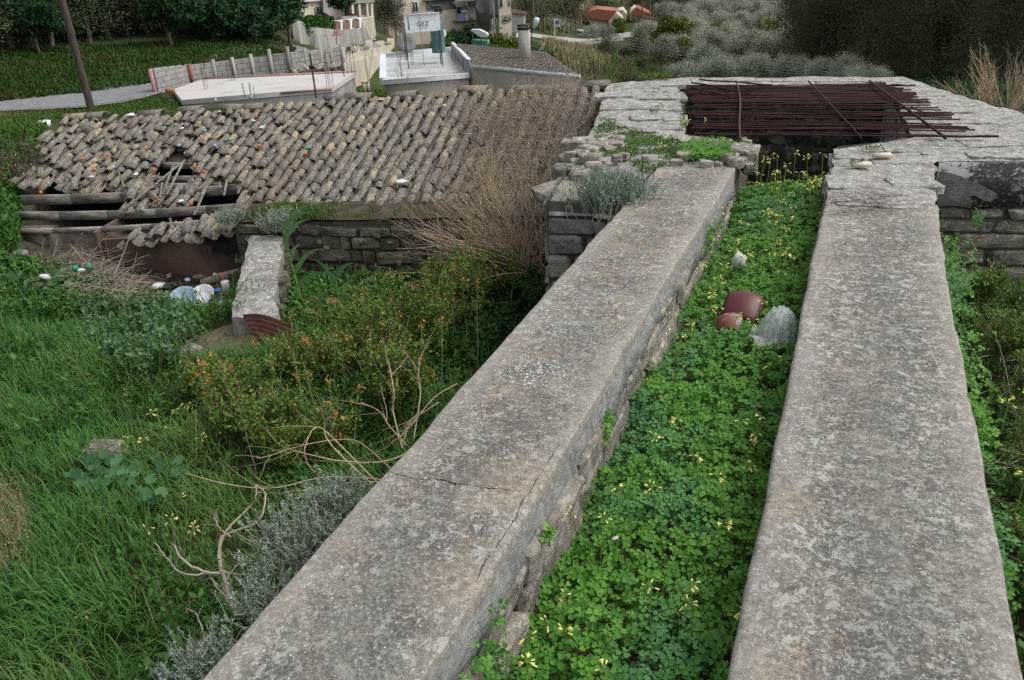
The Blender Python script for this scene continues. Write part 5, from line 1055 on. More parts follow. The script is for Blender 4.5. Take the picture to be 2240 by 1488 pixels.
flat('balcony_floor', [(996, 45), (1056, 42), (1056, 44), (996, 47)], VPlane(AP.a-[0, 1.1], AP.b-[0, 1.1]), 1.3, M['retain'], H1)
for x in (998, 1013, 1030): flat('balcony_post', [(x, 14), (x+1, 14), (x+1.3, 46), (x+.3, 46)], VPlane(AP.a-[0, 1.0], AP.b-[0, 1.0]), .1, M['steel'], H1)
LP = VPlane(AP.a-[0, 1.3], AP.b-[0, 1.3])
for x0, x1, y0, y1, m_, lb in [(1004, 1016, 31, 47, 'cloth_b', 'pale blue sheet hanging leftmost on the balcony line'), (1010, 1022, 23, 27, 'cloth_w', 'narrow white cloth hanging above the blue sheet'), (1018, 1024, 31, 45, 'cloth_w', 'white towel hanging right of the blue sheet'), (1028, 1039, 29, 39, 'cloth_w', 'white shirt hanging in the middle of the line'), (1039, 1050, 26, 37, 'cloth_w', 'white sheet hanging rightmost on the balcony line')]:
    tag(flat('washing', [(x0, y0), (x1, y0-.5), (x1+.3, y1-.5), (x0+.3, y1)], LP, .03, M[m_]), lb, 'washing', 'washing on the balcony')
dish(1057, 13, 113, .95, 'dishgrey', 'big grey dish on the house beside the tall white tower', (.5, -1, .4))
flat('left_block', [(820, -80), (885, -80), (885, 0), (820, 2)], VPlane(AP.a+[0, 3], AP.b+[0, 3]), 5, M['cream_pale'], H1)
flat('shed_roof', [(842, 2), (885, 0), (888, 10), (846, 12)], VPlane(AP.a-[0, 1], AP.b-[0, 1]), 2, M['roofslab'], H1)
TP = vp(1068, 110, 1120, 111, 90); T2 = VPlane(TP.a+[0, .6], TP.b+[0, .6])
TWh = thing('tall_white_house', tuple(at(1095, 95, 112)), 'tall narrow cream building with grey stairwell side', 'house')
flat('stairwell', [(1068, -70), (1091, -70), (1094, 85), (1074, 88)], T2, 6, M['greywall'], TWh)
flat('wall', [(1089, -70), (1114, -70), (1121, 93), (1116, 93), (1096, 84), (1093, 70)], TP, 7, M['cream_pale'], TWh)
flat('garage', [(1094, 72), (1118, 66), (1120, 90), (1098, 86)], VPlane(TP.a+[0, .5], TP.b+[0, .5]), 3, M['dark'], TWh)
flat('garage_door', [(1106, 73), (1112, 71), (1113, 89), (1107, 88)], VPlane(TP.a-[0, .05], TP.b-[0, .05]), .2, M['retain'], TWh)
window(TWh, TP, 1099, 34, 1110, 50, 3, 'retain'); window(TWh, TP, 1112.5, 31, 1117, 46, 1, 'retain'); window(TWh, TP, 1092, 0, 1099, 16, 0, 'retain'); window(TWh, TP, 1112, -5, 1115, 14, 0, 'retain')
window(TWh, T2, 1077, 41, 1087, 66, 0, 'white', name='door'); flat('ledge', [(1072, 33), (1090, 32), (1090, 35), (1072, 36)], VPlane(TP.a+[0, .2], TP.b+[0, .2]), .5, M['darksteel'], TWh)
for k in range(7): flat('step', [(1072-k*.2, 70+k*3), (1082-k*.3, 69+k*3), (1082-k*.3, 72+k*3), (1072-k*.2, 73+k*3)], VPlane(TP.a-[0, .3*k], TP.b-[0, .3*k]), .4, M['retain'], TWh)
tag(obj('concrete_pole', tube1([at(1083, 92, 96), at(1079, -40, 96)*[0, 0, 1]+at(1083, 92, 96)*[1, 1, 0]], .13, .1, 8), M['retain']), 'grey concrete pole in front of the tall cream building', 'utility pole')
SHp = vp(1118, 120, 1152, 121, 60); SH = thing('garden_shed', tuple(at(1132, 72, 122)), 'grey shed with a low tiled roof right of the tall cream building', 'shed')
flat('wall', [(1117, 28), (1146, 32), (1143, 73), (1120, 71)], SHp, 5, M['steel'], SH); flat('side_wall', [(1144, 32), (1150, 33), (1149, 70), (1142, 73)], VPlane(SHp.a+[0, .3], SHp.b+[0, .3]), 3, M['cream'], SH)
flat('roof', [(1116, 19), (1153, 25), (1153, 32), (1117, 28)], VPlane(SHp.a-[0, .4], SHp.b-[0, .4]), 6, M['brownroof'], SH)
KP = vp(1030, 68, 1067, 67.7, 90); KK = thing('green_kiosk', tuple(at(1048, 103, 67)), 'small green kiosk with white sloping roof behind the tiled roof', 'kiosk')
flat('panel', [(1032, 88), (1066, 90), (1066, 104), (1031, 102)], KP, .8, M['greenpaint'], KK)
for x in (1033, 1050, 1064): flat('post', [(x, 72), (x+1.3, 72), (x+1.5, 90), (x+.2, 90)], KP, .1, M['greenpaint'], KK)
flat('roof', [(1029, 67), (1031, 65), (1048, 65), (1066, 74), (1066, 81), (1052, 82)], VPlane(KP.a-[0, .2], KP.b-[0, .2]), .5, M['whiteedge'], KK)
# street lamp, bus sign, billboard
L0 = at(1168, 62, 52); LM = thing('street_lamp', tuple(at(1166, 130, 52)), 'street lamp head on a pole just behind the chimney', 'street lamp'); obj('lamp_pole', tube1([at(1166, 150, 52), at(1166, 62, 52)*[0, 0, 1]+at(1166, 150, 52)*[1, 1, 0], L0], .04, .035, 6), M['darksteel'], LM)
obj('lamp_head', [lathe(at(1172, 50, 52), [(.02, -.38), (.11, -.3), (.17, .1), (.15, .28), (.02, .32)], 10, (.35, 0, .9))], M['whiteedge'], LM, smooth=True)
BSg = thing('stop_sign_pole', tuple(at(1213, 80, 105)), 'white pole with a small blue and white sign board by the far road', 'sign'); BP = vp(1205, 105, 1225, 105, 60)
obj('pole', tube1([at(1213.4, 82, 105), at(1213.4, 82, 105)*[1, 1, 0]+at(1213, 42, 105)*[0, 0, 1]], .07, .07, 6), M['whiteedge'], BSg)
flat('board', [(1213, 42), (1225, 43), (1225, 59), (1214, 59)], BP, .06, M['white'], BSg); flat('blue_panel', [(1215, 45), (1223.5, 45.5), (1223.5, 52.5), (1215.3, 52)], VPlane(BP.a-[0, .05], BP.b-[0, .05]), .03, M['signblue'], BSg)
flat('pale_mark', [(1218.5, 47.8), (1222.5, 48), (1222, 50.6), (1219, 50.3)], VPlane(BP.a-[0, .09], BP.b-[0, .09]), .02, M['cloth_b'], BSg); flat('red_line', [(1216, 54.6), (1223.5, 55), (1223.5, 56), (1216, 55.6)], VPlane(BP.a-[0, .05], BP.b-[0, .05]), .03, M['pink'], BSg)
tag(flat('small_billboard', [(1267, 11), (1278, 11), (1278, 21), (1267, 21)], vp(1260, 215, 1280, 215, 30), .3, M['white']), 'small white board among the trees left of the red-roofed house', 'sign')
# red roofed houses and far white house
def house(name, fr, ro_, rr, label, wins, gable=None):
    P_ = vp(fr[0][0], rr, fr[1][0], rr, 40); h = thing(name, tuple(P_.hit(*fr[-1])), label, 'house')
    flat('wall', fr, P_, 8, M['cream_pale'] if name != 'white_house' else M['white'], h)
    if ro_: slab = flat('roof', ro_, VPlane(P_.a-[0, 1.0], P_.b-[0, 1.0]), 9.5, M['redroof'], h)
    if gable: flat('gable', gable, VPlane(P_.a-[0, 1.3], P_.b-[0, 1.3]), 9, M['cream'], h)
    for x0, y0, x1, y1 in wins: window(h, VPlane(P_.a-[0, 1.35], P_.b-[0, 1.35]) if gable else P_, x0, y0, x1, y1, 0, 'white', .1)
    return h
house('red_roofed_house', [(1290, 36), (1332, 36), (1362, 40), (1362, 60), (1290, 60)], [(1276, 31), (1306, 20), (1350, 24.5), (1331, 45), (1295, 42)], 205, 'left of the two red-roofed houses, with a hipped roof and a white gable', [(1356, 49, 1361, 55)], [(1331, 46), (1349, 29), (1364, 42), (1362, 62), (1334, 62)])
house('red_roofed_house', [(1378, 24), (1388, 16), (1405, 24), (1426, 36), (1426, 48), (1378, 46)], [(1379, 30), (1392, 16), (1426, 33), (1420, 39), (1400, 37)], 218, 'right of the two red-roofed houses, with a pale verge', [], [(1346, 25), (1362, 21), (1371, 32), (1370, 45), (1352, 45)])
tag(flat('porch_roof', [(1410, 38), (1438, 39), (1440, 42), (1412, 43)], vp(1400, 212, 1440, 212, 40), 2, M['redroof']), 'low red porch roof right of the second red house', 'roof')
house('white_house', [(1490, -30), (1540, -30), (1540, 12), (1515, 24), (1500, 22)], [(1485, -34), (1545, -34), (1545, 0), (1488, 2)], 240, 'far pale house at the top edge with an evergreen before it', [(1503, 5, 1507, 10), (1512, 6, 1516, 11)])
house('white_house', [(1566, -20), (1590, -20), (1590, 10), (1566, 10)], None, 245, 'far beige house corner beyond the olive grove', [(1572, 1, 1576, 6)])
tag(obj('water_butt', tube1([at(1324, 23, 207), at(1324, 19, 207)], .6, .6, 10), M['steel']), 'grey tank on the ridge of the left red roof', 'tank')
# car
cc = at(1275, 82, 184); fwd = np.array([.94, -.35, 0]); fwd /= np.linalg.norm(fwd); sdv = np.array([fwd[1], -fwd[0], 0]); upv = np.array([0, 0, 1.])
CR = thing('parked_car', tuple(cc), 'white estate car parked by the far road', 'car')
def carx(pts, w0, w1, mat, nm):
    n = len(pts); V = [cc+fwd*x-sdv*w_+upv*z for (x, z), w_ in zip(pts, w0)]+[cc+fwd*x+sdv*w_+upv*z for (x, z), w_ in zip(pts, w1)]
    return obj(nm, [(V, [list(range(n))]), (V, [list(range(2*n-1, n-1, -1))]), (V, [[(i+1) % n, i, n+i, n+(i+1) % n] for i in range(n)])], M[mat], CR)
body = [(-1.9, .3), (1.9, .3), (1.95, .7), (1.1, .88), (-1.9, .95), (-2.0, .6)]; carx(body, [.8]*6, [.8]*6, 'carpaint', 'body')
gh = [(-1.85, .93), (.85, .88), (.25, 1.38), (-1.6, 1.42)]; carx(gh, [.76, .76, .62, .62], [.76, .76, .62, .62], 'glass', 'windows')
carx([(-1.65, 1.40), (.28, 1.36), (.2, 1.45), (-1.6, 1.48)], [.64]*4, [.64]*4, 'carpaint', 'roof')
for x in (-1.25, -.3, .5): obj('pillar', [bar(cc+fwd*x+sdv*s_*.77+upv*.9, cc+fwd*(x-.1*(x > 0))+sdv*s_*.64+upv*1.42, .08, .05) for s_ in (-1, 1)], M['carpaint'], CR)
for x in (-1.25, 1.25):
    for s_ in (-1, 1):
        q = cc+fwd*x+sdv*s_*.72+upv*.3; wh = obj('wheel', [lathe(q, [(.01, -.09), (.3, -.09), (.31, 0), (.3, .09), (.01, .09)], 14, sdv)], M['tyre'], CR, smooth=False); obj('rim', [lathe(q+sdv*s_*.1, [(.01, -.01), (.17, -.01), (.17, .01), (.01, .01)], 10, sdv)], M['steel'], wh)
for s_ in (-1, 1): obj('headlight', [box(cc+fwd*1.96+sdv*s_*.55+upv*.66, (.05, .3, .14), math.atan2(fwd[1], fwd[0]))], M['whiteedge'], CR)
for s_ in (-1, 1): obj('tail_light', [box(cc-fwd*1.97+sdv*s_*.65+upv*.7, (.05, .16, .2), math.atan2(fwd[1], fwd[0]))], M['redplastic'], CR)
wall('far_road_wall', [(1255, 93), (1362, 80), (1364, 88), (1300, 98), (1245, 106)], vp(1245, 150, 1364, 168, 95), .4, M['retain'], 'pale low wall along the edge of the far road')
wall('garden_block', [(1176, 112), (1189, 97), (1193, 97), (1190, 108)], vp(1170, 62, 1195, 62, 105), .6, M['retain'], 'pale triangular concrete end of a garden wall')
# wires
for k, (y0, y1, y2) in enumerate([(8, 62, 158), (14, 74, 164), (20, 88, 170), (26, 100, 176), (33, 112, 182)]):
    a, b2 = at(1165, y0, 160), at(1960+k*6, y1*0+160+k*7, 46)
    t = np.linspace(0, 1, 26)[:, None]; P = a*(1-t)+b2*t; P[:, 2] -= 1.5*4*(t*(1-t))[:, 0]; tag(obj('wire', tubes(P[None], np.full((1, 26), .012)*np.linspace(1.5, .45, 26)[None], 3), M['wire']), ['topmost', 'second', 'third', 'fourth', 'lowest'][k]+' of the five thin wires crossing above the olive grove', 'cable', 'wires above the olive grove')
for k, (px, y0, y1, rr_, r_) in enumerate([(1405, -30, 40, 200, .16), (1541, -20, 28, 190, .16), (1421, -20, 45, 205, .14), (1168, -20, 50, 120, .12)]):
    a = at(px, y1, rr_); tag(obj('far_pole', tube1([a, [a[0], a[1], at(px, y0, rr_)[2]]], r_, r_*.7, 6), M['bark']), ['thin pole in front of the right red house', 'thin pole right of the far pale house', 'second thin pole at the right red house', 'thin pole rising behind the street lamp'][k], 'utility pole')
# red pavement and bins in the gap
ribbon('pink_pavement', [pr(790, 205, 36), pr(838, 185, 38)], [pr(835, 215, 34), pr(850, 195, 36)], M['pink'], .15, 'pink pavement strip seen between the two flat-roofed houses')
for px, py, c_, lb in [(797, 186, 'cream_pale', 'yellowish bin at the corner below the cream wall'), (804, 186, 'steel', 'grey bin beside the yellowish one')]:
    p = at(px, py, 37.5); tag(obj('bin', [box(p+[0, 0, -.1], (.16, .2, .42), .2), box(p+[0, 0, .13], (.19, .23, .04), .2)], simple('bin_yellow', (.45, .45, .18)) if c_ == 'cream_pale' else M[c_]), lb, 'bin')

# ------------------------------------------------------------------ TREES
def crown_mesh(name, blobs, n, size, mat, aspect=.45, up=0., shell_=.6, clump=.16, per=26):
    """leaf clumps spread through a union of ellipsoids"""
    C = []; m = n//per
    wts = np.array([b_[3]*b_[4]*b_[5] for b_ in blobs])**.7; wts /= wts.sum()
    for b_, k in zip(blobs, (wts*m).astype(int)+1):
        d = rv(k); rad = shell_+(1-shell_)*rng.random(k)**.6; ctr = np.array(b_[:3])+d*rad[:, None]*np.array(b_[3:6])*(1+.18*rng.normal(size=(k, 1)))
        C.append((ctr[:, None]+rng.normal(size=(k, per, 3))*clump*np.array([1, 1, .75])*np.mean(b_[3:6])).reshape(-1, 3))
    C = np.concatenate(C); (V, F), var = scatter_leaves(C, size, aspect, up)
    kk = np.repeat(rng.random(len(C)//per+1), per*4)[:len(V)]; var = np.clip(.45*var+.55*kk, 0, 1)
    return fmesh(name, [(V, F)], mat, var)
def trunk_mesh(name, h, r0, nb, spread, mat, lean=(0, 0, 0), lo=.25):
    P0 = grow(np.zeros((1, 3)), np.array([[lean[0], lean[1], 1.]]), np.array([h]), .08, .02, 7); R0 = np.linspace(r0, r0*.4, 7)[None]
    S, D, _ = fork(P0, nb, spread, lo, .95); D[:, 2] = np.abs(D[:, 2])+.2; P1 = grow(S, D, rng.uniform(.35, .75, nb)*h, .16, .04, 6); S2, D2, _ = fork(P1, nb*3, .7); P2 = grow(S2, D2, rng.uniform(.15, .35, nb*3)*h, .2, .03, 5)
    g = tubes(P0, R0, 7)+tubes(P1, np.linspace(r0*.42, r0*.12, 6)[None]*np.ones((nb, 1)), 5)+tubes(P2, np.linspace(r0*.16, r0*.04, 5)[None]*np.ones((nb*3, 1)), 3)
    return fmesh(name, g, mat, np.concatenate([np.full(len(x[0]), .4) for x in g]))
M['pale_bark'] = simple('pale_trunk_bark', (.15, .13, .11), (.07, .06, .05), 6, .95)
def blobs(k, w_, h, z0, sp, s0=.45, s1=.75): return [(random.uniform(-1, 1)*w_*sp, random.uniform(-1, 1)*w_*sp, z0+random.random()*h*.8, w_*random.uniform(s0, s1), w_*random.uniform(s0, s1), h*random.uniform(.22, .36)) for _ in range(k)]
KD = {
 'pine': [(crown_mesh('crown', blobs(11, 2.7, 6.5, 2.3, .55), 15000, .105, M['pine_leaf'], .35, .15, .4, .2), trunk_mesh('trunk', 7.5, .17, 8, .6, M['pale_bark'], (.12, .05))) for _ in range(4)],
 'olive': [(crown_mesh('crown', blobs(17, 2.1, 2.5, 1.5, .85, .26, .46), 17000, .08, M['olive_leaf'], .38, .35, .35, .42, 14), trunk_mesh('trunk', 2.8, .2, 6, .8, M['bark'])) for _ in range(4)],
 'citrus': [(crown_mesh('crown', blobs(6, 2.2, 3., 1.5, .5), 6000, .16, M['citrus_leaf'], .5, 0, .5, .16), trunk_mesh('trunk', 3, .14, 5, .6, M['bark'])) for _ in range(2)],
 'eucalypt': [(crown_mesh('crown', blobs(16, 3.4, 10, 1.2, .6, .35, .6), 30000, .105, M['eucalypt_leaf'], .22, -.5, .35, .22), trunk_mesh('trunk', 10, .28, 10, .6, M['pale_bark'])) for _ in range(3)],
 'bush': [(crown_mesh('crown', blobs(5, 1.2, 1.7, .7, .45, .6, .85), 5000, .09, M['bush_leaf'], .5, 0, .7, .13), trunk_mesh('trunk', 1.1, .08, 5, .6, M['bark'])) for _ in range(2)],
 'bare': [(crown_mesh('crown', blobs(6, 1.9, 3.0, 1.4, .5), 3600, .09, M['hedge_dull'], .4, .3, .4, .3), trunk_mesh('trunk', 3.6, .09, 14, .55, M['bark'])) for _ in range(2)],
}
def tree(kind, name, px, py, rr, sc, label, group, cat='tree', rz=None, zoff=0.):
    a = at(px, py, rr); z = T1(a[0], a[1])+zoff; cm, tm = random.choice(KD[kind]); s = sc*random.uniform(.92, 1.08)
    t = thing(name, (a[0], a[1], z), label, cat, group); ro_ = random.uniform(0, 6.28) if rz is None else rz
    put('trunk', tm, t, (a[0], a[1], z-.1), (0, 0, ro_), (s,)*3); put('crown', cm, t, (a[0], a[1], z-.1), (0, 0, ro_), (s, s, s*random.uniform(.9, 1.1))); return t
ORD = ['first', 'second', 'third', 'fourth', 'fifth', 'sixth', 'seventh', 'eighth', 'ninth', 'tenth', 'eleventh', 'twelfth', 'thirteenth', 'fourteenth', 'fifteenth', 'sixteenth', 'seventeenth', 'eighteenth']
for k, px in enumerate(np.linspace(-60, 545, 15)): tree('pine', 'wood_tree', px, 100, 45+px*.012+random.uniform(-1, 1.5), random.uniform(.72, .9), ORD[k]+' dark tree from the left in the front row of the roadside wood', 'dark trees of the roadside wood')
for k, px in enumerate(np.linspace(-90, 560, 15)): tree('pine', 'wood_tree', px, 60, 50+px*.014+random.uniform(-1, 2), random.uniform(.85, 1.05), ORD[k]+' dark tree from the left in the second row of the roadside wood', 'dark trees of the roadside wood')
for k, px in enumerate(np.linspace(-60, 580, 13)): tree('pine', 'wood_tree', px, 20, 58+px*.014+random.uniform(-1, 2), random.uniform(1.1, 1.3), ORD[k]+' dark tree from the left in the back row of the roadside wood', 'dark trees of the roadside wood')
for k, (px, py, rr, s) in enumerate([(600, 100, 52, .5), (635, 98, 54, .5), (560, 100, 49, .4), (470, 105, 48, .45), (100, 160, 44, .35), (380, 115, 46, .4)]): tree('bush', 'wood_shrub', px, py, rr, s*3, ORD[k]+' low dark shrub listed along the foot of the roadside wood', 'shrubs at the wood edge', 'shrub')
# olives and yellow-green trees on the right, by place
OL = [(1415, 92, 150, 1.25), (1322, 78, 165, .8), (1297, 74, 178, .85), (1500, 70, 160, 1.3), (1560, 60, 165, 1.3), (1620, 65, 160, 1.3), (1680, 70, 150, 1.2), (1490, 52, 190, 1.5), (1560, 45, 195, 1.5), (1640, 45, 190, 1.5), (1700, 50, 180, 1.4), (1520, 35, 215, 1.5), (1600, 30, 215, 1.4), (1455, 38, 215, 1.2),
      (1480, 125, 100, 1.15), (1560, 118, 104, 1.2), (1640, 120, 102, 1.2), (1720, 118, 104, 1.2), (1800, 122, 98, 1.15), (1520, 100, 125, 1.2), (1600, 92, 128, 1.25), (1690, 92, 128, 1.3), (1770, 95, 122, 1.3), (1430, 118, 112, .9), (1850, 100, 120, 1.3),
      (1500, 168, 66, .95), (1570, 165, 68, 1.05), (1650, 165, 66, 1.), (1730, 168, 64, .95), (1800, 170, 60, .9), (1850, 165, 58, .9), (1890, 172, 52, .8), (1540, 148, 82, 1.05), (1630, 145, 84, 1.1), (1710, 145, 84, 1.1), (1790, 148, 80, 1.05), (1345, 176, 44, .42), (1380, 172, 50, .5), (1300, 176, 40, .36), (1420, 172, 58, .6)]
for k, (px, py, rr, s) in enumerate(OL):
    row = 'far' if rr > 140 else ('middle' if rr > 90 else 'near'); same = sorted([o_[:2] for o_ in OL if (('far' if o_[2] > 140 else ('middle' if o_[2] > 90 else 'near')) == row)])
    s *= .62 if rr < 70 else (.72 if rr < 90 else (.85 if rr < 140 else .9))
    tree('olive', 'olive_tree', px, py+14, rr, s, f'silvery olive tree, {ORD[min(same.index((px, py)), 17)]} from the left among the {row} ones of the grove', 'olive trees of the grove', zoff=-.6 if rr < 70 else 0)
for k, (px, py, rr, s, lb) in enumerate([(1465, 105, 108, 1.05, 'dark yellow-green tree left of the olives above the green meadow'), (1490, 118, 100, .7, 'lower yellow-green tree at the meadow edge'), (1565, 80, 112, .95, 'yellow-green tree top between olives in mid grove'), (1690, 88, 112, .95, 'yellow-green tree right of the grove middle'), (1352, 68, 180, .8, 'yellow-green tree before the left red-roofed house'), (1640, 118, 96, .7, 'small dark yellow-green tree low in the grove')]):
    tree('citrus', 'citrus_tree', px, py+14, rr, s, lb, 'yellow-green trees among the olives')
for k, (px, py, rr, s) in enumerate([(1760, 110, 78, .95), (1850, 110, 72, 1.0), (1950, 120, 66, 1.05), (2050, 130, 62, 1.1), (2150, 140, 62, 1.1), (2250, 150, 58, 1.1), (1800, 90, 92, 1.2), (1900, 90, 90, 1.3), (2010, 90, 84, 1.3), (2120, 90, 84, 1.3), (2230, 90, 84, 1.3), (2330, 120, 66, 1.1), (1790, 130, 70, .6), (2000, 150, 56, .7), (2110, 170, 50, .7), (2200, 180, 46, .65)]):
    tree('eucalypt', 'eucalyptus_tree', px, py, rr, s, ORD[k]+' of the tall drooping dark trees on the right, counted nearer row first', 'tall dark trees on the right')
for k, (px, py, rr, s, lb) in enumerate([(985, 94, 96, 1.0, 'round clipped dark bush left of three before the house'), (1008, 92, 98, .95, 'round clipped dark bush in the middle of three'), (1042, 86, 100, 1.15, 'broad dark bush under the balcony washing'), (753, 50, 70, .85, 'round orange-tree bush on the terrace beside the pillars'), (998, 96, 95, .7, 'low dark bush before the middle of the three')]):
    tree('bush', 'round_bush', px, py, rr, s, lb, 'round dark bushes of the gardens', 'bush', zoff=0 if px != 753 else 2.2)
for k, (px, py, rr, s, lb) in enumerate([(845, 92, 92, 1.05, 'tall half bare tree between the terrace house and the apartments'), (868, 74, 100, 1.05, 'leafy half bare tree over the pinkish wall'), (1150, 40, 150, 2, 'grey thin tree right of the shed'), (1190, 40, 160, 2.2, 'dull tree above the blue sign'), (1230, 30, 190, 2.4, 'dull tree on the slope left of the red roofs'), (1260, 60, 185, 2, 'dark thin tree beside the far car'), (1390, 30, 230, 2.2, 'loose tree between the two red roofs'), (1440, 25, 235, 2.4, 'purplish bare tree behind the right red roof'), (1520, 22, 240, 2, 'bare tree before the far pale house'), (1480, 40, 215, 2, 'brown thin tree above the olives'), (1640, 20, 230, 2, 'dull tree at the top beside the canes'), (1740, 60, 170, 2, 'dull tree left of the tall dark ones')]):
    tree('bare', 'bare_tree', px, py+8, rr, s, lb, 'thin half bare trees on the slopes')
for k, (px, py, rr, s, lb) in enumerate([(1325, 128, 92, .8, 'thin greyish bush tree left at the meadow edge'), (1392, 122, 100, .85, 'thin greyish bush tree on the far side of the meadow'), (1445, 142, 84, .7, 'thin greyish bush tree at the right of the meadow'), (1370, 168, 56, .55, 'thin greyish bush tree just beyond the tower rim'), (1310, 160, 52, .5, 'thin greyish bush tree beside the dark hedge'), (1415, 165, 60, .5, 'low grey bush tree beyond the moss on the tower rim')]):
    tree('bare', 'bare_tree', px, py+10, rr, s, lb, 'thin half bare trees around the meadow')
for k, (px, py, rr, s, lb) in enumerate([(1330, 118, 105, .8, 'round green bush at the far meadow edge'), (1365, 112, 112, .7, 'small green bush under the far road'), (1295, 150, 46, .62, 'dark green bush below the canes'), (1400, 148, 84, .5, 'small green bush in the middle of the meadow')]):
    tree('bush', 'round_bush', px, py+8, rr, s, lb, 'green bushes of the meadow', 'bush')
for k, (px, py, rr, s, lb) in enumerate([(1330, -8, 260, 2.2, 'big dark evergreen behind the left red roof'), (1300, -12, 270, 2.2, 'dark evergreen at the top above the slope'), (1360, -12, 270, 2., 'dark evergreen at the top right of the big one'), (1525, 12, 232, .7, 'small dark conifer before the far pale house'), (1700, -10, 260, 2, 'dark tree at the top right of the canes'), (1570, -8, 265, 1.6, 'dark tree beyond the far beige house'), (1100, -30, 260, 2, 'dark tree far behind the tall building')]):
    tree('pine', 'evergreen_tree', px, py+8, rr, s, lb, 'dark evergreens at the top of the view')
# scrub, canes, hedges as stuff
def polyscatter(poly, n, r0, r1, ymin=None):
    """points on the terrain whose picture falls in poly, between two distances"""
    out = []; xs = [p[0] for p in poly]; ys_ = [p[1] for p in poly]; tries = 0
    while len(out) < n and tries < 60:
        k = n*3; px = rng.uniform(min(xs), max(xs), k); R = r0+(r1-r0)*rng.random(k)**1.0; d = (WM@np.stack([px-1120, np.full(k, np.mean(ys_)-744.), np.full(k, FOC)])).T; h = np.hypot(d[:, 0], d[:, 1]); x = d[:, 0]/h*R; y = d[:, 1]/h*R
        P = np.stack([x, y, terr(x, y)], 1); out += list(P[inpoly(proj(P), poly)]); tries += 1
    return np.array(out[:n])
def brush(name, poly, n, r0, r1, h, wd, mat, label, bend=.35):
    P = polyscatter(poly, n, r0, r1); 
    if len(P) < 10: return None
    g = blades(P, h*rng.uniform(.5, 1.2, len(P)), np.full(len(P), wd)*rng.uniform(.6, 1.4, len(P)), rng.uniform(.1, bend*2, len(P)))
    me_v = g[0][0]; cl = np.clip(.5+.5*snoise(P[:, 0]*.9, P[:, 1]*.9), 0, 1); var = np.repeat(.5*rng.random(len(P))+.5*cl, 7)
    F3, F4 = g[1][1], g[0][1]; me = fmesh_shared(name, me_v, [F4, F3], M[mat], var); o = put(name, me); return tag(o, label, None, None, 'stuff')
def fmesh_shared(name, V, Fs, mat, var=None, c=None):
    li = np.concatenate([f.ravel() for f in Fs]); ls = np.concatenate([np.full(len(f), f.shape[1]) for f in Fs]); me = bpy.data.meshes.new(name)
    me.vertices.add(len(V)); me.vertices.foreach_set('co', np.asarray(V, np.float32).ravel()); me.loops.add(len(li)); me.loops.foreach_set('vertex_index', li.astype(np.int32))
    me.polygons.add(len(ls)); me.polygons.foreach_set('loop_start', np.concatenate([[0], np.cumsum(ls)[:-1]]).astype(np.int32))
    if var is not None: a = me.attributes.new('var', 'FLOAT', 'POINT'); a.data.foreach_set('value', np.asarray(var, np.float32))
    me.materials.append(mat); me.update(calc_edges=True); return me
brush('cane_thicket', [(1195, 80), (1240, 95), (1330, 130), (1330, 165), (1260, 170), (1190, 120)], 5500, 48, 130, 1.6, .05, 'canes', 'tan and green cane thicket right of the tiled roof')
brush('slope_scrub', [(1120, -40), (1300, -40), (1300, 40), (1240, 75), (1150, 60)], 5000, 130, 290, 3.0, .16, 'canes', 'dull scrub covering the slope behind the shed')
brush('cane_field', [(1620, -30), (1720, -30), (1710, 60), (1630, 50)], 3000, 150, 290, 4.5, .2, 'canes', 'pale tan canes at the top left of the tall dark trees')
brush('orchard_scrub', [(1380, -30), (1720, -30), (1720, 70), (1380, 50)], 4000, 180, 300, 2.2, .2, 'hedge_dull', 'dull undergrowth between the far trees')
brush('hedge', [(1245, 110), (1300, 120), (1310, 185), (1240, 178)], 4000, 38, 50, 1.3, .035, 'bush_leaf', 'dark green hedge below the cane thicket')
brush('meadow', [(1330, 90), (1480, 110), (1480, 175), (1330, 175)], 9000, 50, 140, .35, .05, 'grass_far', 'green meadow left of the olive grove')
brush('garden_grass', [(1050, 80), (1200, 80), (1230, 120), (1240, 160), (1190, 125), (1060, 110)], 7000, 50, 125, .35, .04, 'grass_far', 'grassy slope around the chimney')
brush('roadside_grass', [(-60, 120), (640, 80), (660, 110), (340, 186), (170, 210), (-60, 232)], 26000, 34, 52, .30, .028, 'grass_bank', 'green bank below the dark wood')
brush('verge_grass', [(-60, 250), (200, 236), (345, 208), (400, 235), (380, 250), (120, 262), (60, 330), (-60, 420)], 22000, 9, 34, .14, .012, 'grass_far', 'grass between the road and the tile roof')
brush('yard_grass', [(640, 205), (850, 185), (860, 215), (640, 225)], 1500, 30, 44, .3, .03, 'grass_far', 'grass in the gap between the flat roofs')
brush('orchard_grass', [(1480, 100), (1900, 100), (1900, 175), (1480, 175)], 6000, 56, 130, .4, .06, 'grass_far', 'grass under the olive grove')
brush('valley_scrub', [(1720, 60), (2300, 60), (2300, 300), (1900, 230), (1720, 170)], 9000, 22, 90, .5, .035, 'bush_leaf', 'dark undergrowth under the tall trees on the right')
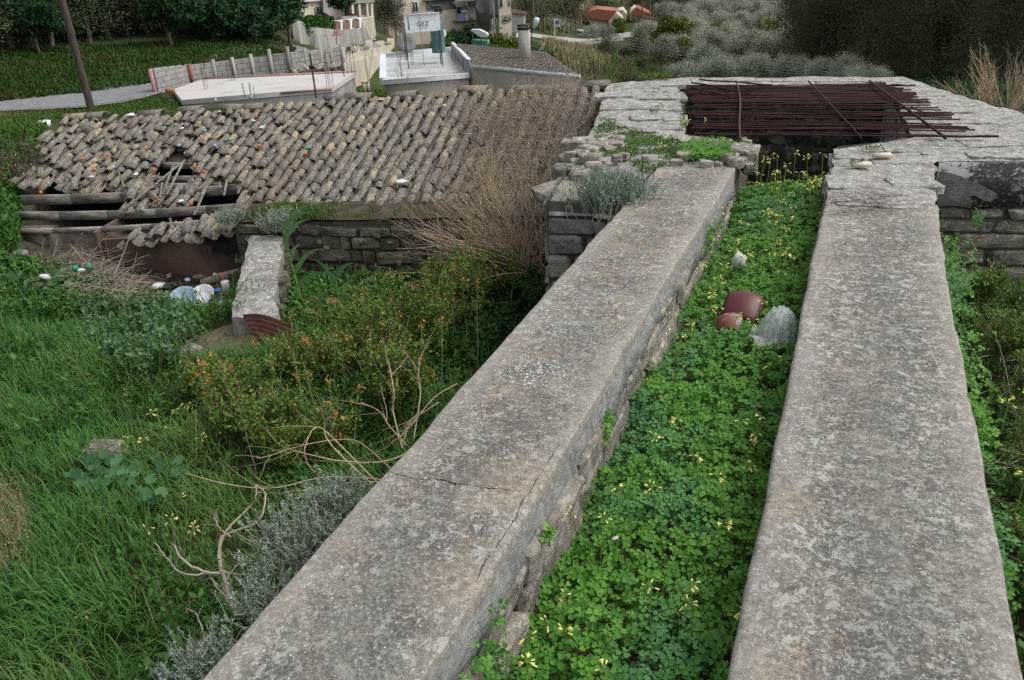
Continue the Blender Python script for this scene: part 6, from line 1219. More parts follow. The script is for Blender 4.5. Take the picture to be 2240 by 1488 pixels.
# ivy over the walls
def leafcloud(name, C, size, mat, label=None, kind='stuff', parent=None, aspect=.5, up=0.): 
    (V, F), var = scatter_leaves(C, size, aspect, up); o = obj(name, [(V, F)], M[mat], parent, var); return tag(o, label, None, None, kind) if parent is None else tag(o, kind=kind)
def fillpoly(poly, n):
    xs = [p[0] for p in poly]; ys_ = [p[1] for p in poly]; out = np.empty((0, 2))
    while len(out) < n: q = np.stack([rng.uniform(min(xs), max(xs), n), rng.uniform(min(ys_), max(ys_), n)], 1); out = np.concatenate([out, q[inpoly(q, poly)]])
    return out[:n]
IV = [RP.hit(x, y)+np.append(rng.normal(0, .18, 2), 0)-[.1, .45, 0] for x, y in fillpoly([(664, 45), (690, 33), (728, 36), (734, 60), (730, 95), (722, 104), (698, 106), (694, 85), (684, 83), (672, 62)], 6000)]
o = leafcloud('ivy', np.array(IV), .13, 'ivy', None, None); tag(o, 'green ivy curtain hanging over the concrete wall', 'ivy'); o.pop('kind', None)
IV = [at(x, y, 63)+rng.normal(0, .25, 3) for x, y in fillpoly([(952, 100), (958, 92), (980, 92), (985, 108), (955, 112)], 900)]
tag(leafcloud('yellow_bush', np.array(IV), .12, 'clover_pale', None, None), 'yellow-green shrub beside the black dish', 'bush').pop('kind', None)
IV = [at(x, y, 72)+rng.normal(0, .3, 3) for x, y in fillpoly([(1066, 88), (1085, 84), (1110, 96), (1150, 100), (1150, 112), (1068, 104)], 2500)]
leafcloud('yellow_weeds', np.array(IV), .13, 'citrus_leaf', 'yellowish weeds behind the tiled roof')
# small bare saplings in front of the cream walls
for k, (px, py, rr, h, lb) in enumerate([(806, 184, 37.5, 2.0, 'bare sapling before the tall cream wall'), (812, 92, 66, 3.2, 'bare sapling by the stair wall'), (886, 208, 33, .9, 'small bare sapling before the beige wall, behind the roof ridge'), (880, 168, 38.6, 1.4, 'bare twigs at the corner of the blue-white flat roof')]):
    c = at(px, py, rr); P = grow(np.repeat(c[None], 3, 0), rv(3)*.3+[0, 0, 1], np.full(3, h), .1, .05, 6); S, D, _ = fork(P, 16, .6); P1 = grow(S, D, rng.uniform(.25, .6, 16)*h, .15, .08, 5)
    tag(obj('bare_sapling', tubes(P, np.linspace(.016, .006, 6)[None], 4)+tubes(P1, np.linspace(.006, .003, 5)[None], 3), M['twig_tan']), lb, 'sapling', 'bare saplings')
# ------------------------------------------------------------------ NEAR PLANTS
def stuff(name, V, Fs, mat, var, label):
    return tag(put(name, fmesh_shared(name, V, Fs, M[mat], var)), label, None, None, 'stuff')
def cat_groups(gl):
    """concatenate groups of (V,F) with own V"""
    return gl
FOOT = [[(40, 480), (520, 440), (540, 500), (620, 480), (1200, 450), (1200, 610), (640, 602), (612, 520), (600, 700), (500, 685), (528, 600), (200, 600), (60, 560)]]
DIRT = [(395, 745), (500, 725), (560, 705), (640, 725), (640, 770), (560, 778), (420, 790)]
RUB = [(60, 555), (200, 560), (300, 610), (520, 590), (515, 680), (400, 675), (300, 660), (250, 640), (90, 625)]
def yard(n, x0, x1, y0, y1):
    P = np.stack([rng.uniform(x0, x1, n), rng.uniform(y0, y1, n)], 1); z = terr(P[:, 0], P[:, 1]); P = np.column_stack([P, z]); q = proj(P)
    k = (P[:, 0] < -1.36) & (q[:, 0] > -420) & (q[:, 1] < 1900)
    s = -.174*(P[:, 0]+2.8)+.985*(P[:, 1]-9.7); u_ = .985*(P[:, 0]+2.8)+.174*(P[:, 1]-9.7)
    k &= ~((s > -2.95) & (u_ > -7.0) & (s < 1)); k &= ~inpoly(q, RUB) & ~(inpoly(q, DIRT) & (rng.random(len(P)) < .93))
    k &= ~((P[:, 0] > -1.95) & (P[:, 1] > 4.95))
    # low stub footprint
    k &= ~inpoly(P[:, :2], [(-4.42, 4.6), (-3.95, 4.6), (-5.08, 6.4), (-5.5, 6.3)])
    return P[k]
def dens_near(P, k=1.):   # keep fewer where far
    return P
P = np.concatenate([yard(62000, -7.5, -1.36, .3, 4.6), yard(42000, -10.5, -1.36, 4.0, 7.2)])
tuft = snoise(P[:, 0]*2.2, P[:, 1]*2.2, 1, 3)+.6*snoise(P[:, 0]*6, P[:, 1]*6, 1, 8)
enc = (P[:, 1] > 5.1) & (P[:, 0] > -4.9)
keep_ = rng.random(len(P)) < np.clip(.62+.5*tuft, .12, 1)
P, tuft, enc = P[keep_], tuft[keep_], enc[keep_]
H = rng.uniform(.12, .34, len(P))*(1+.35*tuft); H[enc] *= .6
azf = 2.4*snoise(P[:, 0]*1.3, P[:, 1]*1.3, 1, 6)+rng.normal(0, .9, len(P))+3.3
g = blades(P-[0, 0, .02], H, rng.uniform(.0025, .006, len(P)), rng.uniform(.25, .95, len(P)), azf)
stuff('grass', g[0][0], [g[0][1], g[1][1]], 'grass', np.repeat(np.clip(rng.random(len(P))*.7+.25*tuft+.1-.25*enc, 0, 1), 7), 'long lush green grass filling the yard')
k = rng.random(len(P)) < .035; Pd = P[k]; g = blades(Pd, rng.uniform(.15, .42, len(Pd)), np.full(len(Pd), .0016), rng.uniform(.1, .5, len(Pd)))
stuff('dry_grass', g[0][0], [g[0][1], g[1][1]], 'grass_dry', np.repeat(rng.random(len(Pd)), 7), 'dry pale grass stalks among the green')
# broad weeds: rosettes of pointed leaves
def rosettes(P, nl, L, W, lift=.5, h=.08):
    n = len(P); i = np.repeat(np.arange(n), nl); a = rng.uniform(0, 2*pi, n*nl); el = rng.uniform(.05, 1., n*nl)*lift; l = (np.broadcast_to(L, n)[i])*rng.uniform(.6, 1.2, n*nl)
    D = np.stack([np.cos(a)*np.cos(el), np.sin(a)*np.cos(el), np.sin(el)], 1); S = np.stack([-np.sin(a), np.cos(a), 0*a], 1); Nn = np.cross(S, D)
    C = P[i]+np.outer(rng.random(n*nl)*h, [0, 0, 1])+D*(l*.55)[:, None]; C[:, 2] += .0
    return folded(C, D*(l*.5)[:, None], S*(l*W)[:, None], Nn*(l*W)[:, None], .5), np.repeat(rng.random(n*nl), 4)
Pw = yard(9000, -10, -1.36, .3, 7); m = snoise(Pw[:, 0]*1.1, Pw[:, 1]*1.1, 1, 12)+.4*rng.normal(size=len(Pw)); Pw = Pw[m > .28][:2400]
(V, F), var = rosettes(Pw, 10, rng.uniform(.03, .065, len(Pw)), .28, 1.3, .22); stuff('weeds', V, [F], 'weed', var, 'broad leaved weeds growing through the grass')
def patch(poly, n, r0, r1): P = polyscatter(poly, n, r0, r1); return P
Pt = patch([(190, 700), (380, 690), (440, 760), (360, 850), (180, 820)], 200, 4, 8)
(V, F), var = rosettes(Pt, 22, rng.uniform(.025, .05, len(Pt)), .42, 1.3, .26); stuff('pale_weeds', V, [F], 'thistle', var, 'patch of grey-green broad leaves in the middle of the yard')
Pt = patch([(0, 590), (120, 600), (260, 650), (250, 720), (0, 720)], 420, 5, 10)
(V, F), var = rosettes(Pt, 16, rng.uniform(.03, .06, len(Pt)), .4, 1.2, .22); stuff('nettle_patch', V, [F], 'weed', var, 'nettle-like weeds below the left bank')
# lobed leaf discs (mallow) and clover
def discs(C, N_, rad, lobes=7, cup=.15):
    n = len(C); A = np.cross(N_, rv(n)); A /= np.linalg.norm(A, axis=1, keepdims=True); B = np.cross(N_, A); k = lobes*2; V = [C-N_*(rad*cup)[:, None]]
    for j in range(k):
        a = 2*pi*j/k; rr_ = rad*(1 if j % 2 else .86)*(.35 if j == 0 else 1); V.append(C+(A*math.cos(a)+B*math.sin(a))*rr_[:, None])
    V = np.stack(V, 1).reshape(-1, 3); i = np.arange(n)[:, None]*(k+1); F = np.stack([np.stack([i[:, 0], i[:, 0]+1+j, i[:, 0]+1+(j+1) % k], 1) for j in range(k)], 1).reshape(-1, 3); return (V, F), np.repeat(rng.random(n), k+1)
Pm = np.concatenate([patch([(205, 1070), (260, 1040), (300, 1065), (285, 1120), (180, 1130), (175, 1100)], 60, 2.5, 6), patch([(60, 600), (200, 640), (180, 700), (0, 660)], 60, 5, 9), patch([(200, 1040), (430, 1060), (420, 1160), (200, 1150)], 40, 2.5, 6)])
Nn = rv(len(Pm))*.45+[.25, -.45, .8]; Nn /= np.linalg.norm(Nn, axis=1, keepdims=True)
(V, F), var = discs(Pm+np.outer(rng.uniform(.10, .24, len(Pm)), [0, 0, 1]), Nn, rng.uniform(.022, .045, len(Pm)), 6); stuff('mallow', V, [F], 'mallow', var, 'clump of large round mallow leaves near the grey rock')
def trifoil(C, N_, size):
    """three heart-shaped leaflets, each folded along its middle"""
    n = len(C); A = np.cross(N_, rv(n)); A /= np.linalg.norm(A, axis=1, keepdims=True); B = np.cross(N_, A); Vs, Fs = [], []
    for L in range(3):
        th_ = 2*pi*L/3+rng.normal(0, .12, n); D = A*np.cos(th_)[:, None]+B*np.sin(th_)[:, None]; S = -A*np.sin(th_)[:, None]+B*np.cos(th_)[:, None]; s = size[:, None]; dr = rng.uniform(-.15, .4, n)[:, None]
        dn = -N_*dr
        pts = [C+D*s*.04, C+(D*.45+dn*.35)*s+N_*s*.0, C+(D*.84+dn*.8)*s, C+(D*1.0+dn)*s+S*s*.30+N_*s*.10, C+(D*.62+dn*.5)*s+S*s*.50+N_*s*.16, C+(D*1.0+dn)*s-S*s*.30+N_*s*.10, C+(D*.62+dn*.5)*s-S*s*.50+N_*s*.16]
        Vs.append(np.stack(pts, 1).reshape(-1, 3)); i = np.arange(n)*7+L*n*7
        Fs.append(np.concatenate([np.stack([i, i+4, i+1], 1), np.stack([i+1, i+4, i+3], 1), np.stack([i+1, i+3, i+2], 1), np.stack([i, i+1, i+6], 1), np.stack([i+1, i+5, i+6], 1), np.stack([i+1, i+2, i+5], 1)]))
    return (np.concatenate(Vs), np.concatenate(Fs)), np.tile(np.repeat(rng.random(n), 7), 3)
n = 15000; cx_ = rng.uniform(-.775, -.09, n); cy_ = rng.uniform(.35, 6.85, n)-.12*(snoise(cx_*9, cx_*5, 1, 3)+.5)
kk = rng.random(n) < np.where(cy_ < 3, 1, .8); cx_, cy_ = cx_[kk], cy_[kk]
top = -.215-.05*np.clip((-.42-cx_)/.3, 0, 1)+.035*snoise(cx_*6, cy_*4, 1, 3)+.02*snoise(cx_*15, cy_*13, 1, 9)-.05*np.clip((-.62-cx_)/.12, 0, 1)*(snoise(cy_*5, cy_*3) > -.2)+.05*np.clip((cy_-5.6)/.5, 0, 1)*(.5+snoise(cx_*7, cy_*6, 1, 4))+.04*np.clip((cx_+.3)/.2, 0, 1)*np.clip((cy_-3.5)/1.5, 0, 1)-.12*np.clip((cy_-6.5)/.3, 0, 1)
layer = rng.random(len(cx_))**1.6*.13
gap = (snoise(cx_*11, cy_*9, 1, 5) > .62)
CZ = top-layer-.05*gap
sz = rng.uniform(.014, .0245, len(cx_))*np.where(cy_ > 4, .9, 1); Nn = rv(len(cx_))*.38+[.05, -.22, .95]; Nn /= np.linalg.norm(Nn, axis=1, keepdims=True)
C = np.stack([cx_, cy_, CZ], 1)
# keep the litter free
(V, F), var = trifoil(C, Nn, sz)
vv = np.clip(.75*var+.25*np.tile(np.repeat(np.clip(.5+.5*snoise(cx_*3, cy_*2, 1, 2), 0, 1), 7), 3)-np.tile(np.repeat(layer*1.5, 7), 3)*0, 0, 1)
stuff('clover', V, [F], 'clover', vv, 'dense clover carpet filling the channel between the walls')
St = C[rng.random(len(C)) < .45]; Pq = np.stack([St-[0, 0, .14], St-[0, 0, .06]+rv(len(St))*.006, St], 1); g = tubes(Pq, .0011, 3); stuff('clover_stalks', g[0][0], [g[0][1]], 'stem_green', None, 'thin green stalks below the clover leaves')
# clover climbing over the edges of the wall, and small tufts of it in wall joints
C2 = []
for (x, y, z, n_, s) in [(-.74, 1.42, -.17, 90, .06), (-.75, 2.62, -.12, 30, .03), (-.74, 1.92, -.10, 10, .02), (-.73, 4.9, -.14, 60, .06), (-.73, 1.2, -.2, 60, .05), (.56, 3.0, -.12, 160, .05), (.57, 2.4, -.2, 150, .06), (.57, 3.6, -.18, 160, .07), (.62, 4.9, -.32, 420, .10), (.66, 5.3, -.42, 300, .09), (.57, 5.8, -.22, 60, .03), (.9, 6.4, -.36, 50, .03)]:
    C2.append(np.array([x, y, z])+rng.normal(size=(n_, 3))*[s*.6, s*2 if x > 0 and n_ > 100 else s, s])
C2 = np.concatenate(C2); C2[:, 0] = np.where(C2[:, 0] > 0, np.maximum(C2[:, 0], .555), np.maximum(C2[:, 0], -.74)); Nn = rv(len(C2))*.5+[0, -.3, .8]; Nn /= np.linalg.norm(Nn, axis=1, keepdims=True); (V, F), var = trifoil(C2, Nn, rng.uniform(.012, .02, len(C2))); stuff('wall_clover', V, [F], 'clover', var, 'clover growing along the wall faces')
# yellow sorrel flowers: one thing per stalk
def sorrel(base, h, lean, zone, lb, sc=1.):
    top = base+np.array([lean[0], lean[1], h]); P = np.stack([base, base+(top-base)*.35+[0, 0, h*.1], base+(top-base)*.7+[0, 0, h*.07], top]); t = thing('sorrel_flower', tuple(base), lb, 'flower', zone)
    obj('stalk', tubes(P[None], np.full((1, 4), .0016*sc), 4), M['stem_green'], t); nf = random.randint(3, 7); gp, gs = [], []
    for k in range(nf):
        a = random.uniform(0, 2*pi); d = np.array([math.cos(a)*.9, math.sin(a)*.9, random.uniform(-.5, .5)]); L = random.uniform(.010, .022)*sc; e = top+d*L*.9; gs += tubes(np.stack([top, (top+e)/2+[0, 0, .003], e])[None], .0008*sc, 3)
        f = e+d*random.uniform(.010, .016)*sc+[0, 0, -.003]; op = random.random() < .12; gp += tubes(np.stack([e, (e+f)/2, f])[None], np.array([[.0012, .0024, .0030 if not op else .008]])*sc, 5, False)
    obj('flower_heads', gp, M['petal'], t); obj('flower_stalks', gs, M['stem_green'], t)
fl = []
for k in range(20): sorrel(np.array([random.uniform(-.62, -.12), random.uniform(5.7, 6.75), -.24]), random.uniform(.18, .32), (random.gauss(0, .03), random.gauss(0, .04)), 'yellow sorrel flowers before the pit', 'tall drooping yellow sorrel buds standing before the dark pit', 1.25)
for k in range(100):
    y = random.choice([random.uniform(.9, 2.3), random.uniform(2.3, 4.4), random.uniform(4.4, 6.6)]); side = random.random(); x = random.uniform(-.70, -.52) if side < .35 else (random.uniform(-.42, -.13) if side < .85 else random.uniform(-.6, -.2))
    zone = ['near the front of the channel', 'in the middle of the channel', 'at the far end of the channel'][0 if y < 2.3 else (1 if y < 4.4 else 2)]
    sorrel(np.array([x, y, -.27-.06*(y > 6)]), random.uniform(.10, .24)*(1.25 if y > 4.8 else 1), (random.gauss(0, .04), random.gauss(0, .05)), 'yellow sorrel flowers '+zone, 'drooping yellow sorrel buds on a thin stalk '+zone, 1.0 if y < 4 else 1.15)
for k, (px, py) in enumerate([(395, 920), (370, 960), (345, 930), (330, 990), (300, 980), (455, 985), (420, 910), (410, 1120), (340, 1190), (205, 1380), (390, 1170), (440, 1190)]):
    p = gz(px, py+30); sorrel(p, .2, (0, 0), 'yellow sorrel flowers in the yard grass', 'yellow sorrel buds standing among the yard grass', 1.5)
for px, py in [(2188, 900), (2225, 1060), (2235, 880)]: p = atz(px, py+50, -.5); sorrel(p, .16, (0, 0), 'yellow sorrel flowers right of the right wall', 'yellow sorrel flower leaning over beside the right wall', 1.6)
for px, py in [(1500, 292), (1540, 285), (1445, 345), (1462, 330), (1590, 330)]: p = atz(px, py, .0); sorrel(p, .1, (0, 0), 'yellow sorrel flowers on the tower', 'small yellow sorrel buds on the green corner of the tower', 1.4)
# creeping green on the tower top and ledge
def carpet(name, poly, n, z, mat, size, hh, label, lumps=.5):
    q = fillpoly(poly, n); P = np.array([atz(x, y, z) for x, y in q]); m = snoise(P[:, 0]*7, P[:, 1]*7, 1, 3)+rng.normal(0, .25, len(P)); P = P[m > -lumps]; P[:, 2] += hh*rng.random(len(P))*(1+.8*snoise(P[:, 0]*5, P[:, 1]*5, 1, 1))
    P[:, 2] += np.array([min(0, tz(a, b_)) for a, b_ in P[:, :2]])
    (V, F), var = rosettes(P, 4, np.full(len(P), size), .35, 1.2, .01); return stuff(name, V, [F], mat, var, label)
carpet('creeping_plants', [(1300, 282), (1335, 268), (1400, 290), (1480, 300), (1500, 330), (1560, 315), (1620, 340), (1625, 356), (1500, 352), (1440, 368), (1400, 372), (1360, 340), (1300, 345)], 5200, .0, 'clover_pale', .016, .02, 'low green creeping plants on the broken left shoulder of the tower', .15)
C3 = np.array([atz(x, y, .02) for x, y in fillpoly([(1480, 335), (1510, 315), (1580, 312), (1622, 335), (1610, 352), (1500, 352)], 900)]); C3[:, 2] += rng.random(len(C3))*.06*(1); Nn = rv(len(C3))*.4+[0, -.3, .9]; Nn /= np.linalg.norm(Nn, axis=1, keepdims=True); (V, F), var = trifoil(C3, Nn, rng.uniform(.012, .018, len(C3))); stuff('tower_clover', V, [F], 'clover', var, 'mound of clover on the tower shoulder beside the pit')
carpet('rim_moss', [(1395, 168), (1470, 165), (1470, 172), (1400, 175)], 300, .02, 'clover_pale', .02, .03, 'tuft of green at the far left rim of the tower', 1)
for poly, n_ in [([(1490, 220), (1500, 222), (1498, 290), (1488, 280)], 160), ([(1425, 240), (1450, 225), (1455, 235), (1430, 250)], 50), ([(1880, 322), (1930, 318), (1925, 328), (1880, 330)], 60), ([(1400, 200), (1460, 200), (1460, 205), (1400, 205)], 40), ([(1310, 260), (1350, 262), (1350, 268), (1310, 268)], 60), ([(1860, 355), (1890, 352), (1890, 360), (1860, 362)], 50)]:
    carpet('crack_moss', poly, n_, .03, 'clover_pale', .012, .01, 'green moss in cracks of the tower top', 1)
# ledge grass on the old wall
uu = rng.uniform(-3.42, -1.9, 2600); ss = rng.uniform(-2.92, -2.45, 2600); kk = (snoise(uu*4, ss*3, 1, 2)+rng.normal(0, .3, 2600) > -.1) & ((uu < -2.3) | (rng.random(2600) < .3)); Pl = rfv(uu, ss, zl+(zr-zl)*(uu+3.42)/3.3+.02)[kk]
g = blades(Pl, rng.uniform(.05, .16, len(Pl)), np.full(len(Pl), .0035), rng.uniform(.2, .9, len(Pl))); stuff('ledge_grass', g[0][0], [g[0][1], g[1][1]], 'grass_far', np.repeat(rng.random(len(Pl)), 7), 'grass growing on top of the old stone wall')
uu = rng.uniform(-1.75, -.9, 500); Pl = rfv(uu, rng.uniform(-2.85, -2.6, 500), zl+.06+0*uu); g = blades(Pl, rng.uniform(.04, .12, 500), np.full(500, .003), rng.uniform(.2, .8, 500)); stuff('eave_grass', g[0][0], [g[0][1], g[1][1]], 'grass_far', np.repeat(rng.random(500), 7), 'grass tufts below the right end of the eave')
Pl = polyscatter([(20, 400), (120, 290), (60, 420), (40, 560), (0, 600), (-60, 600), (-60, 380)], 5000, 7, 16); g = blades(Pl, rng.uniform(.06, .22, len(Pl)), np.full(len(Pl), .006), rng.uniform(.2, .9, len(Pl))); stuff('bank_grass', g[0][0], [g[0][1], g[1][1]], 'grass', np.repeat(rng.random(len(Pl)), 7), 'grass and weeds on the left bank')
(V, F), var = rosettes(Pl[:1500], 9, .09, .3, 1.2, .2); stuff('bank_weeds', V, [F], 'weed', var, 'leafy weeds on the left bank')
q = fillpoly([(515, 560), (600, 540), (600, 680), (500, 680)], 500); Pl = np.array([atz(x, y, -.95) for x, y in q]); m = snoise(Pl[:, 0]*6, Pl[:, 1]*6, 1, 4) > .15; Pl = Pl[m]; g = blades(Pl, rng.uniform(.02, .06, len(Pl)), np.full(len(Pl), .003), rng.uniform(.2, .9, len(Pl))); stuff('stub_grass', g[0][0], [g[0][1], g[1][1]], 'grass_far', np.repeat(rng.random(len(Pl)), 7), 'sparse grass on top of the low wall stub')
# ------------------------------------------------------------------ shrubs
def leafy_shrub(base, h, w_, nst, nlv, lsize, mat, label, group, name='leafy_shrub', tw='twig', lean=(0, 0), orange=0, cat='shrub'):
    t = thing(name, tuple(base), label, cat, group); D = rv(nst)*.55+[lean[0], lean[1], .95]; P0 = grow(np.repeat(base[None], nst, 0), D, rng.uniform(.7, 1.1, nst)*h, .13, .03, 6)
    P0[..., :2] = base[:2]+(P0[..., :2]-base[:2])*w_/h*1.1
    S, D1, _ = fork(P0, nst*7, .8, .25); P1 = grow(S, D1, rng.uniform(.2, .5, nst*7)*h, .2, .04, 5); S, D2, _ = fork(P1, nst*22, .9); P2 = grow(S, D2, rng.uniform(.1, .22, nst*22)*h, .25, .02, 4)
    g = tubes(P0, np.linspace(.010, .004, 6)[None]*h/.7, 5)+tubes(P1, np.linspace(.0045, .002, 5)[None]*h/.7, 4)+tubes(P2, np.linspace(.002, .001, 4)[None], 3)
    Vn = sum(len(x[0]) for x in g); obj('branches', g, M[tw], t, rng.random(Vn)*.6)
    PP = np.concatenate([P2.reshape(-1, 3), P1[:, 2:].reshape(-1, 3)]); C = PP[rng.integers(0, len(PP), nlv)]+rng.normal(size=(nlv, 3))*lsize*1.1
    (V, F), var = scatter_leaves(C, lsize, .48, .3); obj('leaves', [(V, F)], M[mat], t, var)
    if orange > 90:
        S = base+rng.normal(size=(7, 3))*[w_*.4, w_*.4, 0]; Pz_ = grow(S, rv(7)*.25+[0, 0, 1], rng.uniform(1.0, 1.3, 7)*h, .07, .03, 7); g = tubes(Pz_, np.linspace(.0045, .0018, 7)[None], 4); obj('sprigs', g, M['silver_dry'], t, rng.random(7*28)*.5)
        i = np.repeat(np.arange(7), 60); k_ = rng.uniform(3.2, 6, 420); k0 = np.minimum(k_.astype(int), 5); C = Pz_[i, k0]+(Pz_[i, k0+1]-Pz_[i, k0])*(k_-k0)[:, None]+rng.normal(size=(420, 3))*.022; (V, F), var = scatter_leaves(C, lsize*.95, .48, .6); obj('sprig_leaves', [(V, F)], M[mat], t, var)
        C = (Pz_[:5, 6][:, None]+rng.normal(size=(5, 9, 3))*.014).reshape(-1, 3); (V, F), var = scatter_leaves(C, lsize, .5, .8); obj('orange_tips', [(V, F)], M['lentisk_orange'], t, var)
    if orange:
        i = rng.integers(0, len(PP), 12); C = (PP[i][:, None]+rng.normal(size=(12, orange//12, 3))*.035).reshape(-1, 3); (V, F), var = scatter_leaves(C, lsize*1.05, .5); obj('dead_leaves', [(V, F)], M['lentisk_orange'], t, var)
    return t
def bp(px, py, z): p = atz(px, py, z); p[2] = T1(p[0], p[1]) if p[0] < -1.4 else z; return p
SHR = [(560, 960, .50, .42, 'lentisk shrub furthest left, nearest the open grass'), (690, 1010, .58, .45, 'dark lentisk shrub just behind the arching thorny canes'), (650, 860, .36, .4, 'lentisk shrub in front of the rusty corrugated sheet'), (790, 860, .62, .5, 'lentisk shrub in the middle of the thicket'), (870, 930, .62, .36, 'lentisk shrub hard against the wall above the canes'), (930, 790, .64, .45, 'lentisk shrub right of the middle of the thicket'), (760, 740, .38, .4, 'low lentisk shrub beside the tall reeds'), (1005, 710, .66, .36, 'yellow-green lentisk with a bare forked stem close to the wall'), (1085, 650, .58, .32, 'lentisk shrub nearest the old stone wall'), (470, 900, .3, .3, 'small lentisk at the left edge of the thicket')]
for px, py, h, w_, lb in SHR: leafy_shrub(bp(px, py, -1.35), h*.88, w_, 9, 4600 if h > .5 else 2600, .0155, 'lentisk', lb, 'lentisk shrubs along the left wall', 'lentisk_shrub', 'twig', (0, 0), 96)
C = yard(5200, -5.2, -1.5, 3.6, 6.6); m = inpoly(proj(C), [(640, 600), (1180, 600), (1190, 640), (980, 900), (700, 900), (640, 720)]); C = C[m]; C[:, 2] += .03; (V, F), var = rosettes(C, 9, .045, .38, 1.2, .14); stuff('undergrowth', V, [F], 'weed', var, 'dark leafy undergrowth between the shrubs')
# orange-tipped upright sprigs and reeds
def cane(base, h, lean, nleaf, label, sc=1., group='giant reed shoots in the enclosure'):
    t = thing('reed', tuple(base), label, 'reed', group); P = np.stack([base, base+[lean[0]*.3, lean[1]*.3, h*.4], base+[lean[0]*.7, lean[1]*.7, h*.75], base+[lean[0], lean[1], h]]); obj('stem', tubes(P[None], np.linspace(.007, .003, 4)[None]*sc, 6), M['stem_green'], t)
    for k in range(nleaf):
        f = .35+.65*k/max(1, nleaf-1); q = P[0]+(P[3]-P[0])*f; a = random.uniform(0, 6.28) if k < nleaf-1 else 0; el = random.uniform(.7, 1.25); L = random.uniform(.22, .34)*sc; d = np.array([math.cos(a)*math.cos(el), math.sin(a)*.5*math.cos(el), math.sin(el)]); s = np.cross(d, [0.2, -1, .1]); s /= np.linalg.norm(s); s = np.cross(d, np.cross(s, d)); V = []
        for tt_ in np.linspace(0, 1, 8): c = q+d*L*tt_+np.array([math.cos(a)*.3, 0, -.35])*L*tt_**3*.8; ww = .013*sc*math.sin(pi*min(1, .12+tt_*.88)**.8)*(1 if tt_ < 1 else 0)+.001; V += [c-s*ww, c+[0, 0.003, -.002], c+s*ww]
        i = np.arange(7)*3; obj('leaf', [(np.array(V), np.concatenate([np.stack([i, i+1, i+4, i+3], 1), np.stack([i+1, i+2, i+5, i+4], 1)]))], M['reed'], t, np.full(24, random.random()))
cane(bp(672, 720, -1.45), .80, (-.08, 0), 6, 'tallest giant reed shoot, left one with broad arching leaves', 1.5); cane(bp(755, 745, -1.4), .5, (0, 0), 5, 'shorter giant reed shoot right of the tallest', 1.25)
cane(bp(1435, 840, -1.4)*0+bp(705, 740, -1.4), .25, (.03, 0), 4, 'smallest giant reed shoot between the other two', .7)
# big bare bush in front of the old wall and its tangle over the roof
BB = thing('bare_bush', (-2.56, 6.5, -1.13), 'big leafless tan bush fanning up from the corner between old wall and tower', 'bush')
b0 = np.array(WORLD[BB.name])
def fan(n, L, spread, mean, K=7, curl=.07, g_=0., r0=.0035, base=b0, bs=.10):
    D = rv(n)*spread+np.array(mean); P = grow(base+rng.normal(size=(n, 3))*[bs, bs, .04], D, rng.uniform(.55, 1.1, n)*L, curl, g_, K); return P
P0 = fan(85, 1.15, .62, (-.30, .05, .7), 8, .13, -.02); P0b = fan(75, 1.1, .46, (-.80, -.12, .30), 8, .12, .03); P0c = fan(40, .9, .5, (.10, .1, .8), 8, .15)
PA = np.concatenate([P0, P0b, P0c]); PA[..., 2] = np.maximum(PA[..., 2], b0[2]-.02)
S, D, _ = fork(PA, 800, .6, .15); PB = grow(S, D+[0, 0, .1], rng.uniform(.12, .42, 800), .22, 0, 5); S, D, _ = fork(PB, 1800, .9); PC = grow(S, D, rng.uniform(.05, .18, 1800), .3, 0, 4)
g = tubes(PA, np.linspace(.0042, .0014, 8)[None], 4)+tubes(PB, np.linspace(.002, .001, 5)[None], 3)+tubes(PC, np.linspace(.0012, .0007, 4)[None], 3); nv = [len(x[0]) for x in g]
obj('twigs', g, M['twig_tan'], BB, np.concatenate([np.repeat(rng.random(v_//k_+1), k_)[:v_] for v_, k_ in zip(nv, (32, 15, 12))]))
# tangle lying on the roof
TG_ = thing('dry_creeper', tuple(rf(-.9, -1.4, roofz(-.9, -1.4))), 'dense tangle of dry leafless creeper lying over the right end of the tile roof', 'creeper')
q = fillpoly([(1020, 235), (1110, 205), (1200, 195), (1290, 200), (1310, 250), (1250, 330), (1215, 400), (1195, 470), (1090, 460), (1030, 420), (1045, 330)], 480); S = np.array([onroof(x, y, random.uniform(.05, .25)) for x, y in q])
D = rv(480); D[:, 2] = np.abs(D[:, 2])*.5; Pa = grow(S, D, rng.uniform(.15, .55, 480), .34, -.015, 9); S, D, _ = fork(Pa, 2600, 1., 0); Pb = grow(S, D, rng.uniform(.08, .26, 2600), .36, .0, 5); S, D, _ = fork(Pb, 3000, 1., 0); Pc = grow(S, D, rng.uniform(.04, .14, 3000), .4, .0, 4)
for Q_ in (Pa, Pb, Pc):
    uu_ = (Q_-O0)@U; ss_ = (Q_-O0)@V_; zz_ = roofz(uu_, ss_)+.06; Q_[..., 2] = np.where((uu_ < 0) & (ss_ < 0) & (ss_ > -2.6), np.maximum(Q_[..., 2], zz_), Q_[..., 2])
g = tubes(Pa, np.linspace(.0035, .0015, 9)[None], 4)+tubes(Pb, np.linspace(.002, .001, 5)[None], 3)+tubes(Pc, .0009, 3); nv = [len(x[0]) for x in g]
obj('tangled_twigs', g, M['twig_pale'], TG_, np.concatenate([np.repeat(rng.random(v_//k_+1), k_)[:v_] for v_, k_ in zip(nv, (36, 15, 12))]))
q = fillpoly([(1150, 380), (1230, 300), (1260, 330), (1215, 420)], 60); S = np.array([onroof(x, y, .1) for x, y in q]); leafcloud('creeper_leaves', (S[:, None]+rng.normal(size=(60, 12, 3))*.04).reshape(-1, 3), .012, 'clover_pale', 'few green leaves at the foot of the tower under the dry creeper')
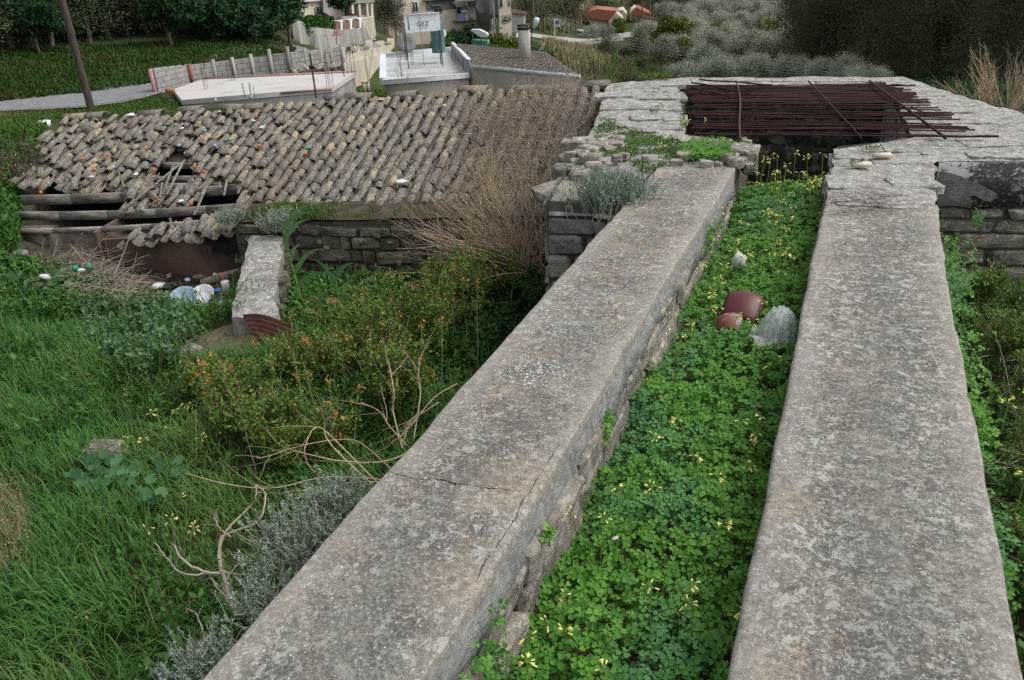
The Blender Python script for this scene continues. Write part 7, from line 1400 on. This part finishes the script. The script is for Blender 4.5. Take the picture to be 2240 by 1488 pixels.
for k in range(9):
    x = 880+k*48+random.uniform(-20, 20); S = onroof(x, 205+random.uniform(0, 30), .1); P = grow(S[None], np.array([[random.uniform(-1, 1), .1, 1.1]]), np.array([random.uniform(.3, .6)]), .16, -.10, 12); Sx, Dx, _ = fork(P, 4, .8); P1 = grow(Sx, Dx, rng.uniform(.08, .2, 4), .2, 0, 5)
    if x > 950: obj('arching_twig', tubes(P, np.linspace(.003, .001, 12)[None], 4)+tubes(P1, .001, 3), M['twig_tan'], TG_, np.concatenate([np.full(48, .5), np.full(60, .5)]))
# arching thorny canes above the lentisk
TC = thing('thorny_canes', tuple(bp(850, 1050, -1.2)), 'tan thorny leafless canes arching out from the wall over the lentisk', 'bramble')
def pxcurve(pts, z, k=14):
    P = np.array([atz(x, y, zz) for (x, y), zz in zip(pts, np.broadcast_to(z, len(pts)))]); t = np.linspace(0, len(P)-1, k); i = np.minimum(t.astype(int), len(P)-2); f = t-i
    m = np.gradient(P, axis=0); h00 = 2*f**3-3*f**2+1; h10 = f**3-2*f**2+f; h01 = -2*f**3+3*f**2; h11 = f**3-f**2
    return h00[:, None]*P[i]+h10[:, None]*m[i]+h01[:, None]*P[i+1]+h11[:, None]*m[i+1]
CV = [([(835, 1065), (790, 1020), (730, 960), (700, 935), (680, 945), (665, 985)], -.55, -.2), ([(815, 1060), (760, 1010), (715, 960), (712, 925), (727, 905)], -.5, -.25), ([(905, 985), (840, 1010), (760, 1010), (700, 1000), (640, 985)], -.45, -.3), ([(870, 1055), (790, 1045), (700, 1045), (600, 1068), (500, 1060), (405, 1035)], -.6, -.4), ([(860, 1030), (790, 970), (740, 962), (660, 975), (580, 1000), (560, 1000)], -.5, -.4), ([(840, 1055), (790, 1055), (730, 1060), (650, 1075)], -.5, -.5),
      ([(890, 975), (850, 930), (830, 900), (790, 880)], -.4, -.3), ([(880, 980), (860, 900), (862, 860), (850, 790)], -.45, -.2), ([(960, 880), (930, 900), (900, 920), (880, 970)], -.3, -.4), ([(905, 960), (920, 860), (915, 820), (920, 780)], -.4, -.2), ([(1000, 840), (950, 870), (900, 930), (870, 960)], -.3, -.4)]
for pts, za, zb in CV:
    P = pxcurve(pts, np.linspace(za, zb, len(pts)), 16); sp, D, _ = fork(P[None], 26, .8, 0, 1); th_ = np.stack([sp, sp+D*.010], 1); sb, Db, _ = fork(P[None], 5, .6, .3); P1 = grow(sb, Db, rng.uniform(.08, .25, 5), .2, .03, 6)
    obj('thorny_cane', tubes(P[None], np.linspace(.0036, .0016, 16)[None], 5)+tubes(th_, np.array([[.0016, .0004]]), 3)+tubes(P1, np.linspace(.002, .0008, 6)[None], 3), M['twig_tan'], TC, np.concatenate([np.full(80, random.random()), np.full(26*6, .6), np.full(90, .4)]))
# twisted grey dead branch bottom left
DB = thing('dead_branch', tuple(atz(520, 1345, -.75)), 'twisted grey dead branch rising beside the wall at lower left', 'branch')
for pts, z0_, z1_, r0_, r1_ in [([(520, 1350), (500, 1300), (490, 1265), (480, 1230), (482, 1180), (510, 1165), (560, 1145), (575, 1120), (580, 1080), (560, 1062)], -.7, -.35, .013, .004), ([(478, 1225), (482, 1190), (500, 1155), (545, 1110), (560, 1090), (560, 1060)], -.5, -.3, .007, .003), ([(480, 1255), (440, 1248), (400, 1225), (380, 1195), (372, 1188)], -.5, -.35, .007, .003), ([(470, 1255), (400, 1255), (365, 1220), (335, 1185)], -.52, -.4, .006, .002), ([(505, 1175), (480, 1155), (468, 1135)], -.4, -.35, .004, .002), ([(512, 1320), (480, 1290), (460, 1262)], -.6, -.5, .005, .003), ([(520, 1345), (500, 1320), (488, 1290), (500, 1262), (485, 1240)], -.7, -.5, .008, .003), ([(480, 1250), (540, 1258), (600, 1245), (640, 1215)], -.5, -.45, .004, .0015), ([(455, 1480), (448, 1400), (430, 1345), (405, 1330)], -.7, -.5, .006, .002), ([(495, 1270), (520, 1235), (560, 1215), (570, 1180)], -.5, -.4, .004, .0015)]:
    P = pxcurve(pts, np.linspace(z0_, z1_, len(pts)), 18); P += rng.normal(0, .0015, P.shape); s_, D, _ = fork(P[None], 5, .9); P1 = grow(s_, D, rng.uniform(.03, .09, 5), .3, 0, 5); obj('twisted_stem', tubes(P[None], np.linspace(r0_, r1_, 18)[None]*.8, 6)+tubes(P1, np.linspace(.0016, .0007, 5)[None], 3), M['twig'], DB, np.concatenate([np.full(108, .75), np.full(75, .6)]))
# silvery shrubs
def silver(base, h, w_, n, label, dry=.5, name='silver_shrub', flat_=.8, lean=(0, 0)):
    t = thing(name, tuple(base), label, 'shrub', 'silvery grey shrublets'); D = rv(n)*[flat_, flat_, .35]+[lean[0], lean[1], .8]; st = base+rng.normal(size=(n, 3))*[w_*.28, w_*.28, .01]; P = grow(st, D, rng.uniform(.6, 1.05, n)*h, .10, .05, 6)
    S, D2, _ = fork(P, n*3, .4, .35); P1 = grow(S, D2+[0, 0, .3], rng.uniform(.12, .3, n*3)*h, .12, .03, 4); i = rng.random(n) < dry; j = rng.random(n*3) < dry*.5
    if i.any(): obj('dry_stems', tubes(P[i], np.linspace(.0024, .0009, 6)[None], 4)+tubes(P1[j], .0009, 3), M['silver_dry'], t, rng.random(int(i.sum()*24+j.sum()*12)))
    obj('stems', tubes(P[~i], np.linspace(.0024, .0011, 6)[None], 3)+tubes(P1[~j], .0012, 3), M['silver'], t, rng.random(int((~i).sum()*18+(~j).sum()*12)))
    PP = np.concatenate([P[~i][:, 2:].reshape(-1, 3), P1[~j].reshape(-1, 3)]); C = PP[rng.integers(0, len(PP), n*14)]+rng.normal(size=(n*14, 3))*.003; (V, F), var = scatter_leaves(C, .0095, .26, .8); obj('needle_leaves', [(V, F)], M['silver'], t, var)
p = atz(1342, 460, -.10); silver(p, .25, .36, 900, 'round silvery bush between the broken tower shoulder and the left wall', .08, flat_=.6)
silver(atz(665, 1215, -.50), .19, .23, 260, 'large grey half dry shrublet leaning on the wall beside the dead branch', .8); silver(atz(735, 1135, -.48), .18, .18, 190, 'grey dry shrublet nearest the thorny canes', .85); silver(atz(585, 1340, -.5), .14, .16, 130, 'small silvery shrublet at the foot of the dead branch', .3); silver(atz(450, 1480, -.5), .13, .22, 150, 'silvery shrublet at the bottom edge of the picture', .25)
silver(rf(-3.42, -2.9, zl), .16, .2, 160, 'silvery shrublet left, hanging at the corner of the old wall top', .05); silver(rf(-2.86, -2.95, zl-.02), .2, .24, 240, 'silvery shrublet right, on the old wall above the reeds', .05)
# brush pile on the mound
q = fillpoly([(90, 560), (200, 548), (290, 600), (330, 650), (250, 650), (100, 620)], 420); S = np.array([atz(x, y, -1.3+random.uniform(0, .14)) for x, y in q]); D = rv(420); D[:, 2] = D[:, 2]*.25; P = grow(S, D, rng.uniform(.12, .42, 420), .12, -.01, 6); S, D, _ = fork(P, 700, .6); P1 = grow(S, D, rng.uniform(.05, .15, 700), .2, 0, 4)
tag(obj('brush_pile', tubes(P, np.linspace(.003, .0014, 6)[None], 3)+tubes(P1, .001, 3), M['twig'], None, rng.random(420*18+700*12)), 'pile of dry brown brushwood heaped on the reddish mound', 'brushwood')
for x0, y0, x1, y1 in [(250, 600, 275, 545), (300, 640, 60, 600), (210, 590, 128, 530), (290, 580, 330, 555), (180, 500, 195, 560)]:
    P = grow(atz(x0, y0, -1.2)[None], (atz(x1, y1, -1.0)-atz(x0, y0, -1.2))[None], np.array([.45]), .08, 0, 8); tag(obj('loose_stick', tubes(P, np.linspace(.006, .002, 8)[None], 5), M['twig'], None, np.full(40, .8)), 'loose grey stick poking out of the brushwood', 'stick', 'sticks around the brush pile')
# right side yard
RS = [(2150, 640, .30, .24, 'leafy shrub with white flowers highest beside the right wall'), (2190, 760, .34, .28, 'leafy shrub halfway along the right wall'), (2240, 700, .36, .3, 'leafy shrub at the right edge below the tower'), (2235, 900, .36, .3, 'dark leafy shrub at the right edge'), (2290, 1050, .36, .3, 'dark leafy shrub at the lower right edge'), (2300, 820, .4, .3, 'dark leafy shrub just beyond the right edge'), (2330, 1250, .36, .3, 'leafy shrub at the bottom right corner')]
for px, py, h, w_, lb in RS: b_ = atz(px, py+40, -.85); b_[0] = max(b_[0], .78); leafy_shrub(b_, h, w_, 9, 3400, .011, 'lentisk', lb, 'shrubs along the right wall', 'wall_shrub', 'silver_dry', orange=0)
q = np.stack([rng.uniform(.56, 2.4, 9000), rng.uniform(.2, 8, 9000)], 1); P = np.column_stack([q, terr(q[:, 0], q[:, 1])]); P = P[P[:, 1]-6.4 < -(0)+.17*P[:, 0]]; P[:, 2] += .02
(V, F), var = rosettes(P[:5200], 8, .035, .4, 1.2, .12); stuff('right_weeds', V, [F], 'weed', var, 'dark weeds right of the right wall')
S = P[rng.integers(0, len(P), 380)]+[0, 0, .1]; Pk = grow(S, rv(380)*[1, 1, .6]+[0, 0, .3], rng.uniform(.2, .55, 380), .15, -.01, 7); Sx, Dx, _ = fork(Pk, 700, .7); P1 = grow(Sx, Dx, rng.uniform(.05, .2, 700), .2, 0, 4); Pk[..., 0] = np.maximum(Pk[..., 0], .56); P1[..., 0] = np.maximum(P1[..., 0], .56)
tag(obj('dry_brush', tubes(Pk, np.linspace(.0026, .0012, 7)[None], 3)+tubes(P1, .0009, 3), M['silver_dry'], None, rng.random(380*21+700*12)), 'dry grey twigs right of the right wall', None, None, 'stuff')
g = P[rng.random(len(P)) < .3]; gb = blades(g, rng.uniform(.06, .2, len(g)), np.full(len(g), .0025), rng.uniform(.2, .8, len(g))); stuff('right_grass', gb[0][0], [gb[0][1], gb[1][1]], 'grass', np.repeat(rng.random(len(g)), 7), 'grass right of the right wall')
# reddish dry creeper where right wall meets the tower
S = np.array([atz(x, y, .0) for x, y in fillpoly([(1822, 440), (1850, 420), (1990, 430), (1960, 465), (1830, 480)], 90)]); P = grow(S, rv(90)*[1, .7, .15]+[-.2, 0, .12], rng.uniform(.08, .22, 90), .12, -.012, 7); P[..., 2] = np.maximum(P[..., 2], .012)
tag(obj('reddish_twigs', tubes(P, np.linspace(.0014, .0006, 7)[None], 3), simple('reddish_twig', (.12, .05, .045), (.08, .04, .035), 30, .9)), 'fine reddish dry stems spreading over the far end of the right wall', 'creeper')
# bare bush far right behind the tower
b1 = at(2190, 262, 12.5); b1[2] = at(2190, 262, 12.5)[2]-.1; BR = thing('bare_bush', tuple(b1), 'leafless tan and grey bush behind the tower at the right edge', 'bush'); obj('stem', tube1([b1-[0, 0, 1.2], b1], .05, .04, 7), M['bark'], BR)
n = 90; D = rv(n)*.9+[-.12, 0, .5]; P = grow(b1+rng.normal(size=(n, 3))*.06, D, rng.uniform(.6, 1.05, n), .08, .03, 8); S, D, _ = fork(P, 620, .45); P1 = grow(S, D+[0, 0, .1], rng.uniform(.12, .4, 620), .12, .01, 5); S, D, _ = fork(P1, 700, .5); P2 = grow(S, D, rng.uniform(.06, .2, 700), .15, .01, 4)
obj('twigs', tubes(P, np.linspace(.011, .003, 8)[None], 4)+tubes(P1, np.linspace(.004, .0016, 5)[None], 3)+tubes(P2, .0014, 3), M['twig_tan'], BR, np.concatenate([np.repeat(rng.random(n), 32), np.repeat(rng.random(620), 15), np.repeat(rng.random(700), 12)]))
# brown leafed shrub at the far left edge
leafy_shrub(at(-20, 420, 9.5), .55, .5, 8, 1200, .016, 'hedge_dull', 'half bare shrub with brown seed heads at the left edge on the bank', None, 'bank_shrub', orange=90)
leafy_shrub(at(60, 395, 9.8), .3, .35, 6, 900, .014, 'hedge_dull', 'low brownish shrub at the left corner of the tile roof', None, 'bank_shrub', orange=30)

Pd = polyscatter([(-60, 1090), (80, 1110), (95, 1200), (70, 1300), (-60, 1310)], 700, 2, 6)
if len(Pd): g = blades(Pd, rng.uniform(.15, .38, len(Pd)), np.full(len(Pd), .0017), rng.uniform(.1, .5, len(Pd))); stuff('dry_weeds', g[0][0], [g[0][1], g[1][1]], 'grass_dry', np.repeat(rng.random(len(Pd)), 7), 'patch of dry pinkish seed heads at the left edge')
C = Pd[:110, None]+rng.normal(size=(len(Pd[:110]), 14, 3))*[.02, .02, .05]+[0, 0, .24]; leafcloud('seed_heads', C.reshape(-1, 3), .006, 'grass_dry', 'dry seed heads at the left edge of the yard')

leafy_shrub(np.array([-2.35, 6.25, -1.45]), .34, .36, 9, 2600, .016, 'weed', 'low green leafy plant under the foot of the big leafless bush', None, 'leafy_plant')
leafy_shrub(np.array([-1.75, 4.85, -1.42]), .36, .34, 9, 2600, .016, 'weed', 'low green leafy plant at the foot of the tower corner stones', None, 'leafy_plant')
